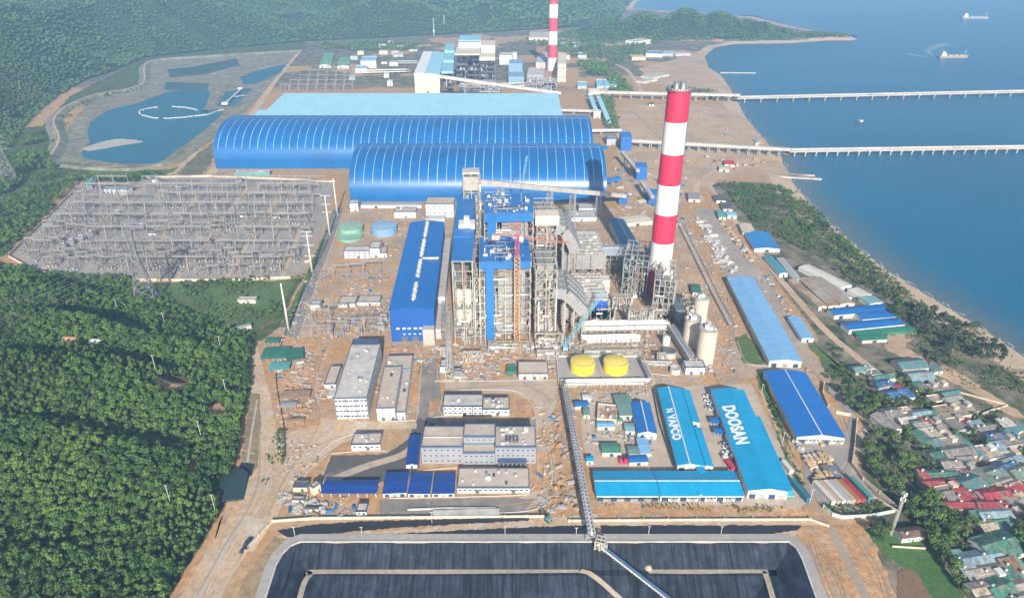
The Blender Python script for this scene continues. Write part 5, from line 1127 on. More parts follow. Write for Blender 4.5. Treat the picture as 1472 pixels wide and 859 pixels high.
# ---- containers: each is body, corner frame and doors
def container(col, name='shipping_container'):
    m_ = M('container_'+col[0], col[1], .6, var=.16, scale=1.0, seam=(1, .9, .25, .3)); root = E(name, (0, 0, 0), 0, '', 'container')
    b = MB(); b.box(-1.2, 0, .15, 1.2, 12.1, 2.7); b.obj('body', m_, root); b = MB()
    for x in (-1.22, 1.22):
        for y in (.02, 12.08): b.bar((x, y, 0), (x, y, 2.75), .18)
        b.bar((x, 0, 2.7), (x, 12.1, 2.7), .16); b.bar((x, 0, .15), (x, 12.1, .15), .16)
    for y in (0, 12.1): b.bar((-1.2, y, 2.7), (1.2, y, 2.7), .16); b.bar((-1.2, y, .15), (1.2, y, .15), .16)
    b.obj('corner_frame', m_, root)
    for s in (-1, 1): b = MB(); b.box(min(0.03*s, 1.12*s), -.07, .3, max(.03*s, 1.12*s), -.01, 2.6); d_ = b.obj('door', m_, root); b = MB(); b.bar((s*.3, -.1, .3), (s*.3, -.1, 2.6), .07); b.obj('lock_rod', steel, d_)
    return root
CONT = {}
def cont(col, px, py, label, yaw=None, z=0, group=None, sc=(1, 1, 1)):
    cols = {'white': (.62, .58, .52), 'tan': (.50, .38, .24), 'grey': (.42, .43, .44), 'rust': (.40, .16, .07), 'red': (.42, .04, .05), 'green': (.08, .28, .24), 'teal': (.04, .18, .24), 'blue': (.02, .12, .34)}
    p = P(px, py)
    if col not in CONT: CONT[col] = (container((col, cols[col])), [True])
    return place(CONT[col][0], CONT[col][1], (p.x, p.y, z), R(14) if yaw is None else yaw, label, group, sc)
row = [('white', 1197, 726, 'white shipping container at the left end of the container row'), ('tan', 1204.5, 726, 'tan container, second in the row after the white one'), ('white', 1212, 725, 'off-white container third in the row, between tan ones'), ('grey', 1219, 725, 'grey container in the middle of the container row'), ('tan', 1226, 724, 'tan container just left of the rust-coloured one'), ('rust', 1233, 724, 'rust-orange container right of the middle of the row'), ('red', 1240, 723, 'red container at the right end of the closed row'), ('green', 1250, 720, 'pale green container standing apart right of the red one')]
for c_, px, py, lab in row: cont(c_, px, py, lab, sc=(1.18, 1.5, 1.35))
cont('teal', 1162, 722, 'dark teal container beside the corner of the DOOSAN warehouse', sc=(1.4, 1.4, 1.5)); cont('white', 1137, 681, 'white container by the right side aisle of the DOOSAN warehouse', R(12), sc=(1.3, .8, 1.2))
# crates
woodm = [M('crate_pale_wood', (.50, .36, .22), .9, var=.2, objrand=.25), M('crate_wrap_white', (.58, .52, .46), .8, var=.15), M('crate_blue_wrap', (.05, .15, .33), .6), M('crate_dark', (.12, .12, .13), .7)]
def crate(m_, sx, sy, sz):
    root = E('crate', (0, 0, 0), 0, '', 'crate'); b = MB(); b.box(-sx/2, -sy/2, .2, sx/2, sy/2, sz); b.obj('case', m_, root); b = MB()
    for y in (-sy*.35, 0, sy*.35): b.box(-sx/2-.04, y-.12, 0, sx/2+.04, y+.12, .2); b.box(-sx/2-.05, y-.1, .2, -sx/2, y+.1, sz); b.box(sx/2, y-.1, .2, sx/2+.05, y+.1, sz); b.box(-sx/2, y-.1, sz, sx/2, y+.1, sz+.05)
    b.obj('battens', woodm[0], root); return root
CR = [(crate(woodm[k % 4], sx, sy, sz), [True]) for k, (sx, sy, sz) in enumerate(((3, 4.2, 2.2), (2.4, 3, 1.8), (3.2, 4, 2), (2.6, 3.2, 2.3)))]
CL = ['pale wooden crate in the crate stacks before the bright blue warehouse', 'white wrapped crate in the crate stacks before the bright blue warehouse', 'blue wrapped crate among the pale crates before the bright blue warehouse', 'dark crate among the pale crates before the bright blue warehouse']
r = random.Random(2); used = []
for px, py, k in [(1157, 658, 1), (1163, 657, 1), (1170, 656, 1), (1178, 655, 0), (1186, 656, 0), (1192, 660, 0), (1160, 665, 0), (1167, 664, 0), (1175, 663, 0), (1183, 663, 0), (1190, 667, 0), (1165, 672, 0), (1171, 671, 1), (1183, 674, 3), (1189, 673, 2), (1196, 675, 2), (1200, 682, 1), (1203, 687, 2), (1176, 681, 0), (1187, 682, 0), (1192, 683, 0), (1175, 688, 0), (1172, 692, 0), (1180, 686, 0), (1192, 678, 3)]:
    p = P(px, py); place(CR[k][0], CR[k][1], p, R(12)+r.uniform(-.1, .1), CL[k], 'crates in the yard before the bright blue warehouse')
for k, (px, py) in enumerate([(1162, 633), (1170, 635), (1177, 636), (1186, 636), (1192, 636), (1203, 633), (1180, 639)]):
    place(CR[k % 2][0], CR[k % 2][1], P(px, py), R(8), ['pale wooden', 'white wrapped'][k % 2]+' crate against the cream front of the bright blue warehouse', 'crates along the cream warehouse front')
# ---- vehicles
tyre = black
def wheels(root, xs, ys, rr, wd=.3):
    for x in xs:
        for y in ys:
            b = MB(); b.tube((x-wd/2, y, rr), (x+wd/2, y, rr), rr, n=12); w_ = b.obj('wheel', tyre, root)
            b = MB(); b.tube((x-wd/2-.02, y, rr), (x+wd/2+.02, y, rr), rr*.55, n=10); b.obj('rim', steel, w_)
def car(col, pick=False):
    root = E('parked_car', (0, 0, 0), 0, '', 'car'); b = MB(); b.prism([(-2.3, .45), (2.25, .45), (2.3, .85), (1.5, 1.0), (-1.5, 1.05), (-2.3, .95)] if True else [], -.88, .88, 'x')
    b.obj('body', col, root); b = MB(); b.prism([(-1.9, 1.0), (1.3, 1.0), (.6, 1.55), (-1.5, 1.58)] if not pick else [(-.3, 1.0), (1.3, 1.0), (.7, 1.62), (-.1, 1.65)], -.78, .78, 'x'); b.obj('cabin', glass, root)
    b = MB(); b.box(-.72, -1.45 if not pick else -.1, 1.59 if not pick else 1.66, .72, .55 if not pick else .65, 1.66 if not pick else 1.72); b.obj('roof', col, root); wheels(root, (-.8, .8), (-1.4, 1.4), .34, .24)
    for s in (-.6, .6): b = MB(); b.box(s-.2, 2.28, .65, s+.2, 2.34, .82); b.obj('headlight', wht, root)
    return root
def lorry(cabm, loadm, L_=9, flatbed=False, tall=2.4):
    root = E('lorry', (0, 0, 0), 0, '', 'lorry'); b = MB(); b.prism([(L_/2-2.1, .7), (L_/2, .7), (L_/2, 1.6), (L_/2-.3, 2.7), (L_/2-2.1, 2.8)], -1.2, 1.2, 'x'); c = b.obj('cab', cabm, root); b = MB(); b.box(-1.0, L_/2-.22, 1.7, 1.0, L_/2-.02, 2.5); b.obj('windscreen', glass, c)
    b = MB(); b.box(-.5, -L_/2, .6, .5, L_/2-2.1, .9); b.obj('chassis', steeld, root); b = MB()
    b.box(-1.25, -L_/2, .95, 1.25, L_/2-2.3, 1.1); 
    if flatbed:
        for x in (-1.25, 1.17): b.box(x, -L_/2, 1.1, x+.08, L_/2-2.3, 1.7)
        b.box(-1.25, -L_/2, 1.1, 1.25, -L_/2+.1, 1.7)
    else: b.box(-1.25, -L_/2, 1.1, 1.25, L_/2-2.4, 1.1+tall)
    b.obj('load_bed', loadm, root); wheels(root, (-1.0, 1.0), (-L_/2+1.2, -L_/2+2.5, L_/2-1.2), .5, .35); return root
cw = M('car_white', (.7, .7, .7), .35); cd = M('car_dark', (.05, .055, .065), .3); cs = M('car_silver', (.4, .41, .43), .35, .3); cred = M('lorry_red', (.45, .04, .07), .5); cblue = M('lorry_blue', (.03, .12, .30), .5)
VEH = {'dark': (car(cd), [True]), 'white': (car(cw), [True]), 'silver': (car(cs), [True]), 'pickup': (car(cw, True), [True])}
def veh(k, px, py, yaw, label, group=None, sc=1.0): place(VEH[k][0], VEH[k][1], P(px, py)+Vector((0, 0, .2)), R(yaw), label, group, sc)
veh('dark', 357, 780, -22, 'dark grey car leading the other on the haul road beside the hill', sc=1.25); veh('dark', 351, 791, -24, 'black car following behind on the haul road beside the hill', sc=1.2)
for k, (c_, px, py) in enumerate((('white', 1016, 571), ('pickup', 1018, 577), ('white', 1022, 582), ('silver', 1019, 587), ('white', 1025, 590))):
    veh(c_, px, py, 75, ['white car at the back', 'white pickup second', 'white car in the middle', 'silver car fourth', 'white car at the front'][k]+' of the five parked left of the DOOSAN warehouse', None, 1.3)
for k, (c_, px, py) in enumerate((('silver', 1040, 640), ('white', 1045, 645), ('white', 1044, 652))): veh(c_, px, py, 80, ['silver car parked below the blue side shelters', 'white car just in front of the silver one below the shelters', 'white car nearest the red lorries'][k], None, 1.3)
for k, (c_, px, py) in enumerate((('dark', 1022, 716), ('silver', 1048, 715))): veh(c_, px, py, 85, ['dark', 'silver'][k]+' car parked before the long blue-roofed front building', None, 1.2)
veh('dark', 1211, 490, 20, 'dark car driving along the coast road near the camp', None, 1.3)
LOR = (lorry(cw, cred, 10, False, 1.2), [True])
place(LOR[0], LOR[1], P(1047, 668), R(12), 'left of two lorries with red loads by the DOOSAN warehouse', None, 1.3); place(LOR[0], LOR[1], P(1059, 667), R(12), 'right of two lorries with red loads by the DOOSAN warehouse', None, 1.35)
LB = (lorry(M('cab_orange', (.5, .25, .05)), steelt, 8, True), [True]); place(LB[0], LB[1], P(800, 708), R(5), 'dump lorry with orange cab on the ring road by the pipe conveyor')
LG = (lorry(cw, M('teal_load', (.10, .33, .33)), 8, False, 1.4), [True]); place(LG[0], LG[1], P(1131, 714), R(90), 'white lorry with teal load in front of the DOOSAN warehouse'); 
o = P(788, 748); root = E('excavator', o, R(40), 'dark excavator working on the bank of the lined channel', 'excavator')
b = MB(); b.cbox((0, 0, 1.1), 2.6, 3.2, 1.7); b.obj('body', M('excavator_teal', (.08, .25, .25)), root)
for s in (-1, 1): b = MB(); b.box(s*1.2-.35, -1.9, 0, s*1.2+.35, 1.9, .9); b.obj('track', black, root)
b = MB(); b.bar((0, 1.4, 2), (0, 4.6, 4.6), .5); b.bar((0, 4.6, 4.6), (0, 6.6, 2.2), .4); b.box(-.6, 6.2, .9, .6, 7.2, 2.2); b.obj('boom', cd, root); b = MB(); b.box(-1.3, .3, 2.8, -.1, 1.6, 4.2); b.obj('cab', glass, root)
# red water tanks
for k, px in enumerate((892, 899)):
    p = P(px, 664); root = E('red_tank', p, 0, ('left' if k == 0 else 'right')+' of two small red tanks in the contractor compound', 'tank'); b = MB(); b.tube((0, -2.5, 1.9), (0, 2.5, 1.9), 1.3, n=16); b.obj('barrel', M('tank_crimson', (.50, .03, .10), .5), root); b = MB()
    for y in (-1.6, 1.6): b.box(-1.1, y-.2, 0, 1.1, y+.2, .9)
    b.obj('saddle', steeld, root)
# ---- walls, fences, masts
def wall(name, label, px, h, t, mat, cat='wall', posts=0, closed=False):
    pts = [P(*p) for p in px]; o = pts[0].copy(); root = E(name, o, 0, label, cat); b = MB()
    for a, c in zip(pts, pts[1:]): b.bar(a-o+Vector((0, 0, h/2)), c-o+Vector((0, 0, h/2)), t, h); 
    b.obj('panel', mat, root)
    if posts:
        for a, c in zip(pts, pts[1:]):
            n = max(1, int((c-a).length/posts))
            for k in range(n):
                if sum(1 for x in root.children) > 95: break
                q = a+(c-a)*k/n-o; b = MB(); b.bar(q, q+Vector((0, 0, h+.25)), t*1.9); b.obj('post', mat, root)
    return root
wl_ = M('wall_plaster', (.56, .48, .38), .9, var=.12)
wall('retaining_wall', 'pale concrete wall along the near edge of the office quarter', [(392, 750), (450, 746), (560, 745), (660, 744), (790, 743)], 1.8, .5, wl_, posts=12)
wall('retaining_wall', 'pale concrete wall in front of the orange bank right of the pipe conveyor', [(818, 749), (960, 748), (1164, 747), (1192, 757)], 1.5, .6, wl_, posts=14)
wall('retaining_wall', 'short pale wall at the left bend of the channel beside the haul road', [(352, 792), (372, 770), (385, 757), (392, 750)], 1.4, .5, wl_, posts=8)
wall('retaining_wall', 'raised pale wall beside the ramp below the canteen', [(586, 733), (640, 731), (712, 731)], 1.2, .8, concl, posts=0)
wall('ramp_wall', 'wide concrete ramp edge below the blue-roofed sheds', [(622, 740), (718, 737)], 1.6, 5, concl)
wall('yard_wall', 'white perimeter wall along the far side of the switchyard', [(205, 256), (300, 254), (400, 258), (482, 262)], 2.6, .5, wl_, posts=20)
wall('yard_wall', 'white perimeter wall along the near side of the switchyard', [(12, 369), (52, 391), (130, 402), (250, 404), (330, 404), (418, 400), (438, 378), (446, 376)], 2.6, .5, wl_, posts=16)
wall('yard_wall', 'pale perimeter wall along the left side of the switchyard', [(12, 369), (60, 322), (112, 270)], 2.6, .5, wl_, posts=16)
wall('yard_wall', 'grey wall round the front of the container yard', [(1183, 730), (1196, 741), (1210, 745), (1250, 743), (1286, 736)], 2.6, .4, M('wall_greenish', (.45, .50, .46), .9), posts=10)
wall('yard_wall', 'curving grey wall on the right of the bright blue warehouse yard', [(1184, 552), (1182, 566), (1190, 585), (1202, 594), (1222, 598), (1231, 605), (1228, 640), (1224, 668), (1240, 690), (1288, 730)], 2.6, .4, wl_, posts=12)
wall('road_fence', 'pale fence along the left of the gravel road beside the switchyard', [(472, 345), (448, 395), (414, 470), (396, 520), (398, 560), (408, 612), (410, 650)], 1.6, .3, steeld, 'fence', posts=10)
wall('yard_wall', 'low white wall between the VAPCO yard and the contractor compound', [(938, 560), (948, 610), (968, 672)], 2.2, .3, steeld, posts=10)
def mast(label, base, h, mat=pipew, arms=1, name='lamp_mast', w=.2, cat='mast'):
    o = P(*base); root = E(name, o, 0, label, cat); b = MB(); b.tube((0, 0, 0), (0, 0, h), w, w*.5, 8); b.obj('pole', mat, root)
    for k in range(arms): b = MB(); b.box(-.9, -.15, h-.2-k*1.2, .9, .15, h-k*1.2); b.obj('lamp_bar', mat, root)
    return root
for lab, b_, h in (('white lamp mast at the near right corner of the DOOSAN warehouse', (1163, 725), 12), ('white lamp mast on the verge right of the DOOSAN warehouse', (1124, 640), 11), ('white lamp mast on the verge behind the DOOSAN warehouse', (1094, 568), 10), ('thin lamp mast in front of the long blue front building', (1005, 725), 8), ('thin lamp mast by the channel left of the pipe conveyor', (621, 752), 9), ('thin lamp mast between the channel and the pond crest, left', (424, 770), 7), ('thin lamp mast standing on the lined channel right of the middle', (932, 769), 7), ('thin lamp mast on the right-hand lined channel', (1036, 769), 7), ('thin lamp mast on the lined channel near the pipe conveyor', (828, 771), 7), ('thin lamp mast on the pond crest left of the middle', (521, 772), 8), ('thin mast on the pond crest near the middle', (726, 770), 8)):
    mast(lab, b_, h)
# tall tubular poles carrying power lines
tubew = M('pole_white_paint', (.66, .63, .58), .6, var=.08)
def tpole(label, base, top, arms):
    o = P(*base); h = hgt(o, top); root = E('power_pole', o, 0, label, 'pole'); b = MB(); b.tube((0, 0, 0), (0, 0, h), 1.15, .55, 12); b.obj('pole', tubew, root)
    for z in arms: b = MB(); b.bar((-5.5, 0, h*z), (5.5, 0, h*z), .45, .5); b.obj('crossarm', tubew, root)
    return o, h
TP = [tpole('tall white tubular power pole furthest back beside the gravel road', (485, 308), 256, ()), tpole('tall white tubular power pole with three arms, second from the back', (474, 337), 281, (1.0, .78, .58)), tpole('tall white tubular power pole with four arms by the switchyard corner', (449, 392), 333, (1.0, .9, .68, .42)), tpole('tall white tubular power pole nearest the camera by the gravel road', (415, 474), 407, ())]
# forest poles
def wpole(label, base, h):
    o = P(*base); z = float(terrain(np.array([o.x]), np.array([o.y]))[0][0]); t = (HC-z)/HC; x, y = o.x*t, o.y*t; z = float(terrain(np.array([x]), np.array([y]))[0][0])
    root = E('utility_pole', (x, y, z), 0, label, 'pole'); b = MB(); b.tube((0, 0, 0), (0, 0, h), .2, .14, 8); b.obj('pole', pipew, root); b = MB(); b.bar((-1.1, 0, h-.5), (1.1, 0, h-.5), .16); b.obj('crossarm', pipew, root)
for lab, b_, h in (('pale utility pole low in the wooded hill, left of the other', (245, 722), 19), ('pale utility pole near the bottom edge of the wooded hill', (311, 740), 16), ('pale utility pole among trees near the bare slope', (291, 634), 18), ('pale utility pole beside the lower bare patch in the wood', (327, 572), 17), ('pale utility pole above the large bare patch in the wood', (231, 556), 18), ('pale utility pole at the edge of the wood near the pylon field', (319, 508), 16), ('pale utility pole at the upper edge of the wood', (171, 452), 15), ('pale utility pole just right of the upper wood edge pole', (238, 470), 14)): wpole(lab, b_, h)
# lattice telecom tower
o = P(1280, 769); root = E('telecom_tower', o, 0, 'slim white lattice telecom tower with antennas beside the village trees', 'tower'); ht = hgt(o, 707); b = MB(); lattice(b, (0, 0, 0), (0, 0, ht), 1.1, 26, .09); b.obj('mast', pipew, root)
for k in range(6): a = R(60*k); b = MB(); b.cbox((1.2*math.cos(a), 1.2*math.sin(a), ht-3-(k % 2)*3), .5, .4, 2.4, a); b.obj('antenna', wht, root)
for lab, b_, tp in (('thin grey mast on the hill far behind the older plant, left', (624, 52), 24), ('thin mast with a dish on the hill far behind the older plant', (639, 47), 28)):
    o = P(*b_); root = E('radio_mast', o, 0, lab, 'mast'); b = MB(); h = 62; lattice(b, (0, 0, 0), (0, 0, h), 2.4, 10, .5); b.obj('mast', pipew, root); b = MB(); b.cbox((0, 0, h*.25), 6, 3, 5); b.obj('dish', wht, root)
# ---- pylons
def pylon(h, w0, w1, arms, mat=M('pylon_steel', (.23, .235, .24), .6, .2)):
    t = .5
    root = E('pylon', (0, 0, 0), 0, '', 'pylon'); b = MB(); n = 9; t = .55
    def cs(z): w = (w0+(w1-w0)*min(1, z/(h*.7)))/2; return [Vector((-w, -w, z)), Vector((w, -w, z)), Vector((w, w, z)), Vector((-w, w, z))]
    zs = [h*(1-(1-i/n)**1.25) for i in range(n+1)]
    for z0, z1 in zip(zs, zs[1:]):
        A, C = cs(z0), cs(z1)
        for k in range(4): b.bar(A[k], C[k], t); b.bar(A[k], C[(k+1) % 4], t*.6); b.bar(A[(k+1) % 4], C[k], t*.6); b.bar(C[k], C[(k+1) % 4], t*.6)
    b.obj('lattice_body', mat, root)
    for z, l in arms:
        b = MB()
        for s in (-1, 1):
            tip = Vector((s*l, 0, z+.5))
            for y in (-w1/2, w1/2): b.bar((s*w1/2, y, z), tip, .3); b.bar((s*w1/2, y, z+2.2), tip, .26)
            for k in range(1, 4): x = s*(w1/2+(l-w1/2)*k/4); b.bar((x, -w1/2*(1-k/4), z), (x, 0, z+2.2*(1-k/4)), .2)
            b.tube(tip, tip-Vector((0, 0, 3)), .18, n=6)
        b.obj('crossarm', mat, root)
    return root
PY = (pylon(60, 16, 3.6, ((40, 12), (48, 10), (55, 8))), [True])
pz = lambda px, py: P(px, py)
PYL = [place(PY[0], PY[1], P(212, 436), R(20), 'big grey lattice pylon in the grass in front of the switchyard', None, 1.18), place(PY[0], PY[1], P(16, 263), R(30), 'grey lattice pylon on the left edge beside the reservoir'), place(PY[0], PY[1], P(2, 80), R(30), 'faint lattice pylon on the far wooded slope at the left edge', None, 1.3)]
for o_ in PYL[1:]: o_.location.z = float(terrain(np.array([o_.location.x]), np.array([o_.location.y]))[0][0])-.5
def wire(p, q, sag):
    b = MB(); pts = [Vector(p).lerp(Vector(q), t/14)-Vector((0, 0, sag*4*(t/14)*(1-t/14))) for t in range(15)]; o = Vector(p)
    for a, c in zip(pts, pts[1:]): b.bar(a-o, c-o, .13)
    w_ = b.obj('power_line', steel); w_.location = o; return w_
k = 0
for (o0, h0), (o1, h1) in zip(TP, TP[1:]):
    for s in (-5.3, 0, 5.3):
        k += 1; tag(wire(o0+Vector((s, 0, h0*.97)), o1+Vector((s, 0, h1*.97)), 3), 'thin power line strung between the tall white tubular poles', 'power line', 'power lines between the tubular poles')
pb_ = PYL[0].location
for s, z in ((-12, 38), (12, 38), (-10, 46), (10, 46), (-8, 53), (8, 53)):
    tag(wire(pb_+Vector((s*1.11, s*.35, z*1.18)), P(150+s*3, 300, 22), 4), 'thin power line from the big pylon to the switchyard gantries', 'power line', 'power lines from the big pylon')
    tag(wire(pb_+Vector((s*1.11, s*.35, z*1.18)), P(-60+s*4, 470, 50), 6), 'thin power line from the big pylon out to the left over the wood', 'power line', 'power lines over the wood')
# ---- switchyard: gantries and apparatus
gst = M('gantry_steel', (.37, .36, .34), .6, .2, var=.15)
def gantry(span, h):
    root = E('gantry', (0, 0, 0), 0, '', 'gantry')
    for x in (0, span):
        b = MB(); 
        for dy in (-2.2, 2.2): b.bar((x, dy, 0), (x, 0, h), .38)
        for k in range(1, 5): z = h*k/5; e = 2.2*(1-k/5); b.bar((x, -e, z), (x, e, z), .22); b.bar((x, -2.2*(1-(k-1)/5), h*(k-1)/5), (x, e, z), .18)
        b.bar((x, 0, h), (x, 0, h*1.22), .22); b.obj('column', gst, root)
    b = MB(); lattice(b, (0, 0, h), (span, 0, h), 1.1, 10, .2); b.obj('beam', gst, root)
    b = MB()
    for k in range(6): x = span*(k+.5)/6; b.tube((x, 0, h-.5), (x, 0, h-2.7), .22, n=6)
    b.obj('insulator', M('insulator_brown', (.20, .15, .13), .4), root); return root
GA = (gantry(20, 17), [True]); r = random.Random(5)
n = 0; ang = {0: 'first', 1: 'second', 2: 'third', 3: 'fourth', 4: 'fifth', 5: 'sixth', 6: 'seventh', 7: 'eighth'}
YARD = V2([(18, 367), (62, 322), (114, 272), (205, 258), (300, 256), (474, 266), (456, 330), (430, 392), (398, 399), (250, 399), (165, 397), (62, 388)])
def pxof(p):
    dn = HC-p[2]; dep = p[1]*cT+dn*sT; return (CX+F*p[0]/dep, CY+F*(dn*cT-p[1]*sT)/dep)
for row_, py in enumerate((390, 366, 345, 326, 309, 294, 281, 270)):
    y = P(300, py).y; x = -610.0; c = 0
    while x < -130:
        if all(sdist(YARD, np.array([x, x+20]), np.array([y, y])) > 3) and r.random() < .86:
            g = place(GA[0], GA[1], (x, y, 0), 0, 'grey steel line gantry of the switchyard, '+ang[row_]+' row from the near wall', 'gantries of the switchyard'); c += 1
        x += 20.4 if r.random() < .75 else 27
GB = (gantry(11, 10), [True])
for o_ in list(GB[0].children): pass
r2_ = random.Random(17)
for row_, py in enumerate((396, 380, 372, 356, 338, 331, 319, 303, 288, 276)):
    y = P(300, py).y; x = -615.0
    while x < -125:
        if all(sdist(YARD, np.array([x, x+12]), np.array([y, y])) > 3) and r2_.random() < .62: place(GB[0], GB[1], (x, y+r2_.uniform(-3, 3), 0), 0, 'small grey steel busbar gantry among the apparatus of the switchyard', 'busbar gantries of the switchyard', (1, 1, r2_.uniform(.8, 1.3)))
        x += r2_.choice([12.5, 14, 22])
def apparatus(kind):
    b = MB(); r_ = random.Random(kind)
    if kind == 0: b.bar((0, 0, 0), (0, 0, 2.6), .35); b.mat(1).tube((0, 0, 2.6), (0, 0, 5.2), .32, .22, 7); b.mat(0).cbox((0, 0, 5.2), .6, .6, .5)
    elif kind == 1:
        for x in (-1.1, 1.1): b.mat(0).bar((x, 0, 0), (x, 0, 3), .4); b.mat(1).tube((x, 0, 3), (x, 0, 5.4), .3, .22, 7)
        b.mat(0).bar((-1.4, 0, 3), (1.4, 0, 3), .45); b.bar((-1.2, 0, 5.4), (1.2, 0, 5.4), .25)
    else: b.mat(0).cbox((0, 0, 0), 1.8, 1.2, 2.2); b.mat(1).tube((0, 0, 2.2), (0, 0, 4.6), .5, .3, 7); b.mat(0).tube((-.8, 0, 4.6), (.9, 0, 4.9), .3, n=6)
    return b.mesh(('post_insulator', 'disconnector', 'circuit_breaker')[kind], [gst, M('insulator_dark', (.12, .10, .10), .4)])
APP = [apparatus(k) for k in range(3)]
AL = [('post_insulator', 'post insulator', 'slim post insulator standing in the gravel of the switchyard', 'post insulators of the switchyard'), ('disconnector', 'disconnector', 'two-post disconnector standing in the gravel of the switchyard', 'disconnectors of the switchyard'), ('circuit_breaker', 'circuit breaker', 'stout circuit breaker standing in the gravel of the switchyard', 'circuit breakers of the switchyard')]
n = [0, 0, 0]; stuffpts = []
for gy in np.arange(P(300, 395).y, P(300, 268).y, 6.4):
    kind = r.choice([0, 1, 1, 2])
    for gx in np.arange(-620, -120, 3.6):
        if sdist(YARD, np.array([gx]), np.array([gy]))[0] > 5 and vn(np.array([gx/26+5]), np.array([gy/60]))[0] > .36 and r.random() < .52 and abs((gx+.36*gy+700) % 52-26) > 5:
            if n[kind] < 295: n[kind] += 1; o_ = inst(APP[kind], AL[kind][0], None, (gx, gy, 0), r.uniform(-.05, .05), (1, 1, r.uniform(.9, 1.4))); tag(o_, AL[kind][2], AL[kind][1], AL[kind][3])
TRF = []
def transformer():
    root = E('transformer', (0, 0, 0), 0, '', 'transformer'); b = MB(); b.box(-3, -2, .6, 3, 2, 4.6); b.obj('tank', cladg, root); b = MB()
    for s in (-1, 1):
        for k in range(7): b.box(-2.8+k*.85, min(s*2.1, s*3.3), .9, -2.4+k*.85, max(s*2.1, s*3.3), 4.2)
    b.obj('radiator', gry, root)
    for k in (-1.6, 0, 1.6): b = MB(); b.tube((k, 0, 4.6), (k*1.3, 0, 7.2), .35, .18, 8); b.obj('bushing', MATS['insulator_brown'], root)
    b = MB(); b.tube((-2.2, 0, 5.8), (2.2, 0, 5.8), .55, n=10); b.obj('conservator', gry, root); return root
TR = (transformer(), [True])
for k, (px, py, lab) in enumerate(((104, 352, 'first transformer in the near part of the switchyard'), (118, 346, 'second transformer right of the first in the switchyard'), (132, 340, 'third transformer beside the shadowed pair in the switchyard'), (92, 358, 'transformer nearest the near wall of the switchyard'), (205, 330, 'transformer in the middle of the switchyard'), (345, 262, 'transformer near the far wall of the switchyard'), (300, 330, 'transformer beside the middle lane of the switchyard'), (170, 310, 'transformer in the upper left of the switchyard'), (552, 462, 'transformer in front left of the turbine hall'), (548, 474, 'transformer nearest the turbine hall front'))): place(TR[0], TR[1], P(px, py), R(5), lab, None, 1.2)
# gantries and rows of posts in the smaller yard left of the turbine hall
for k, (px, py) in enumerate(((450, 486), (450, 462), (474, 480), (474, 455), (498, 476), (524, 474), (480, 398), (500, 396), (524, 392))):
    dup(GA[0], P(px, py), R(3), 'grey steel gantry in the small transformer yard left of the turbine hall', 'gantries of the small transformer yard', (.8, .8, .75))
for gx in range(452, 560, 5):
    for py in (470, 480, 458, 446, 395, 404):
        if r.random() < .55: kq = r.choice([0, 1]); o_ = inst(APP[kq], AL[kq][0], None, P(gx+r.uniform(-1, 1), py+r.uniform(-2, 2)), 0); tag(o_, 'grey '+AL[kq][1]+' in the small transformer yard left of the turbine hall', AL[kq][1], AL[kq][3].replace('switchyard', 'small transformer yard'))
for k, (px, py) in enumerate(((478, 486), (520, 484), (560, 470))):
    wall('blast_wall', ['first', 'second', 'third'][k]+' grey fire wall in the small transformer yard', [(px, py), (px+2, py-18)], 4, .6, concl)
# switchyard small huts
for k, (px, py) in enumerate(((180, 399), (212, 338), (392, 314), (252, 270), (345, 312))): flat('relay_hut', ['white relay hut by the near wall', 'white relay hut beside the second lane', 'white relay hut on the right of the switchyard', 'white relay hut near the far wall', 'white relay hut in the middle'][k]+' of the switchyard', (P(px, py), 0, 9, 5, 3.2), wht, concl, cat='hut')
for lab, A, B, yt, bk, m_ in (('ruined grey hut on the grass in front of the switchyard', (342, 436), (368, 436), 430, (343, 426), conc), ('pale hut with a striped roof at the edge of the wood by the road', (340, 478), (362, 472), 472, (338, 470), M('teal_wall', ()))): flat('grass_hut', lab, blk(A, B, yt, bk), crm, m_, trim=steel, cat='hut')
# ---- rails, pipes and loose stores to the right of the chimney
root = E('belt_trestle', P(1050, 470), 0, 'long dark ladder-like belt trestle running from the chimney yard to the light blue warehouse', 'trestle'); o = P(1050, 470)
pts = [P(*p)-o for p in ((976, 320), (1000, 368), (1028, 425), (1052, 470))]; b = MB(); c_ = MB()
for a, c in zip(pts, pts[1:]):
    d = (c-a).normalized(); s = Vector((-d.y, d.x, 0))*2.6
    for q in (-1, 1): b.bar(a+s*q+Vector((0, 0, 1.6)), c+s*q+Vector((0, 0, 1.6)), .5)
    m_ = int((c-a).length/3.4)
    for k in range(m_): p_ = a+(c-a)*k/m_; c_.bar(p_-s*1.1+Vector((0, 0, 1.3)), p_+s*1.1+Vector((0, 0, 1.3)), 1.2, .3); c_.bar(p_-s, p_-s+Vector((0, 0, 1.3)), .3); c_.bar(p_+s, p_+s+Vector((0, 0, 1.3)), .3)
b.obj('rails', steeld, root); c_.obj('sleepers', conc, root)
stm = [M('store_white', (.46, .44, .40), .7, objrand=.2), M('store_grey_steel', (.36, .36, .36), .6), M('store_brown', (.38, .26, .15), .8, objrand=.2), M('store_blue', (.05, .16, .32), .6), M('store_orange', (.45, .22, .08), .7)]
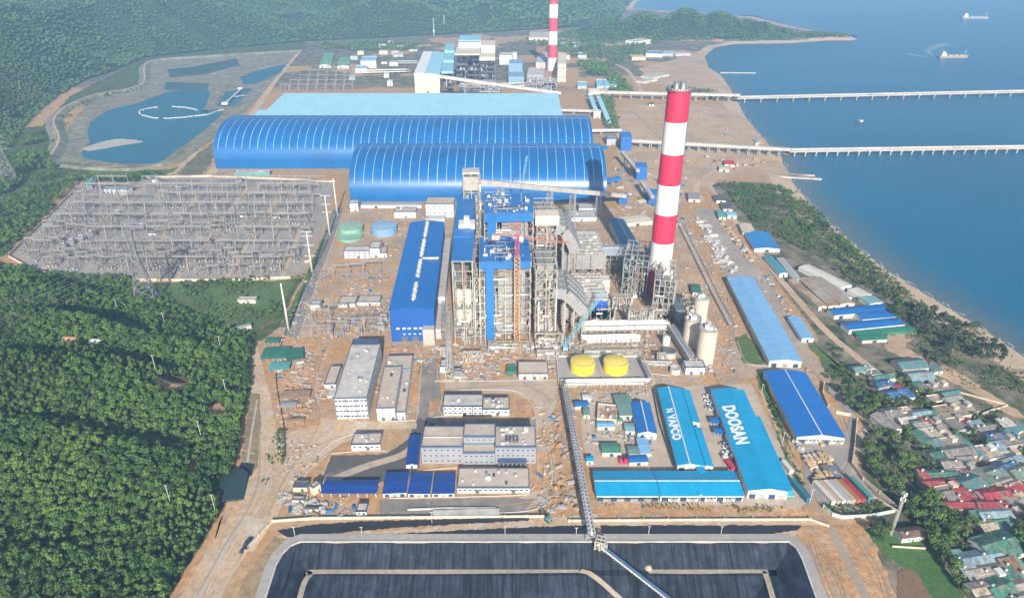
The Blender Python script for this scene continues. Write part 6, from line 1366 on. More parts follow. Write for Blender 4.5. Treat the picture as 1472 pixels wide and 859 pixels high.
def bundle(kind, m_):
    b = MB(); rr = random.Random(kind)
    if kind == 0:
        for k in range(5): b.tube((-3.2, k*.75-1.5, .4), (3.2, k*.75-1.5, .4), .36, n=7)
        for k in range(4): b.tube((-3.2, k*.75-1.1, 1.03), (3.2, k*.75-1.1, 1.03), .36, n=7)
    elif kind == 1: b.box(-1.6, -1.2, .15, 1.6, 1.2, 1.6); b.box(-1.7, -.9, 0, 1.7, -.6, .15); b.box(-1.7, .6, 0, 1.7, .9, .15); b.box(-1.2, -.9, 1.6, .8, .9, 2.2)
    elif kind == 2:
        for k in range(6): b.bar((-4+rr.uniform(-.4, .4), k*.5-1.3, .2), (4+rr.uniform(-.4, .4), k*.5-1.3+rr.uniform(-.2, .2), .2), .35)
        for k in range(3): b.bar((-3.6, k*.6-.6, .6), (3.7, k*.6-.7, .6), .35)
    else: b.lathe([(1.5, 0), (1.5, .3), (.8, .3), (.8, 1.5), (1.5, 1.5), (1.5, 1.8), (.01, 1.8)], 14)
    return b.mesh(('pipe_bundle', 'pallet_stack', 'steel_beams', 'cable_drum')[kind], m_)
BN = {(k, j): bundle(k, stm[j]) for k in range(4) for j in range(5)}
BNAME = ('pipe_bundle', 'pallet_stack', 'steel_beams', 'cable_drum'); BCAT = ('pipe bundle', 'pallet stack', 'steel beams', 'cable drum'); CN = ('white', 'grey', 'brown', 'blue', 'orange')
def scatter(px, n_, where, grp, seed, kinds=(0, 1, 2, 3), cols=(0, 1, 2), sc=(.5, .95), yaw=None):
    poly_ = V2(px); rr = random.Random(seed); lo, hi = poly_.min(0), poly_.max(0); k = 0; tries = 0
    while k < n_ and tries < 9000:
        tries += 1; x, y = rr.uniform(lo[0], hi[0]), rr.uniform(lo[1], hi[1])
        if sdist(poly_, np.array([x]), np.array([y]))[0] < 1: continue
        k += 1; kd, cl = rr.choice(kinds), rr.choice(cols)
        o_ = inst(BN[(kd, cl)], BNAME[kd], None, (x, y, .1), rr.uniform(0, 3.1) if yaw is None else yaw+rr.uniform(-.1, .1), rr.uniform(*sc)); tag(o_, ('loose ' if kd != 3 else '')+CN[cl]+' '+BCAT[kd]+' stored '+where, BCAT[kd], BCAT[kd]+' stores '+grp+', '+CN[cl])
scatter([(998, 312), (1008, 310), (1062, 385), (1050, 394), (1030, 380)], 62, 'on the ground right of the dark belt trestle', 'right of the trestle', 1, (0, 1, 2), (0, 0, 1), (.9, 1.5), .3)
scatter([(1032, 318), (1040, 316), (1086, 372), (1078, 378)], 34, 'in the row beside the coast road', 'beside the coast road', 2, (0, 1, 3), (0, 2, 2), (.9, 1.5), .3)
scatter([(1100, 396), (1108, 396), (1158, 480), (1166, 540), (1156, 500), (1130, 450)], 26, 'along the right of the long light blue warehouse', 'right of the light blue warehouse', 3, (0, 1, 2), (0, 1, 3))
scatter([(394, 500), (430, 505), (440, 540), (400, 545)], 26, 'in the earthy yard below the gravel road', 'in the earthy yard', 4, (0, 1, 2), (1, 0, 2))
scatter([(398, 560), (444, 552), (440, 605), (410, 612)], 34, 'in the orange storage yard left of the white workshop', 'in the orange yard', 5, (0, 2, 1), (4, 2, 1, 4))
scatter([(832, 640), (842, 600), (880, 560), (935, 560), (940, 640), (900, 665), (850, 668)], 42, 'in the contractor compound left of the VAPCO warehouse', 'in the compound', 6, (0, 1, 2, 3), (0, 1, 2, 3))
scatter([(670, 500), (800, 500), (798, 545), (640, 545), (650, 510)], 74, 'on the ground in front of the boilers', 'before the boilers', 7, (0, 1, 2, 3), (0, 1, 2, 2, 4))
scatter([(800, 485), (960, 500), (980, 520), (930, 515), (800, 510)], 46, 'beside the pipe racks above the yellow tanks', 'beside the pipe racks', 8, (0, 1, 2), (0, 1, 2))
scatter([(980, 440), (1010, 430), (1040, 520), (1020, 540), (1016, 520)], 30, 'on the bare ground around the silos', 'around the silos', 9, (0, 1, 2, 3), (0, 1, 2))
scatter([(880, 240), (985, 250), (1000, 320), (960, 330), (880, 320)], 62, 'on the bare ground beside the transfer houses', 'beside the transfer houses', 10, (0, 1, 2), (0, 1, 2, 3), (1, 1.9))
scatter([(440, 415), (560, 400), (560, 490), (440, 498)], 46, 'among the transformers left of the turbine hall', 'among the transformers', 11, (0, 1, 2), (0, 1, 2))
scatter([(600, 496), (680, 490), (690, 560), (560, 520), (560, 496)], 40, 'on the earth in front of the turbine hall', 'before the turbine hall', 12, (0, 1, 2), (0, 1, 2, 4))
scatter([(775, 700), (830, 660), (836, 740), (775, 735)], 30, 'beside the pipe conveyor at the ring road', 'by the ring road', 13, (0, 1, 2), (1, 2))
scatter([(405, 715), (510, 722), (512, 742), (430, 744), (400, 742)], 20, 'on the strip behind the channel wall', 'behind the channel wall', 14, (0, 1, 2), (0, 1, 3))
scatter([(1005, 290), (1000, 200), (1100, 200), (1100, 240), (1020, 250)], 24, 'on the sandy fill behind the chimney', 'on the sandy fill', 15, (0, 1, 2), (0, 1, 2), (1.2, 2.4))
scatter([(778, 600), (806, 590), (822, 660), (786, 660)], 16, 'between the ring road and the pipe conveyor', 'left of the pipe conveyor', 16, (0, 1, 2), (1, 2, 4))
scatter([(1158, 645), (1150, 655), (1130, 610), (1110, 575)], 10, 'on the verge right of the DOOSAN warehouse', 'on the verge', 17, (1, 0), (0, 1))
# green netted heaps beside the haul road
netm = M('green_netting', (.03, .16, .11), .9, var=.3, scale=.6)
for lab, A, B, bk, h, m_ in (('green netted shed at the bend of the gravel road', (380, 492), (400, 492), (382, 485), 3, netm), ('wide green netted roof beside the gravel road', (374, 516), (412, 514), (377, 500), 3.5, netm), ('dark green low roof right of the wide netted one', (412, 518), (436, 511), (412, 502), 3, netm), ('teal low roof below the wide netted one', (386, 532), (415, 530), (388, 521), 3, M('teal_wall', (.10, .32, .32))), ('dull red roofed store of the orange yard', (402, 573), (444, 571), (404, 562), 3, rust), ('grey-blue low store below the dull red one', (402, 585), (425, 584), (402, 578), 2.5, cladg), ('brown low store at the bottom of the orange yard', (410, 607), (436, 606), (410, 601), 2.5, rust)):
    gable('storage_roof', lab, roofblk(A, B, bk, h), .3, m_, steelt, 'x', cat='shed', posts=True, cap=False, over=.2)
root = E('netted_pit', P(322, 712), 0, 'green net over a dark slope in the trees beside the haul road', 'net'); b = MB(); o = P(322, 712); q = [P(*p)-o for p in ((328, 672), (350, 676), (358, 684), (350, 718), (320, 722), (318, 700))]
b.add([Vector((v.x, v.y, 1.2+(i % 3)*.8)) for i, v in enumerate(q)]+[Vector((v.x, v.y, 0)) for v in q], [(0, 1, 2, 3, 4, 5)]+[(i, (i+1) % 6, 6+(i+1) % 6, 6+i) for i in range(6)]); b.obj('net_sheet', M('dark_net', (.015, .045, .05), .9), root)

# ---- loose construction debris lying about the site: far too many small pieces to count
def debris(name, polys, n_, seed, s0=.35, s1=1.7):
    rr = np.random.RandomState(seed); b = MB(); ms = [stm[0], stm[1], stm[2], conc, rust, steelt, stm[3]]; tot = sum(w_ for _, w_ in polys)
    for px, w_ in polys:
        pl = V2(px); lo, hi = pl.min(0), pl.max(0); m_ = int(n_*w_/tot); X = rr.uniform(lo[0], hi[0], m_*4); Y = rr.uniform(lo[1], hi[1], m_*4); k = (sdist(pl, X, Y) > 1) & (vn(X/9, Y/9) > .42); X, Y = X[k][:m_], Y[k][:m_]
        for x, y in zip(X, Y):
            s = s0+(s1-s0)*rr.rand()**2.2; b.mat(int(rr.choice([0, 1, 2, 2, 3, 3, 3, 4, 5, 5, 5, 6] if rr.rand() < .8 else [1, 2, 3]))); b.cbox((x, y, .1), s*rr.uniform(.6, 3.5), s*rr.uniform(.5, 1.1), s*rr.uniform(.25, 1.0), rr.choice([0, 1.57, rr.uniform(0, 3.1)]))
    return tag(b.obj(name, ms), kind='stuff')
debris('construction_debris', [([(600, 496), (800, 490), (800, 548), (640, 548), (628, 520)], 3), ([(770, 440), (960, 440), (985, 500), (930, 515), (790, 512)], 3), ([(690, 300), (900, 300), (935, 360), (930, 440), (780, 440)], 3), ([(440, 400), (562, 390), (562, 490), (400, 492)], 2.4), ([(380, 500), (470, 500), (470, 600), (400, 612)], 2), ([(880, 200), (1000, 200), (1000, 330), (880, 330)], 2.5), ([(985, 300), (1060, 390), (1060, 540), (1000, 545), (960, 440)], 2.2), ([(828, 560), (940, 560), (942, 665), (846, 668)], 1.6), ([(490, 305), (650, 300), (640, 400), (560, 400), (470, 390)], 1.6), ([(770, 580), (830, 560), (845, 745), (770, 740)], 1.2), ([(530, 500), (610, 500), (590, 610), (540, 612)], 1), ([(1090, 380), (1160, 480), (1190, 560), (1150, 530), (1080, 520)], .8), ([(400, 700), (520, 715), (515, 745), (395, 745)], .7), ([(380, 620), (470, 640), (450, 690), (400, 700)], .5), ([(1000, 150), (1110, 220), (1120, 246), (1000, 250)], .8)], 6200, 4)
# ================================================================ OLDER PLANT, JETTIES, BOATS, VILLAGE
sp = blk((597, 134), (633, 134), 108, (609, 76)); o, yaw, w, d, h = sp
t = gable('turbine_hall', 'cream and light blue turbine hall of the older plant behind the coal sheds', sp, 4, lightblue, crm, 'y', doors=1, cat='turbine hall', cap=False, off=.62)
b = MB(); b.box(-.5, 0, h-.2, w*.42, d, h+3.6); b.obj('clerestory', wht, t)
for k in range(7): b = MB(); b.box(w*(.12+.08*k), -.4, h*.55, w*(.12+.08*k)+1.4, .1, h*.92); b.obj('louvre', gry, t)
for k in range(5): b = MB(); b.box(w*.08, -.35, h*(.14+.0*k)+k*9, w*.85, .1, h*.14+k*9+1.2) if k < 2 else b.box(w*.9, -.35, h*.1+k*7, w*.98, .1, h*.1+k*7+1.2); b.obj('wall_band', gry, t)
sp = blk((636, 134), (652, 134), 106, (641, 70)); t = steelwork('bunker_bay', 'light blue roofed bunker bay of the older plant', sp, 2, 6, 4, seed=61, mats=(steeld, steel, steeld), dens=.5, clad=[('roof', -.02, 0, 1.0, 1.02, .3, 1.12, MATS['light_blue_wall']), ('roof', .02, .33, 1.0, 1.02, .62, 1.22, MATS['light_blue_wall']), ('roof', .02, .66, 1.0, 1.02, 1, 1.32, MATS['light_blue_wall'])], boxes=.5)
sp = blk((657, 124), (689, 124), 79, (660, 65)); t = steelwork('boiler_house', 'left boiler tower of the older plant with cream decks and blue top', sp, 4, 3, 6, seed=62, mats=(steeld, steel, steeld), dens=.6, cat='boiler house', clad=[('roof', -.05, -.05, 1.0, 1.05, .98, 1.05, crm), ('upper_house', .05, .55, 1.05, 1.08, 1.05, 1.28, wht), ('upper_roof', .05, .5, 1.28, 1.08, 1.08, 1.31, MATS['light_blue_wall'])], boxes=.6)
sp = blk((691, 124), (711, 124), 84, (692, 74)); t = steelwork('boiler_house', 'right boiler tower of the older plant with two cream decks', sp, 3, 3, 6, seed=63, mats=(steeld, steel, steeld), dens=.6, cat='boiler house', clad=[('roof', -.05, -.05, .93, 1.05, .9, 1.06, crm), ('upper_house', .02, .6, 1.06, 1.05, 1.4, 1.32, crm)], boxes=.6)
FB = [('white box-shaped hall right of the older boilers', (718, 93), (736, 93), 80, (719, 76), wht, concl), ('slim white tower beside the white box-shaped hall', (737, 93), (743, 93), 77, (737, 75), wht, concl), ('blue-grey precipitator block behind the inclined gallery', (731, 104), (751, 104), 91, (733, 85), M('far_blue_wall', (.22, .34, .46)), M('far_blue_roof', (.20, .34, .48))), ('blue-grey block nearest the flat light blue store', (731, 125), (753, 125), 110, (732, 103), M('far_blue_wall', ()), M('far_blue_roof', ())), ('long tan building left of the far chimney', (760, 60), (788, 64), 54, (762, 46), crm, tanroof), ('cream block at the foot of the far chimney', (801, 118), (813, 118), 92, (803, 76), crm, crm),
 ('grey plant block between the boilers and the far chimney', (757, 120), (781, 120), 108, (760, 98), gry, concl), ('pale low plant block left of the far chimney', (770, 98), (786, 98), 90, (772, 82), concl, concl), ('grey house beside the far chimney with flat roof', (775, 86), (788, 86), 80, (777, 76), gry, gry), ('blue-roofed canteen near the older plant gate', (822, 68), (835, 68), 65, (823, 61), wht, MATS['light_blue_wall']), ('light blue roof beside the green belt', (830, 84), (843, 84), 80, (831, 75), wht, MATS['light_blue_wall']), ('small light blue roof right of the far chimney', (805, 68), (815, 68), 65, (806, 61), wht, MATS['light_blue_wall']),
 ('white school-like block near the headland, leftmost', (895, 50), (920, 48), 44, (897, 41), wht, concl), ('white villa right of the leftmost headland block', (921, 53), (937, 51), 47, (923, 44), crm, concl), ('long white block below the villa near the headland', (914, 66), (936, 63), 60, (916, 56), wht, concl), ('cream two-storey house on the sandy flats', (908, 87), (928, 87), 82, (909, 79), M('yellow_wall', (.60, .48, .26)), tanroof), ('blue-roofed row on the sandy flats', (928, 82), (952, 82), 77, (930, 73), wht, M('far_teal_roof', (.12, .26, .36))), ('grey shed on the sandy flats', (952, 81), (968, 80), 77, (954, 74), gry, MATS['light_blue_wall']), ('long grey shed at the beach end of the flats', (971, 81), (993, 80), 78, (973, 76), gry, concl),
 ('first light blue hall by the green belt', (858, 129), (868, 129), 124, (857, 114), wht, MATS['light_blue_wall']), ('second light blue hall by the green belt', (869, 129), (877, 129), 124, (868, 114), wht, MATS['light_blue_wall']), ('third light blue hall by the green belt', (878, 129), (887, 129), 124, (877, 114), wht, MATS['light_blue_wall']), ('light blue roofed house left of the three halls', (830, 128), (843, 128), 124, (831, 117), wht, MATS['light_blue_wall']), ('white two-storey house with blue roof in the older yard', (519, 98), (541, 98), 88, (521, 81), wht, MATS['light_blue_wall']), ('low white house with blue roof left of the two-storey one', (511, 105), (528, 105), 99, (512, 94), wht, MATS['light_blue_wall']), ('pale grey shed in the upper left of the older yard', (565, 82), (580, 82), 79, (566, 76), concl, concl)]
for lab, A, B, yt, bk, wm, rm in FB: flat('plant_block', lab, blk(A, B, yt, bk), wm, rm, trim=wm, rows=2 if wm in (wht, crm) else 0, cols=6 if wm in (wht, crm) else 0, ww=2.6, wh=2, cat='building')
farg = roofm('far_green_sheet', (.16, .36, .20), 'y')
for lab, A, B, bk in (('larger of two green-roofed stores in the older yard', (459, 94), (475, 94), (466, 77)), ('smaller of two green-roofed stores in the older yard', (485, 95), (501, 95), (488, 83))): gable('green_store', lab, roofblk(A, B, bk, 7), 2, farg, wht, 'y', cat='shed', cap=False)
for k in range(3): rack('pipe_rack', ['low pipe rack across the older yard in front of the boilers', 'second pipe rack of the older yard by the green-roofed stores', 'pipe rack behind the flat light blue store'][k], *[(P(570, 94), P(600, 94)), (P(520, 108), P(590, 106)), (P(660, 128), P(800, 126))][k], 8, 10, 8, 70+k)
for k, (px, py) in enumerate([(x, y) for y in (131, 124, 117, 110, 104, 99) for x in range(404+(131-y)*2, 500, 13)]):
    dup(GA[0], P(px, py), 0, 'grey gantry in the far switchyard of the older plant', 'gantries of the older plant switchyard', (.95, 1.2, .9))
# old plant steel clutter
for k, (lab, A, B, yt, bk) in enumerate((('open steel frame below the older boilers', (660, 133), (722, 133), 122, (662, 116)), ('open steel frame right of the blue-grey blocks', (756, 132), (800, 132), 118, (758, 108)))): steelwork('plant_frame_tower', lab, blk(A, B, yt, bk), 6, 3, 3, seed=80+k, mats=(steel, conc, steeld), dens=.6, pipes=10)
# sheds along the flats and clutter behind the chimney
for lab, A, B, bk, rm in (('white corrugated sheds row on the sandy flats', (938, 112), (962, 107), (938, 106), concl), ('long pale ruined wall of sheds on the sandy flats', (925, 118), (945, 114), (925, 114), concl), ('small teal hut behind the striped chimney', (933, 150), (940, 150), (933, 147), green), ('red-roofed hut on the sandy fill right of the chimney', (1042, 236), (1056, 235), (1041, 230), red), ('grey hut beside the red-roofed one', (1034, 243), (1048, 242), (1034, 238), concl), ('grey-blue shed right of the white band of the chimney', (990, 286), (1006, 284), (988, 276), cladg), ('dark site hut along the track behind the storage ground', (1030, 288), (1042, 286), (1026, 280), steeld), ('second dark site hut along the track, nearer the camp', (1040, 300), (1052, 298), (1036, 291), steeld), ('pale blue hut at the end of the dark site huts', (1046, 310), (1058, 308), (1043, 304), MATS['light_blue_wall']), ('green-roofed hut beside the pale tower at the chimney foot', (996, 420), (1008, 420), (993, 408), green), ('teal hut along the rear of the storage ground', (1034, 312), (1043, 310), (1030, 302), M('teal_wall', ())), ('long pale roof behind the shadowed belt cover', (896, 322), (938, 318), (894, 312), crm)): gable('site_hut', lab, roofblk(A, B, bk, 4), .6, rm, crm, 'x', cat='hut', cap=False, doors=1, over=.3)
rf_ = random.Random(44); got_ = []
for k in range(60):
    px, py = rf_.uniform(500, 900), rf_.uniform(64, 128)
    if 590 < px < 760 or (780 < px < 806) or (px > 840 and py > 88) or any(abs(px-a) < 10 and abs(py-c) < 6 for a, c in got_): continue
    got_.append((px, py)); flat('plant_block', 'small low building among the yards of the older plant', (P(px, py), R(rf_.uniform(-6, 6)), rf_.uniform(12, 26), rf_.uniform(10, 20), rf_.uniform(5, 12)), rf_.choice([wht, concl, gry, crm]), rf_.choice([concl, tanroof, MATS['light_blue_wall'], concl]), trim=concl, cat='building', group='small buildings of the older plant')
# ---- jetties
def jetty(label, p, q, step, wd, gal):
    p, q = Vector(p), Vector(q); o = p.copy(); d = q-p; L_ = d.length; yaw = math.atan2(d.y, d.x); root = E('jetty', o, yaw, label, 'jetty')
    b = MB(); b.box(0, -wd/2, -1.4, L_, wd/2, 0); b.obj('deck', conc, root); b = MB(); b.box(4, wd*.12, .6, L_, wd*.44, 3.4); b.obj('conveyor_gallery', concl, root)
    for s in (-1, 1): b = MB(); b.box(0, s*wd*.49-.12, 0, L_, s*wd*.49+.12, 1.1); b.obj('parapet', concl, root)
    n_ = min(98, int(L_/step)); me = MB(); 
    for y in (-wd*.36, wd*.36): me.tube((0, y, -o.z-7), (0, y, -3.0), 1.0, n=8)
    me.box(-1.6, -wd*.5, -3.0, 1.6, wd*.5, -1.4); me = me.mesh('pier', conc)
    for k in range(n_): inst(me, 'pier', root, (step*(k+.5), 0, 0))
    lm = MB().tube((0, 0, 0), (0, 0, 7), .22, .14, 6).mesh('lamp_post', pipew)
    if gal:
        for k in range(0, n_, 2): inst(lm, 'lamp_post', root, (step*(k+.5), -wd*.46, 0))
    return root
jetty('farther long concrete jetty with wide spans crossing the bay', P(1058, 141, 8), P(1640, 128, 8), 36, 13, True)
jetty('nearer long concrete jetty on closely spaced piers', P(1134, 217, 7), P(1640, 209.5, 7), 17.5, 9, False)
for lab, pts, w_ in (('concrete groyne running from the beach into the water', [(1120, 253), (1181, 256.5)], 7), ('thin second edge of the groyne on the beach', [(1110, 249), (1171, 251.5)], 2.5), ('low stone groyne beyond the farther jetty', [(1035, 104), (1086, 104.5)], 10)):
    a, c = P(*pts[0], .2), P(*pts[1], .2); root = E('groyne', a, 0, lab, 'groyne'); b = MB(); d = c-a; s = Vector((-d.y, d.x, 0)).normalized()*w_/2
    b.add([(-s)-Vector((0, 0, 3)), s-Vector((0, 0, 3)), d+s-Vector((0, 0, 3)), d-s-Vector((0, 0, 3)), -s*.8, s*.8, d+s*.8, d-s*.8], [(0, 1, 5, 4), (1, 2, 6, 5), (2, 3, 7, 6), (3, 0, 4, 7), (4, 5, 6, 7)]); b.obj('stone_bank', concl, root)
# ---- ships
def ship(label, px, py, L_, yaw, hullm, aft=True):
    o = P(px, py, -1.2); root = E('cargo_ship', o, yaw, label, 'ship'); wd = L_*.09; b = MB(); hh = L_*.065
    st = [(-.5, .8, 0), (-.46, 1, 0), (.34, 1, 0), (.44, .6, .15), (.5, .05, .35)]; vs = []
    for t, k, up in st: vs += [(L_*t*.97, -wd*k*.75, -1.5), (L_*t*.97, wd*k*.75, -1.5), (L_*t, wd*k, hh*(1+up)), (L_*t, -wd*k, hh*(1+up))]
    fs = []
    for i in range(4): fs += [(4*i, 4*i+4, 4*i+7, 4*i+3), (4*i+1, 4*i+2, 4*i+6, 4*i+5), (4*i+3, 4*i+7, 4*i+6, 4*i+2), (4*i, 4*i+1, 4*i+5, 4*i+4)]
    b.add(vs, fs+[(0, 3, 2, 1), (16, 17, 18, 19)]); b.obj('hull', hullm, root)
    b = MB(); x0 = -L_*.44; b.box(x0, -wd*.8, hh, x0+L_*.16, wd*.8, hh*1.8); b.box(x0+1, -wd*.7, hh*1.8, x0+L_*.13, wd*.7, hh*2.4); b.box(x0+1.5, -wd*.9, hh*2.4, x0+L_*.10, wd*.9, hh*2.9); b.obj('superstructure', wht, root)
    b = MB(); b.tube((x0+3, 0, hh*2.9), (x0+2, 0, hh*3.7), L_*.016, n=10); b.obj('funnel', rust, root)
    for k in range(3): b = MB(); x = -L_*.2+L_*.19*k; b.box(x, -wd*.6, hh, x+L_*.15, wd*.6, hh+2.2); b.obj('hatch', steelt, root)
    b = MB(); b.tube((L_*.4, 0, hh), (L_*.4, 0, hh*3.6), .5, n=6); b.bar((L_*.4, 0, hh*3), (L_*.3, 0, hh*2.2), .4); b.obj('mast', pipew, root); return root
ship('tan and white cargo ship under way with a wake off the jetties', 1370, 83, 92, R(4), M('ship_tan', (.42, .33, .24), .6))
ship('pale cargo ship farther out near the top of the bay', 1401, 27, 118, R(-4), M('ship_grey', (.38, .40, .40), .6))
o = P(1236, 176, -1.2); root = E('fishing_boat', o, R(160), 'small dark fishing boat between the two jetties', 'boat'); b = MB(); b.add([(-7, -2, -.4), (5, -2, -.4), (9, 0, -.2), (5, 2, -.4), (-7, 2, -.4), (-7, -2.6, 1.8), (5, -2.6, 2), (10, 0, 3), (5, 2.6, 2), (-7, 2.6, 1.8)], [(0, 1, 6, 5), (1, 2, 7, 6), (2, 3, 8, 7), (3, 4, 9, 8), (4, 0, 5, 9), (5, 6, 7, 8, 9)]); b.obj('hull', steeld, root); b = MB(); b.box(-5, -1.6, 1.9, 0, 1.6, 4.6); b.obj('cabin', wht, root); b = MB(); b.tube((2, 0, 1.9), (2, 0, 8), .2, n=6); b.obj('mast', pipew, root)
wk = M('wake_foam', (.16, .26, .33), .5, var=.4, scale=.1); 
for pts, wd in (([(1350, 84), (1325, 81), (1302, 76)], (5, 22)), ([(1346, 82), (1335, 72), (1362, 62)], (4, 40))): 
    LAY[0] += 1; strip('ship_wake', pts, wd, wk, z=-1.12+.002*LAY[0]/10)
# floating boom in the reservoir
root = E('floating_boom', P(245, 163), 0, 'white floating boom curved like a ring on the reservoir', 'boom'); o = P(245, 163); pts = []
for k in range(34): a = R(20+k*9.2); pts.append(P(243+43*math.cos(a), 162-8.5*math.sin(a)+rnd.uniform(-.5, .5))-o)
pts += [P(x, y)-o for x, y in ((300, 165), (312, 160), (322, 158))]
fl_ = MB().box(-2.6, -1.1, .4, 2.6, 1.1, 1.4).mesh('float', wht)
for k, (a, c) in enumerate(zip(pts, pts[1:])):
    if rnd.random() < .9: inst(fl_, 'float', root, tuple((a+c)/2), math.atan2((c-a).y, (c-a).x), (max(1, (c-a).length/6), 1, 1))
root = E('intake_jetty', P(330, 148), 0, 'white intake jetty with a walkway at the right edge of the reservoir', 'jetty'); o = P(330, 148); b = MB(); b.bar(P(322, 150, 3)-o, P(348, 127, 3)-o, 5, 1.2); b.bar(P(336, 139, 3)-o, P(352, 137, 3)-o, 4, 1); b.obj('walkway', concl, root); b = MB(); b.cbox(P(324, 150, 3)-o, 12, 9, 4); b.cbox(P(346, 128, 3)-o, 10, 8, 3); b.obj('intake_house', wht, root)
# ================================================================ VILLAGE
VC = {'teal': (.09, .23, .24), 'green': (.055, .18, .13), 'blue': (.03, .12, .28), 'grey': (.27, .245, .22), 'tan': (.38, .295, .215), 'cream': (.46, .38, .29), 'red': (.36, .045, .06), 'pink': (.40, .20, .19), 'lightblue': (.22, .32, .36), 'sage': (.17, .25, .20), 'rust': (.28, .13, .06), 'brown': (.16, .10, .07), 'white': (.48, .45, .41)}
VM = {k: M('village_roof_'+k, c, .7, var=.24, scale=.5, big=.1, col2=(.24, .19, .145), c2=(.50, .62), streak=((.8, .12, .8), .3), seam=(1, 1.6, .14, .12), objrand=.18) for k, c in VC.items()}
VR = M('village_tile_weathered', (.26, .22, .18), .9, var=.3, scale=.7, big=.15, col2=(.38, .32, .26), c2=(.45, .62))
vw = [M('village_wall_cream', (.55, .46, .34), .9, var=.2), M('village_wall_white', (.62, .58, .52), .9, var=.2), M('village_wall_grey', (.36, .34, .31), .9, var=.2)]
def z1(x, y): return (1200+x/5.368, 500+y/5.368)
def z2(x, y): return (1290+x/7.16, 600+y/7.16)
def z3(x, y): return (1250+x/6.18, 720+y/6.18)
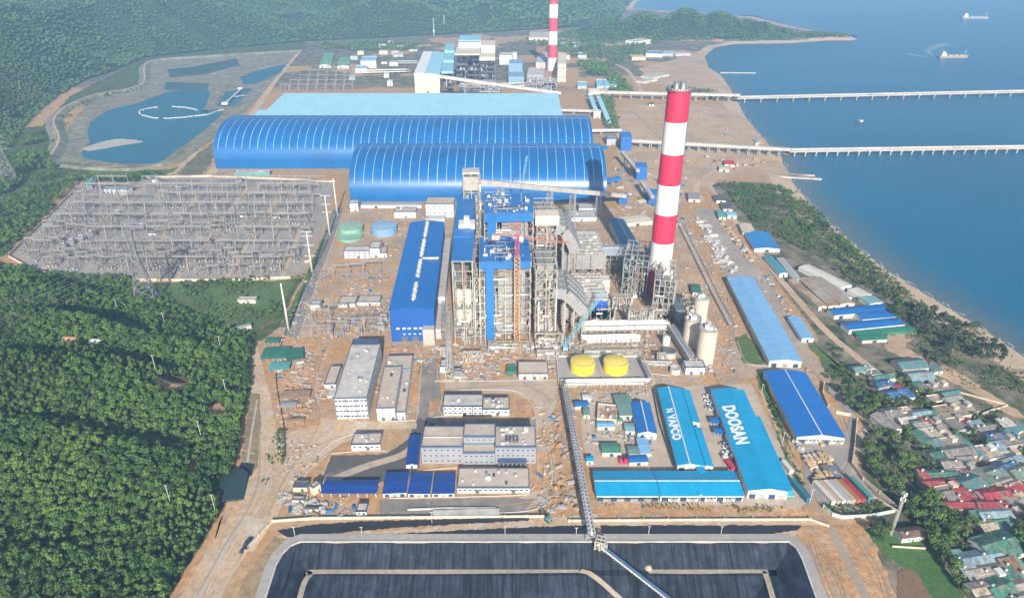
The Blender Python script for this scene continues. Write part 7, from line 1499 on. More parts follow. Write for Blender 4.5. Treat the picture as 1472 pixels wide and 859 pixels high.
# picture position of the roof centre, width and depth in metres, colour, kind of roof, extra turn, label (None: made from neighbours)
VH = [(z1(200, 150), 15, 9, 'teal', 'g', 0, 'teal-roofed house at the inland end of the village street'), (z1(300, 185), 9, 8, 'sage', 'f', 0, None), (z1(375, 215), 20, 8, 'green', 'g', 5, 'long dark green roof beside the road bend, left of the red canopy'), (z1(365, 268), 14, 9, 'blue', 'g', 5, 'bright blue corrugated roof behind the red canopy'), (z1(445, 345), 12, 10, 'blue', 'g', 0, 'bright blue roof in front of the red canopy'), (z1(550, 350), 9, 10, 'blue', 's', 0, 'dark blue lean-to roof right of the bright blue roofs'), (z1(485, 288), 10, 8, 'red', 'c', 0, 'round red canopy beside the village road'),
 (z1(580, 122), 24, 15, 'teal', 'g', -3, 'largest teal roof at the coastal end of the street'), (z1(650, 205), 21, 14, 'lightblue', 'g', -3, 'grey-teal roof just in front of the largest teal roof'), (z1(780, 150), 8, 8, 'teal', 's', 0, None), (z1(655, 280), 9, 6, 'green', 's', 0, None), (z1(750, 300), 12, 9, 'tan', 'f', 0, None), (z1(830, 290), 11, 10, 'grey', 'f', 0, None), (z1(885, 345), 15, 9, 'teal', 'g', 0, 'teal roof with pale stripes in front of the tan yards'), (z1(920, 398), 16, 6, 'white', 's', 0, 'whitish lean-to in front of the striped teal roof'), (z1(775, 380), 10, 8, 'cream', 'f', 0, None), (z1(900, 485), 22, 15, 'tan', 'f', 0, 'broad tan flat roof right of the village road'), (z1(1010, 455), 12, 13, 'cream', 'f', 0, None), (z1(940, 565), 17, 19, 'grey', 'f', 0, 'broad grey flat roof in front of the broad tan one'), (z1(1025, 565), 8, 5, 'red', 's', 0, 'small red roof beside the broad grey flat roof'), (z1(1100, 600), 11, 9, 'lightblue', 's', 0, None), (z1(1160, 610), 15, 8, 'grey', 'g', 0, None),
 (z1(1230, 675), 15, 13, 'blue', 'g', 0, 'blue-teal roof near the right end of the second row'), (z1(1390, 620), 20, 6, 'teal', 's', 18, 'long teal roof at the right edge by the scrub'), (z1(1315, 575), 10, 8, 'white', 's', 0, None), (z1(1330, 720), 18, 10, 'tan', 'f', 0, None), (z1(1265, 765), 11, 9, 'lightblue', 's', 0, None), (z1(440, 490), 13, 11, 'grey', 'g', 0, None), (z1(400, 565), 11, 20, 'grey', 'g', 4, 'long grey roof at the left end of the village beside the trees'), (z1(555, 535), 15, 9, 'white', 'g', 0, None), (z1(540, 470), 10, 6, 'cream', 'f', 0, None), (z1(660, 500), 15, 7, 'lightblue', 'g', 0, None), (z1(745, 515), 14, 8, 'green', 's', 0, None), (z1(630, 568), 9, 9, 'green', 'g', 0, None), (z1(700, 560), 6, 6, 'red', 's', 0, None), (z1(680, 600), 13, 6, 'white', 'f', 0, None), (z1(770, 575), 14, 13, 'tan', 'f', 0, None), (z1(790, 655), 22, 15, 'cream', 'f', 0, 'large pale tan courtyard roof in the middle of the village'), (z1(685, 680), 11, 14, 'green', 'g', 0, 'green roof with a white patch left of the courtyard roof'), (z1(790, 735), 9, 8, 'teal', 's', 0, None), (z1(890, 730), 16, 11, 'grey', 'f', 0, None), (z1(940, 790), 22, 13, 'grey', 'g', 0, None), (z1(1040, 745), 6, 22, 'teal', 'g', 8, 'long narrow teal roof along the village lane'), (z1(795, 808), 13, 11, 'green', 'g', 0, None), (z1(1190, 800), 12, 14, 'cream', 'f', 0, None), (z1(1390, 690), 8, 6, 'teal', 's', 0, None), (z1(1380, 835), 13, 10, 'tan', 'f', 0, None),
 (z2(540, 460), 13, 11, 'grey', 'g', -8, None), (z2(660, 460), 14, 9, 'sage', 'g', -8, None), (z2(690, 410), 12, 7, 'grey', 'g', -8, None), (z2(410, 570), 26, 9, 'green', 'g', -8, 'dark green roof with white edge behind the large red roof'), (z2(265, 580), 5, 8, 'red', 's', -8, None), (z2(455, 660), 26, 12, 'red', 'g', -8, 'large red roof in the middle of the left village rows'), (z2(610, 575), 11, 8, 'cream', 'f', 0, None), (z2(725, 545), 15, 9, 'cream', 'f', -6, None), (z2(740, 665), 16, 15, 'teal', 'g', 8, 'teal-blue roof right of the large red roof'), (z2(640, 680), 9, 9, 'rust', 's', 0, None), (z2(895, 610), 13, 14, 'sage', 'g', 8, None), (z2(975, 565), 15, 11, 'sage', 'g', 8, None), (z2(1035, 570), 6, 11, 'blue', 's', 8, None), (z2(945, 520), 21, 4, 'cream', 'f', 3, 'long cream wall-like house behind the sage roofs'), (z2(1130, 485), 15, 11, 'blue', 'g', 8, 'dark blue roof at the right village rows'), (z2(1160, 420), 17, 10, 'lightblue', 'g', 8, None), (z2(1245, 535), 17, 14, 'sage', 'g', 8, 'large sage green roof at the right edge'), (z2(1080, 660), 14, 12, 'grey', 'g', 8, None), (z2(1170, 680), 14, 12, 'tan', 'g', 8, None), (z2(800, 600), 8, 12, 'rust', 's', 0, None),
 (z2(540, 745), 17, 9, 'grey', 'f', 0, None), (z2(690, 795), 9, 10, 'red', 's', 0, 'small red roof left of the brown tiled roof'), (z2(800, 780), 13, 9, 'brown', 'g', -4, 'brown tiled roof between the red roofs'), (z2(1005, 790), 18, 13, 'red', 'g', -4, 'bright red roof right of the pink one'), (z2(905, 812), 8, 8, 'pink', 's', 0, 'small pink roof between red roofs'), (z2(1260, 752), 12, 8, 'red', 's', 8, 'red roof at the right edge'), (z2(960, 695), 9, 6, 'green', 's', 0, None), (z2(880, 725), 10, 7, 'white', 's', 0, None), (z2(590, 820), 11, 9, 'grey', 's', 0, None), (z2(1180, 800), 14, 12, 'tan', 'g', 8, None),
 (z3(905, 18), 32, 8, 'red', 'g', -12, 'long red roof above the bottom village rows'), (z3(1080, 28), 19, 10, 'red', 'g', -12, 'red roof just right of the long red roof'), (z3(1105, 108), 20, 11, 'lightblue', 'g', -8, 'grey-blue roof in front of the two red roofs'), (z3(985, 140), 9, 9, 'green', 's', -8, None), (z3(1140, 172), 16, 10, 'green', 'g', -8, 'green roof in front of the grey-blue one'), (z3(1040, 205), 10, 10, 'cream', 'g', 0, None), (z3(1215, 68), 13, 10, 'grey', 's', 0, None), (z3(1320, 48), 16, 7, 'lightblue', 's', 8, None), (z3(1290, 130), 13, 10, 'tan', 'f', 0, None), (z3(1225, 240), 5, 8, 'lightblue', 's', 0, None), (z3(1140, 385), 25, 17, 'green', 'g', 4, 'largest dark green roof with a white front in the lower village'), (z3(1030, 395), 7, 13, 'green', 's', 4, None), (z3(980, 500), 28, 11, 'lightblue', 'g', -2, 'long grey-teal roof in the lower village'), (z3(808, 495), 7, 10, 'teal', 's', -2, None), (z3(1040, 595), 28, 11, 'tile', 'g', -2, 'long weathered tiled roof in front of the long grey-teal one'), (z3(860, 590), 9, 9, 'lightblue', 's', 0, None), (z3(1230, 632), 10, 8, 'green', 's', 0, None), (z3(1250, 575), 9, 9, 'rust', 's', 0, None), (z3(1345, 600), 9, 12, 'sage', 's', 8, None), (z3(1130, 680), 15, 7, 'cream', 'f', 0, None), (z3(1155, 770), 15, 14, 'green', 'g', 6, 'green roof low in the picture between tiled houses'), (z3(1020, 775), 17, 10, 'cream', 'g', 0, None), (z3(1285, 755), 17, 11, 'tile', 'g', 2, None), (z3(1170, 848), 17, 8, 'green', 's', 0, None), (z3(1345, 850), 16, 9, 'grey', 'g', 0, None), (z3(1050, 850), 13, 7, 'grey', 'g', 0, None), (z3(365, 275), 15, 7, 'brown', 'g', -4, 'isolated brown-roofed white house by the telecom tower'), (z3(1280, 25), 12, 8, 'tan', 's', 0, None)]
FOOT = []
def house(x, y, w, d, col, kind, yaw, label, k):
    root = E('village_house', (x, y, 0), yaw, label, 'house'); r = random.Random(k*7+3); h = r.uniform(3.0, 4.2); rm = VR if col == 'tile' else VM[col]; wm = vw[1] if col in ('brown', 'green') else r.choice(vw)
    if kind == 'c':
        root.name = 'canopy'; root['category'] = 'canopy'; b = MB(); b.lathe([(w/2, 3), (w*.3, 3.7), (.1, 4.4)], 18); b.obj('canopy_roof', rm, root); b = MB()
        for a in range(0, 360, 60): b.bar((w*.45*math.cos(R(a)), w*.45*math.sin(R(a)), 0), (w*.45*math.cos(R(a)), w*.45*math.sin(R(a)), 3.1), .2)
        b.obj('post', steel, root); return
    b = MB(); b.box(-w/2, -d/2, -.3, w/2, d/2, h-.03); b.obj('wall', wm, root)
    b = MB(); ov = .5
    if kind == 'g':
        rise = min(w, d)*.17
        if w >= d: sec = [(-d/2-ov, h-.15), (0, h+rise), (d/2+ov, h-.15)]; b.prism(sec+[(q, z+.16) for q, z in reversed(sec)], -w/2-ov, w/2+ov, 'x'); b.mat(1).prism([(-d/2, h-.03), (d/2, h-.03), (0, h+rise-.05)], -w/2+.05, w/2-.05, 'x')
        else: sec = [(-w/2-ov, h-.15), (0, h+rise), (w/2+ov, h-.15)]; b.prism(sec+[(q, z+.16) for q, z in reversed(sec)], -d/2-ov, d/2+ov, 'y'); b.mat(1).prism([(-w/2, h-.03), (w/2, h-.03), (0, h+rise-.05)], -d/2+.05, d/2-.05, 'y')
    elif kind == 's':
        e = min(w, d)*.14; sec = [(-d/2-ov, h+.02), (d/2+ov, h+e)]; b.prism(sec+[(q, z+.15) for q, z in reversed(sec)], -w/2-ov, w/2+ov, 'x'); b.mat(1).prism([(-d/2+.1, h-.03), (d/2-.1, h-.03), (d/2-.1, h+e-.12)], -w/2+.05, w/2-.05, 'x')
    else:
        b.box(-w/2+.2, -d/2+.2, h-.02, w/2-.2, d/2-.2, h+.1); b.mat(1)
        for q in ((-w/2, -d/2, w/2, -d/2+.22), (-w/2, d/2-.22, w/2, d/2), (-w/2, -d/2+.22, -w/2+.22, d/2-.22), (w/2-.22, -d/2+.22, w/2, d/2-.22)): b.box(q[0], q[1], h-.02, q[2], q[3], h+.75)
    rf = b.obj('roof', [rm, wm], root)
    if kind == 'f' and w*d > 90:
        q = MB(); q.box(w*.1, 0, h+.1, w*.1+4, 4.5, h+2.6); q.obj('stair_head', wm, rf)
    if r.random() < .5: q = MB(); x_, y_ = r.uniform(-w*.3, w*.3), r.uniform(-d*.3, d*.3); zz = h+(.1 if kind == 'f' else min(w, d)*.13); q.tube((x_-.8, y_, zz+.9), (x_+.8, y_, zz+.9), .55, n=10); q.box(x_-.6, y_-.4, zz-.3, x_+.6, y_+.4, zz+.5); q.obj('water_tank', silver, rf)
    for j in range(max(1, int(w/5))): inst(winmesh(1.1, 1.2), 'window', root, (-w/2+w*(j+.7)/max(1, int(w/5))*.9, -d/2-.02, 1.7))
    q = MB(); q.box(-.6, -d/2-.08, 0, .5, -d/2+.05, 2.2); q.obj('door', M('door_brown', (.18, .10, .06)), root)
LMK = []; todo = []
for k, (pp, w, d, col, kind, turn, lab) in enumerate(VH):
    p = P(pp[0], pp[1], 4.0); FOOT.append((p.x, p.y, max(w, d)*.5)); yaw = R(12+turn)
    if lab: LMK.append((lab, pp)); 
    todo.append([p.x, p.y, w*.96, d*.96, col, kind, yaw, lab, k, pp])
ROOFWORD = {'tile': 'weathered tiled', 'lightblue': 'grey-teal', 'tan': 'tan', 'cream': 'cream'}
seen = {}
for t in todo:
    if t[7]: continue
    col = ROOFWORD.get(t[4], t[4]); kind = {'g': 'gabled', 's': 'lean-to', 'f': 'flat-roofed'}[t[5]]; pp = t[9]
    best = None
    for lab, q in sorted(LMK, key=lambda m: math.hypot(m[1][0]-pp[0], (m[1][1]-pp[1])*1.4)):
        dx, dy = pp[0]-q[0], pp[1]-q[1]; rel = ('right of' if dx > 0 else 'left of') if abs(dx) > abs(dy)*1.2 else ('in front of' if dy > 0 else 'behind')
        short = ' '.join(lab.split(' ')[:6]); 
        for stop in (' at', ' beside', ' in', ' of', ' with', ' by', ' along', ' just', ' between', ' right', ' left', ' above', ' behind', ' the', ' low'):
            while short.endswith(stop): short = short[:-len(stop)]
        for cand in (f'{col} {kind} house {rel} the {short}', f'small {col} {kind} house further {rel} the {short}' if False else None):
            if cand and cand not in seen and len(cand.split()) <= 16: best = cand; break
        if best: break
    seen[best] = 1; t[7] = best
for t in todo: house(*t[:9])
# courtyard walls and small things of the village
for lab, pts in (('pale courtyard wall beside the scrub behind the broad tan roof', [(1366, 561), (1448, 583), (1428, 590)]), ('cream garden wall at the right of the broad tan roof', [(1430, 588), (1400, 600)]), ('long low ruined wall by the sandy path above the village', [(1370, 537), (1408, 556)]), ('thin white fence crossing the green field', [(1282, 786), (1330, 789)]), ('pale wall of the little house in the trees beside the lane', [(1231, 700), (1290, 735)])): wall('garden_wall', lab, pts, 1.4, .4, vw[0])
# ================================================================ TREES
def leafm(name, c, c2, tr=.0):
    m = bpy.data.materials.new(name); m.use_nodes = True; nt = m.node_tree; N = nt.nodes; L = nt.links; b = N['Principled BSDF']; b.inputs['Roughness'].default_value = .6; b.inputs['Specular IOR Level'].default_value = .25
    oi = N.new('ShaderNodeObjectInfo'); geo = N.new('ShaderNodeNewGeometry'); n = N.new('ShaderNodeTexNoise'); n.inputs['Scale'].default_value = .022; n.inputs['Detail'].default_value = 4; L.new(geo.outputs['Position'], n.inputs['Vector'])
    a = N.new('ShaderNodeMath'); a.operation = 'MULTIPLY_ADD'; L.new(oi.outputs['Random'], a.inputs[0]); a.inputs[1].default_value = .55; 
    s = N.new('ShaderNodeMapRange'); L.new(n.outputs['Fac'], s.inputs[0]); s.inputs[1].default_value = .32; s.inputs[2].default_value = .68; s.inputs[3].default_value = -.1; s.inputs[4].default_value = .55; L.new(s.outputs[0], a.inputs[2])
    a2 = N.new('ShaderNodeMath'); a2.operation = 'MULTIPLY_ADD'; L.new(geo.outputs['Random Per Island'], a2.inputs[0]); a2.inputs[1].default_value = .35; L.new(a.outputs[0], a2.inputs[2])
    r = N.new('ShaderNodeValToRGB'); L.new(a2.outputs[0], r.inputs[0]); e = r.color_ramp.elements; e[0].position = .1; e[0].color = (*c, 1); e[1].position = 1.0; e[1].color = (*c2, 1)
    L.new(r.outputs[0], b.inputs['Base Color'])
    return m
leafA = leafm('broadleaf_foliage', (.015, .053, .011), (.115, .200, .034)); leafB = leafm('village_foliage', (.020, .058, .015), (.11, .18, .042)); leafC = leafm('casuarina_foliage', (.018, .045, .020), (.07, .105, .04)); bark = M('bark', (.075, .06, .045), .9)
def treemesh(name, seed, h, cr, leafmat, nleaf=170, lobes=7, ls=.62, conic=0.0, trunk=True):
    r = random.Random(seed); b = MB(); b.cur = 0
    tips = []
    for k in range(lobes):
        a = 2*math.pi*k/lobes+r.uniform(-.4, .4); t = r.uniform(.45, .95) if k else 1; rr = cr*(.55 if k else 0)*r.uniform(.6, 1.1)*(1-conic*t)
        tips.append((Vector((rr*math.cos(a), rr*math.sin(a), h*(.50+.42*t))), cr*r.uniform(.36, .56)*(1-conic*.5*t)))
    per = nleaf//lobes
    for c, s in tips:
        for q in range(per):
            d = Vector((r.gauss(0, 1), r.gauss(0, 1), r.gauss(.25, .9))).normalized(); p = c+Vector((d.x*s, d.y*s, d.z*s*.85))*r.uniform(.62, 1.08)
            n_ = (d+Vector((r.gauss(0, .35), r.gauss(0, .35), r.gauss(.15, .35)))).normalized(); u = n_.cross(Vector((r.gauss(0, 1), r.gauss(0, 1), r.gauss(0, 1)))).normalized(); v = n_.cross(u); e = ls*r.uniform(.65, 1.35)
            b.add([p-u*e-v*e*.5, p+u*e*.2-v*e*.8, p+u*e+v*e*.3, p-u*e*.1+v*e*.8], [(0, 1, 2, 3)])
    if trunk:
        b.cur = 1; b.tube((0, 0, -.6), (0, 0, h*.5), cr*.06, cr*.035, 6)
        for c, s in tips[1:]: b.tube((0, 0, h*.42), tuple(c), cr*.045, cr*.02, 4, False)
    return b.mesh(name, [leafmat, bark])
FT = [treemesh('forest_tree', 10+k, h, cr, leafA, 200, 8, .60) for k, (h, cr) in enumerate(((9, 3.2), (8, 3.6), (10, 3.0), (7.5, 3.4), (8.6, 2.7)))]+[treemesh('forest_tree', 30+k, h, cr, leafA, 150, 7, .5, .55) for k, (h, cr) in enumerate(((9.5, 2.1), (8.5, 2.3)))]
def tz(x, y): return terrain(np.atleast_1d(np.array(x, float)), np.atleast_1d(np.array(y, float)))[0]
def hexpts(lo, hi, step, seed):
    rs = np.random.RandomState(seed); xs = np.arange(lo[0], hi[0], step); ys = np.arange(lo[1], hi[1], step*.87); X, Y = np.meshgrid(xs, ys); X = X+(np.arange(len(ys)) % 2)[:, None]*step/2
    return (X+rs.uniform(-.42, .42, X.shape)*step).ravel(), (Y+rs.uniform(-.42, .42, X.shape)*step).ravel()
def frame_ok(x, y, z, m=30):
    dn = HC-z; dep = y*cT+dn*sT; px = CX+F*x/dep; py = CY+F*(dn*cT-y*sT)/dep
    return (px > -m-60) & (px < 1472+m) & (py > -m-40) & (py < 859+m+40), px, py
# ---- wooded hill on the left
X, Y = hexpts((-560, 190), (-90, 640), 2.85, 1)
ok = sdist(HILL, X, Y) > 1.0; X, Y = X[ok], Y[ok]; Z = tz(X, Y); ok, px, py = frame_ok(X, Y, Z); X, Y, Z = X[ok], Y[ok], Z[ok]
# bare patches in the wood
bare = np.zeros(len(X), bool)
for (bx, by, rx, ry) in ((247, 552, 26, 15), (312, 588, 17, 11), (100, 493, 11, 5), (138, 494, 12, 5), (277, 672, 8, 12), (282, 648, 4, 10), (325, 706, 20, 26)):
    _, px, py = frame_ok(X, Y, Z+3); bare |= ((px-bx)/rx)**2+((py-by)/ry)**2 < 1
BARE = [(247, 552, 26, 13), (312, 590, 15, 9), (100, 493, 12, 5), (138, 495, 12, 5), (278, 670, 7, 12)]
gap = vn(X/16+9, Y/16+2) < .06
X, Y, Z = X[~bare & ~gap], Y[~bare & ~gap], Z[~bare & ~gap]
order = np.argsort(Y); near, rest = order[:300], order[300:]
r = random.Random(11)
for i in near:
    o_ = inst(r.choice(FT), 'forest_tree', None, (X[i], Y[i], Z[i]-.3), r.uniform(0, 6.28), tuple(np.array((1, 1, r.uniform(.85, 1.2)))*r.choice((.4, .5, .6, .7, .8, .98))*r.uniform(.9, 1.1)))
    tag(o_, 'green broadleaf tree in the dense wood on the near left hill', 'tree', 'trees of the near wooded hill')
SRC = {}
def protos(meshes, label, grp, spots):
    out = []
    for k, (me, (x, y, z)) in enumerate(zip(meshes, spots)):
        o_ = inst(me, 'forest_tree', None, (x, y, z)); tag(o_, label, 'tree', grp); out.append(o_)
    return out
def cloud(name, pts, rot, sc, idx, sources):
    """one object of scattered trees: instances of trees that stand in the scene"""
    me = bpy.data.meshes.new(name); me.from_pydata([tuple(p) for p in pts], [], [])
    for nm, typ, dat in (('rot', 'FLOAT', rot), ('sc', 'FLOAT', sc), ('kind', 'INT', idx)): a = me.attributes.new(nm, typ, 'POINT'); a.data.foreach_set('value', np.array(dat, dtype=np.int32 if typ == 'INT' else np.float32))
    o_ = bpy.data.objects.new(name, me); COL.objects.link(o_); tag(o_, kind='stuff')
    g = bpy.data.node_groups.new(name, 'GeometryNodeTree'); g.interface.new_socket('Geometry', in_out='INPUT', socket_type='NodeSocketGeometry'); g.interface.new_socket('Geometry', in_out='OUTPUT', socket_type='NodeSocketGeometry')
    N, L = g.nodes, g.links; gi, go = N.new('NodeGroupInput'), N.new('NodeGroupOutput'); jn = N.new('GeometryNodeJoinGeometry'); ip = N.new('GeometryNodeInstanceOnPoints')
    for s in reversed(sources):
        oi = N.new('GeometryNodeObjectInfo'); oi.inputs['Object'].default_value = s; oi.transform_space = 'ORIGINAL'; oi.inputs['As Instance'].default_value = True; L.new(oi.outputs['Geometry'], jn.inputs[0])
    def attr(n_, t): a = N.new('GeometryNodeInputNamedAttribute'); a.data_type = t; a.inputs['Name'].default_value = n_; return a.outputs['Attribute']
    cx = N.new('ShaderNodeCombineXYZ'); L.new(attr('rot', 'FLOAT'), cx.inputs[2]); L.new(gi.outputs[0], ip.inputs['Points']); L.new(jn.outputs[0], ip.inputs['Instance']); ip.inputs['Pick Instance'].default_value = True
    L.new(attr('kind', 'INT'), ip.inputs['Instance Index']); e2r = N.new('FunctionNodeEulerToRotation'); L.new(cx.outputs[0], e2r.inputs[0]); L.new(e2r.outputs[0], ip.inputs['Rotation']); L.new(attr('sc', 'FLOAT'), ip.inputs['Scale']); L.new(ip.outputs[0], go.inputs[0])
    md = o_.modifiers.new('scatter', 'NODES'); md.node_group = g; return o_
trees_in = [o for o in COL.objects if o.get('group') == 'trees of the near wooded hill']
src = []
for me in FT: src += [o for o in trees_in if o.data == me][:1]
rs = np.random.RandomState(5)
def mk(name, X, Y, Z, srcs, s0, s1, dz=.3): 
    n_ = len(X); kinds = rs.randint(0, len(srcs), n_)
    if len(srcs) == 7:
        stand = vn(X/48+3.7, Y/48+8.2) > .56; kinds = np.where(stand & (rs.rand(n_) < .9), rs.randint(5, 7, n_), rs.randint(0, 5, n_))
    cloud(name, np.stack([X, Y, Z-dz], 1), rs.uniform(0, 6.28, n_), s0+(s1-s0)*rs.rand(n_)**1.5, kinds, srcs)
mk('woodland', X[rest], Y[rest], Z[rest], src, .42, 1.02)
for bx, by, rx, ry in BARE:
    q = []
    for k in range(14):
        a = 2*math.pi*k/14; f_ = 1+rnd.uniform(-.2, .2); p = P(bx+rx*f_*math.cos(a), by+ry*f_*math.sin(a)); 
        for _ in range(3): z = float(tz(p.x, p.y)[0]); p = P(bx+rx*f_*math.cos(a), by+ry*f_*math.sin(a), z)
        q.append((p.x, p.y, z+.6))
    c = P(bx, by); 
    for _ in range(3): z = float(tz(c.x, c.y)[0]); c = P(bx, by, z)
    b = MB(); b.add(q+[(c.x, c.y, z+.7)], [(i, (i+1) % 14, 14) for i in range(14)]); tag(b.obj('bare_earth', orange), kind='structure')
for lab, px_, py_, m_ in (('small orange-roofed house half hidden in the wood', 103, 492, M('orange_roof', (.5, .28, .14))), ('white house with steps half hidden in the wood', 140, 495, wht)):
    c = P(px_, py_)
    for _ in range(3): z = float(tz(c.x, c.y)[0]); c = P(px_, py_, z)
    root = E('forest_house', c, R(-5), lab, 'house'); b = MB(); b.box(-5, -3.5, -1, 5, 3.5, 3.2); b.obj('wall', crm, root); b = MB(); b.prism([(-4, 3), (0, 4.6), (4, 3), (4, 3.2), (0, 4.8), (-4, 3.2)], -5.4, 5.4, 'x'); b.obj('roof', m_, root)
# ---- distant wooded mountains, headland and mid-ground woods
FARM = [treemesh('far_tree', 50+k, 8, 4.2, leafA, 44, 5, 1.5, 0, False) for k in range(3)]
fsp = [(P(20, 230).x, P(20, 230).y), (P(34, 236).x, P(34, 236).y), (P(46, 232).x, P(46, 232).y)]
fsrc = []
for k, me in enumerate(FARM):
    x, y = fsp[k]; o_ = inst(me, 'forest_tree', None, (x, y, float(tz(x, y)[0])-.3)); tag(o_, 'bushy tree at the foot of the far wooded mountain by the left pylon', 'tree', 'trees at the foot of the far mountain'); fsrc.append(o_)
parts = []
for lo, hi, step in (((-1500, 800), (1000, 1700), 6.2), ((-2400, 1700), (1200, 2900), 9), ((-3800, 2900), (2200, 4700), 15)):
    X, Y = hexpts(lo, hi, step, int(step)); m = sdist(MOUNT, X, Y) > 2; hd = (sdist(COAST, X, Y) > 16)
    X, Y = X[hd], Y[hd]; m = m[hd]; Z = tz(X, Y); keep = m | (Z > 3.5); keep &= ~((Z < 8) & (vn(X/60, Y/60) < .3)); X, Y, Z = X[keep], Y[keep], Z[keep]; ok, _, _ = frame_ok(X, Y, Z, 60); k = ok & (vn(X/110+4, Y/110) > .1)
    parts.append((X[k], Y[k], Z[k], step))
for X, Y, Z, step in parts: mk('mountain_forest', X, Y, Z, fsrc, step/9*.75, step/9*1.3)
def woods(name, px, step, srcs, s0, s1, seed, thr=.0, sc=40):
    pl = V2(px); X, Y = hexpts(pl.min(0), pl.max(0), step, seed); k = (sdist(pl, X, Y) > 0) & (vn(X/sc+seed, Y/sc) > thr); X, Y = X[k], Y[k]; mk(name, X, Y, tz(X, Y), srcs, s0, s1)
woods('woodland', [(-60, 262), (12, 218), (60, 190), (74, 240), (118, 262), (60, 322), (10, 366), (-90, 372)], 6.2, src, .7, 1.3, 2, .33, 28)
woods('woodland', [(118, 256), (165, 258), (205, 250), (232, 254), (205, 262), (160, 266), (128, 262)], 6, src, .6, 1.0, 3, .4)
woods('woodland', [(842, 90), (862, 92), (900, 120), (912, 136), (880, 138), (870, 110), (845, 108)], 9, fsrc, .8, 1.3, 4, .15)
woods('woodland', [(855, 140), (880, 140), (892, 190), (870, 185)], 8, fsrc, .6, 1.1, 5, .2)
woods('woodland', [(760, 64), (820, 60), (880, 70), (960, 56), (920, 86), (850, 90), (790, 76)], 14, fsrc, .8, 1.4, 6, .45, 60)
woods('woodland', [(440, 66), (560, 62), (640, 66), (600, 74), (470, 74)], 13, fsrc, .9, 1.5, 7, .3, 60)
woods('woodland', [(980, 128), (1050, 132), (1060, 146), (1020, 144)], 9, fsrc, .6, 1.1, 8, .55)
woods('shrubbery', [(255, 410), (330, 404), (440, 398), (420, 420), (400, 460), (350, 470), (280, 446)], 4, src, .2, .7, 9, .42, 18)
woods('shrubbery', [(60, 394), (190, 402), (205, 412), (260, 440), (165, 410)], 4.5, src, .5, .9, 10, .25, 18)
woods('shrubbery', [(1030, 262), (1120, 268), (1240, 365), (1330, 440), (1300, 446), (1180, 372), (1090, 330)], 3.2, src, .2, .6, 12, .14, 18)
woods('shrubbery', [(1120, 272), (1150, 280), (1240, 370), (1280, 410), (1240, 400), (1150, 330)], 3.4, src, .3, .75, 13, .26, 20)
woods('shrubbery', [(1090, 540), (1098, 540), (1162, 716), (1154, 718)], 2.6, src, .2, .42, 14, .2, 8)
woods('shrubbery', [(1176, 726), (1200, 742), (1285, 735), (1262, 722), (1230, 728)], 2.2, src, .18, .4, 15, .2, 8)
woods('shrubbery', [(404, 470), (432, 420), (462, 345), (470, 332), (468, 352), (440, 420), (414, 476)], 4, src, .2, .5, 16, .5, 12)
woods('shrubbery', [(400, 620), (412, 620), (408, 672), (396, 660)], 2.5, src, .2, .4, 17, .2, 8)
# ---- trees of the village and the shore
VT = []
def tree_obj(kind, seed, h, cr, leafmat, **k):
    b_ = treemesh('crown', seed, h, cr, leafmat, trunk=False, **k); root = E(kind, (0, 0, 0), 0, '', 'tree'); inst(b_, 'crown', root)
    b = MB(); b.tube((0, 0, -.4), (0, 0, h*.56), cr*.08, cr*.045, 7); r_ = random.Random(seed)
    for q in range(5): a = r_.uniform(0, 6.3); b.tube((0, 0, h*.4), (cr*.5*math.cos(a), cr*.5*math.sin(a), h*.72), cr*.04, cr*.02, 5)
    b.obj('trunk', bark, root); return root
VT = [(tree_obj('village_tree', 70+k, h, cr, leafB, nleaf=330, lobes=9, ls=.55), [True]) for k, (h, cr) in enumerate(((8, 4.2), (9.5, 3.8), (7, 3.4)))]
CT = [(tree_obj('shore_tree', 80+k, h, cr, leafC, nleaf=300, lobes=9, ls=.5, conic=.35), [True]) for k, (h, cr) in enumerate(((11, 3.8), (9, 3.4)))]
r = random.Random(21)
def grove(px, n_, kinds, label, grp, s0, s1, mind=3.2, avoid=True):
    pl = V2(px); lo, hi = pl.min(0), pl.max(0); got = []; tries = 0
    while len(got) < n_ and tries < 6000:
        tries += 1; x, y = r.uniform(lo[0], hi[0]), r.uniform(lo[1], hi[1])
        if sdist(pl, np.array([x]), np.array([y]))[0] < .5 or any((x-a)**2+(y-b_)**2 < mind**2 for a, b_ in got): continue
        if avoid and any((x-a)**2+(y-b_)**2 < (c+1.2)**2 for a, b_, c in FOOT): continue
        got.append((x, y)); k = r.choice(kinds); s = r.uniform(s0, s1); place(k[0], k[1], (x, y, float(tz(x, y)[0])), r.uniform(0, 6.28), label, grp, (s, s, s*r.uniform(.85, 1.15)))
grove([(1236, 640), (1262, 612), (1296, 632), (1322, 656), (1318, 690), (1290, 722), (1246, 690)], 44, VT, 'leafy tree in the grove between the warehouse yard and the village', 'trees of the grove beside the yard', .45, 1.0)
grove([(1204, 585), (1222, 566), (1262, 572), (1282, 590), (1262, 606), (1232, 600)], 18, VT, 'leafy tree behind the bend of the yard wall', 'trees behind the yard wall bend', .5, 1.0)
grove([(1192, 545), (1210, 535), (1228, 560), (1206, 576)], 7, VT, 'small tree beside the curving yard wall', 'trees beside the curving wall', .5, .8)
grove([(1290, 728), (1345, 708), (1400, 745), (1404, 790), (1398, 830), (1408, 866), (1386, 862), (1340, 800), (1322, 770)], 58, VT, 'leafy tree in the belt between the green field and the lower village', 'trees of the belt by the green field', .5, 1.05)
grove([(1244, 758), (1286, 752), (1290, 770), (1256, 782)], 8, VT, 'small tree at the foot of the telecom tower', 'trees by the telecom tower', .5, .9)
grove([(1440, 762), (1480, 748), (1490, 800), (1462, 805)], 12, VT, 'leafy tree at the right edge beside the largest dark green roof', 'trees beside the largest green roof', .7, 1.2)
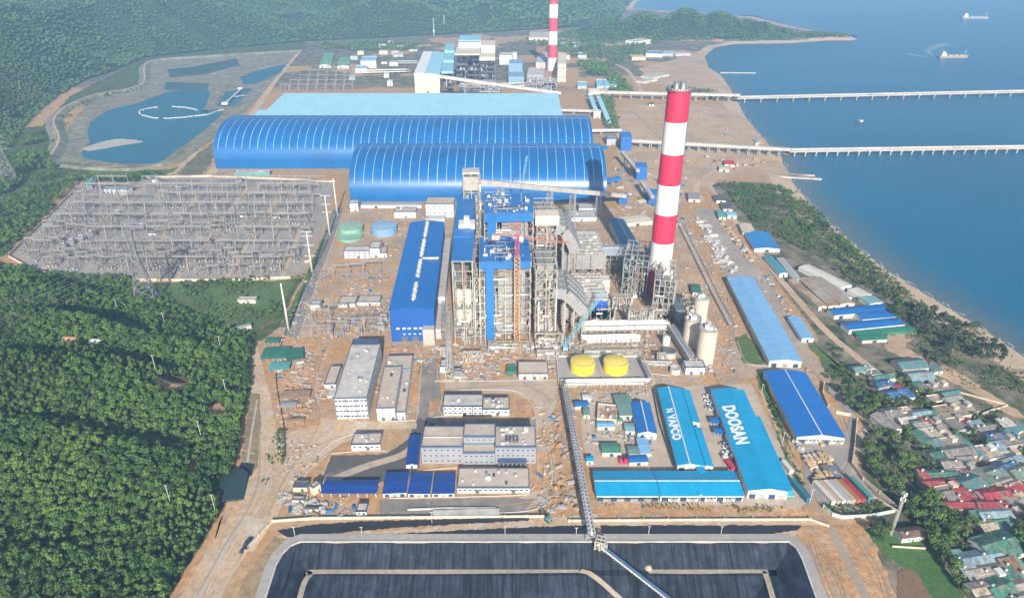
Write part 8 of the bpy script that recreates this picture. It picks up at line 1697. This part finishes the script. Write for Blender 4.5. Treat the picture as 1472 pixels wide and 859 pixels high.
grove([(1250, 560), (1300, 545), (1475, 640), (1475, 745), (1380, 740), (1310, 640)], 62, VT, 'leafy tree growing among the crowded village roofs', 'trees among the village roofs', .35, .75, 4)
grove([(1385, 740), (1475, 700), (1475, 862), (1405, 862)], 30, VT, 'leafy tree among the roofs of the lower village', 'trees among the lower village roofs', .5, .95, 4)
grove([(1268, 452), (1300, 440), (1345, 452), (1400, 478), (1455, 515), (1462, 530), (1400, 520), (1330, 500), (1310, 470)], 76, CT, 'dark feathery tree in the shore belt behind the beach', 'trees of the shore belt', .7, 1.2, 3.4)
grove([(1205, 395), (1240, 385), (1290, 418), (1310, 440), (1290, 446), (1255, 430)], 42, CT, 'small dark shore tree behind the white camp sheds', 'trees behind the camp', .4, .8, 3.4)
grove([(1128, 285), (1160, 290), (1240, 370), (1225, 385), (1165, 330)], 34, CT, 'low shore tree in the scrub between the camp and the groyne', 'trees in the shore scrub', .35, .7, 4)
grove([(1330, 520), (1360, 505), (1375, 540), (1345, 540)], 8, CT, 'dark tree on the grass behind the largest teal roof', 'trees on the grass behind the teal roof', .7, 1.1, 3.5)
grove([(1195, 490), (1230, 520), (1225, 540), (1190, 510)], 6, VT, 'small tree on the grass verge beside the coast road', 'trees on the coast road verge', .4, .7, 3.5)

woods('shrubbery', [(1290, 500), (1340, 505), (1475, 600), (1475, 640), (1380, 560), (1300, 540)], 3.4, src, .15, .4, 31, .56, 14)
woods('shrubbery', [(1180, 490), (1250, 550), (1290, 590), (1260, 600), (1200, 560), (1190, 540)], 2.6, src, .15, .4, 32, .5, 12)
woods('shrubbery', [(1245, 600), (1475, 620), (1475, 860), (1400, 860), (1320, 760)], 3.0, src, .16, .42, 33, .5, 12)
woods('shrubbery', [(72, 236), (88, 204), (100, 176), (140, 150), (205, 128), (218, 100), (200, 110), (190, 128), (98, 150), (76, 176), (66, 236)], 7, src, .3, .7, 34, .45, 30)
woods('shrubbery', [(862, 722), (1140, 724), (1160, 736), (1140, 740), (870, 728)], 1.8, src, .08, .22, 35, .5, 10)
woods('shrubbery', [(375, 700), (400, 690), (396, 660), (410, 620), (400, 612), (384, 650)], 2.6, src, .15, .3, 36, .5, 12)

woods('shrubbery', [(1330, 440), (1400, 470), (1475, 530), (1475, 590), (1400, 545), (1320, 505), (1290, 470)], 3.6, src, .18, .5, 37, .3, 16)
woods('shrubbery', [(1285, 815), (1320, 826), (1345, 862), (1400, 862), (1380, 826), (1330, 788)], 2.6, src, .06, .16, 38, .55, 8)
woods('woodland', [(740, 60), (800, 52), (880, 54), (900, 90), (850, 110), (800, 70)], 11, fsrc, .6, 1.2, 39, .5, 50)
# ================================================================ camera, sun, sky, air
cam = bpy.data.cameras.new('camera'); co = bpy.data.objects.new('camera', cam); COL.objects.link(co)
co.location = (0, 0, HC); co.rotation_euler = (R(90)-TH, 0, 0); cam.sensor_width = 36; cam.lens = F/1472*36; cam.clip_start = 1; cam.clip_end = 30000
S.camera = co
EL, AZ = R(27), R(6.5)     # sun behind the camera, a little to the right
sl = bpy.data.lights.new('sun', 'SUN'); sl.energy = 5.0; sl.angle = R(.5); sl.color = (1, .94, .86); so = bpy.data.objects.new('sun', sl); COL.objects.link(so)
sd_ = Vector((math.sin(AZ)*math.cos(EL), -math.cos(AZ)*math.cos(EL), math.sin(EL)))
so.rotation_euler = sd_.to_track_quat('Z', 'Y').to_euler(); so.location = (300, -900, 700)
w = bpy.data.worlds.new('World'); S.world = w; w.use_nodes = True; nt = w.node_tree; bg = nt.nodes['Background']
sk = nt.nodes.new('ShaderNodeTexSky'); sk.sky_type = 'NISHITA'; sk.sun_disc = False; sk.sun_elevation = EL; sk.sun_rotation = math.atan2(sd_.x, sd_.y); sk.altitude = 100; sk.dust_density = 1.5
nt.links.new(sk.outputs[0], bg.inputs[0]); bg.inputs[1].default_value = .095
hm = bpy.data.materials.new('haze'); hm.use_nodes = True; nt = hm.node_tree; nt.nodes.remove(nt.nodes['Principled BSDF'])
pv = nt.nodes.new('ShaderNodeVolumePrincipled'); pv.inputs['Color'].default_value = (.34, .62, 1, 1); pv.inputs['Density'].default_value = HAZE = .000135; pv.inputs['Anisotropy'].default_value = -.15
nt.links.new(pv.outputs[0], nt.nodes['Material Output'].inputs['Volume'])
hz = MB().box(-9500, -60, -40, 9600, 9600, 420).obj('haze', hm); tag(hz, kind='stuff')
S.view_settings.view_transform = 'Standard'; S.view_settings.look = 'None'; S.view_settings.gamma = 1; S.view_settings.exposure = .5
S.view_settings.use_curve_mapping = False
S.render.engine = 'CYCLES'; S.cycles.use_denoising = True; S.cycles.volume_bounces = 0; S.cycles.max_bounces = 5; S.cycles.diffuse_bounces = 2; S.cycles.glossy_bounces = 2; S.cycles.transmission_bounces = 2
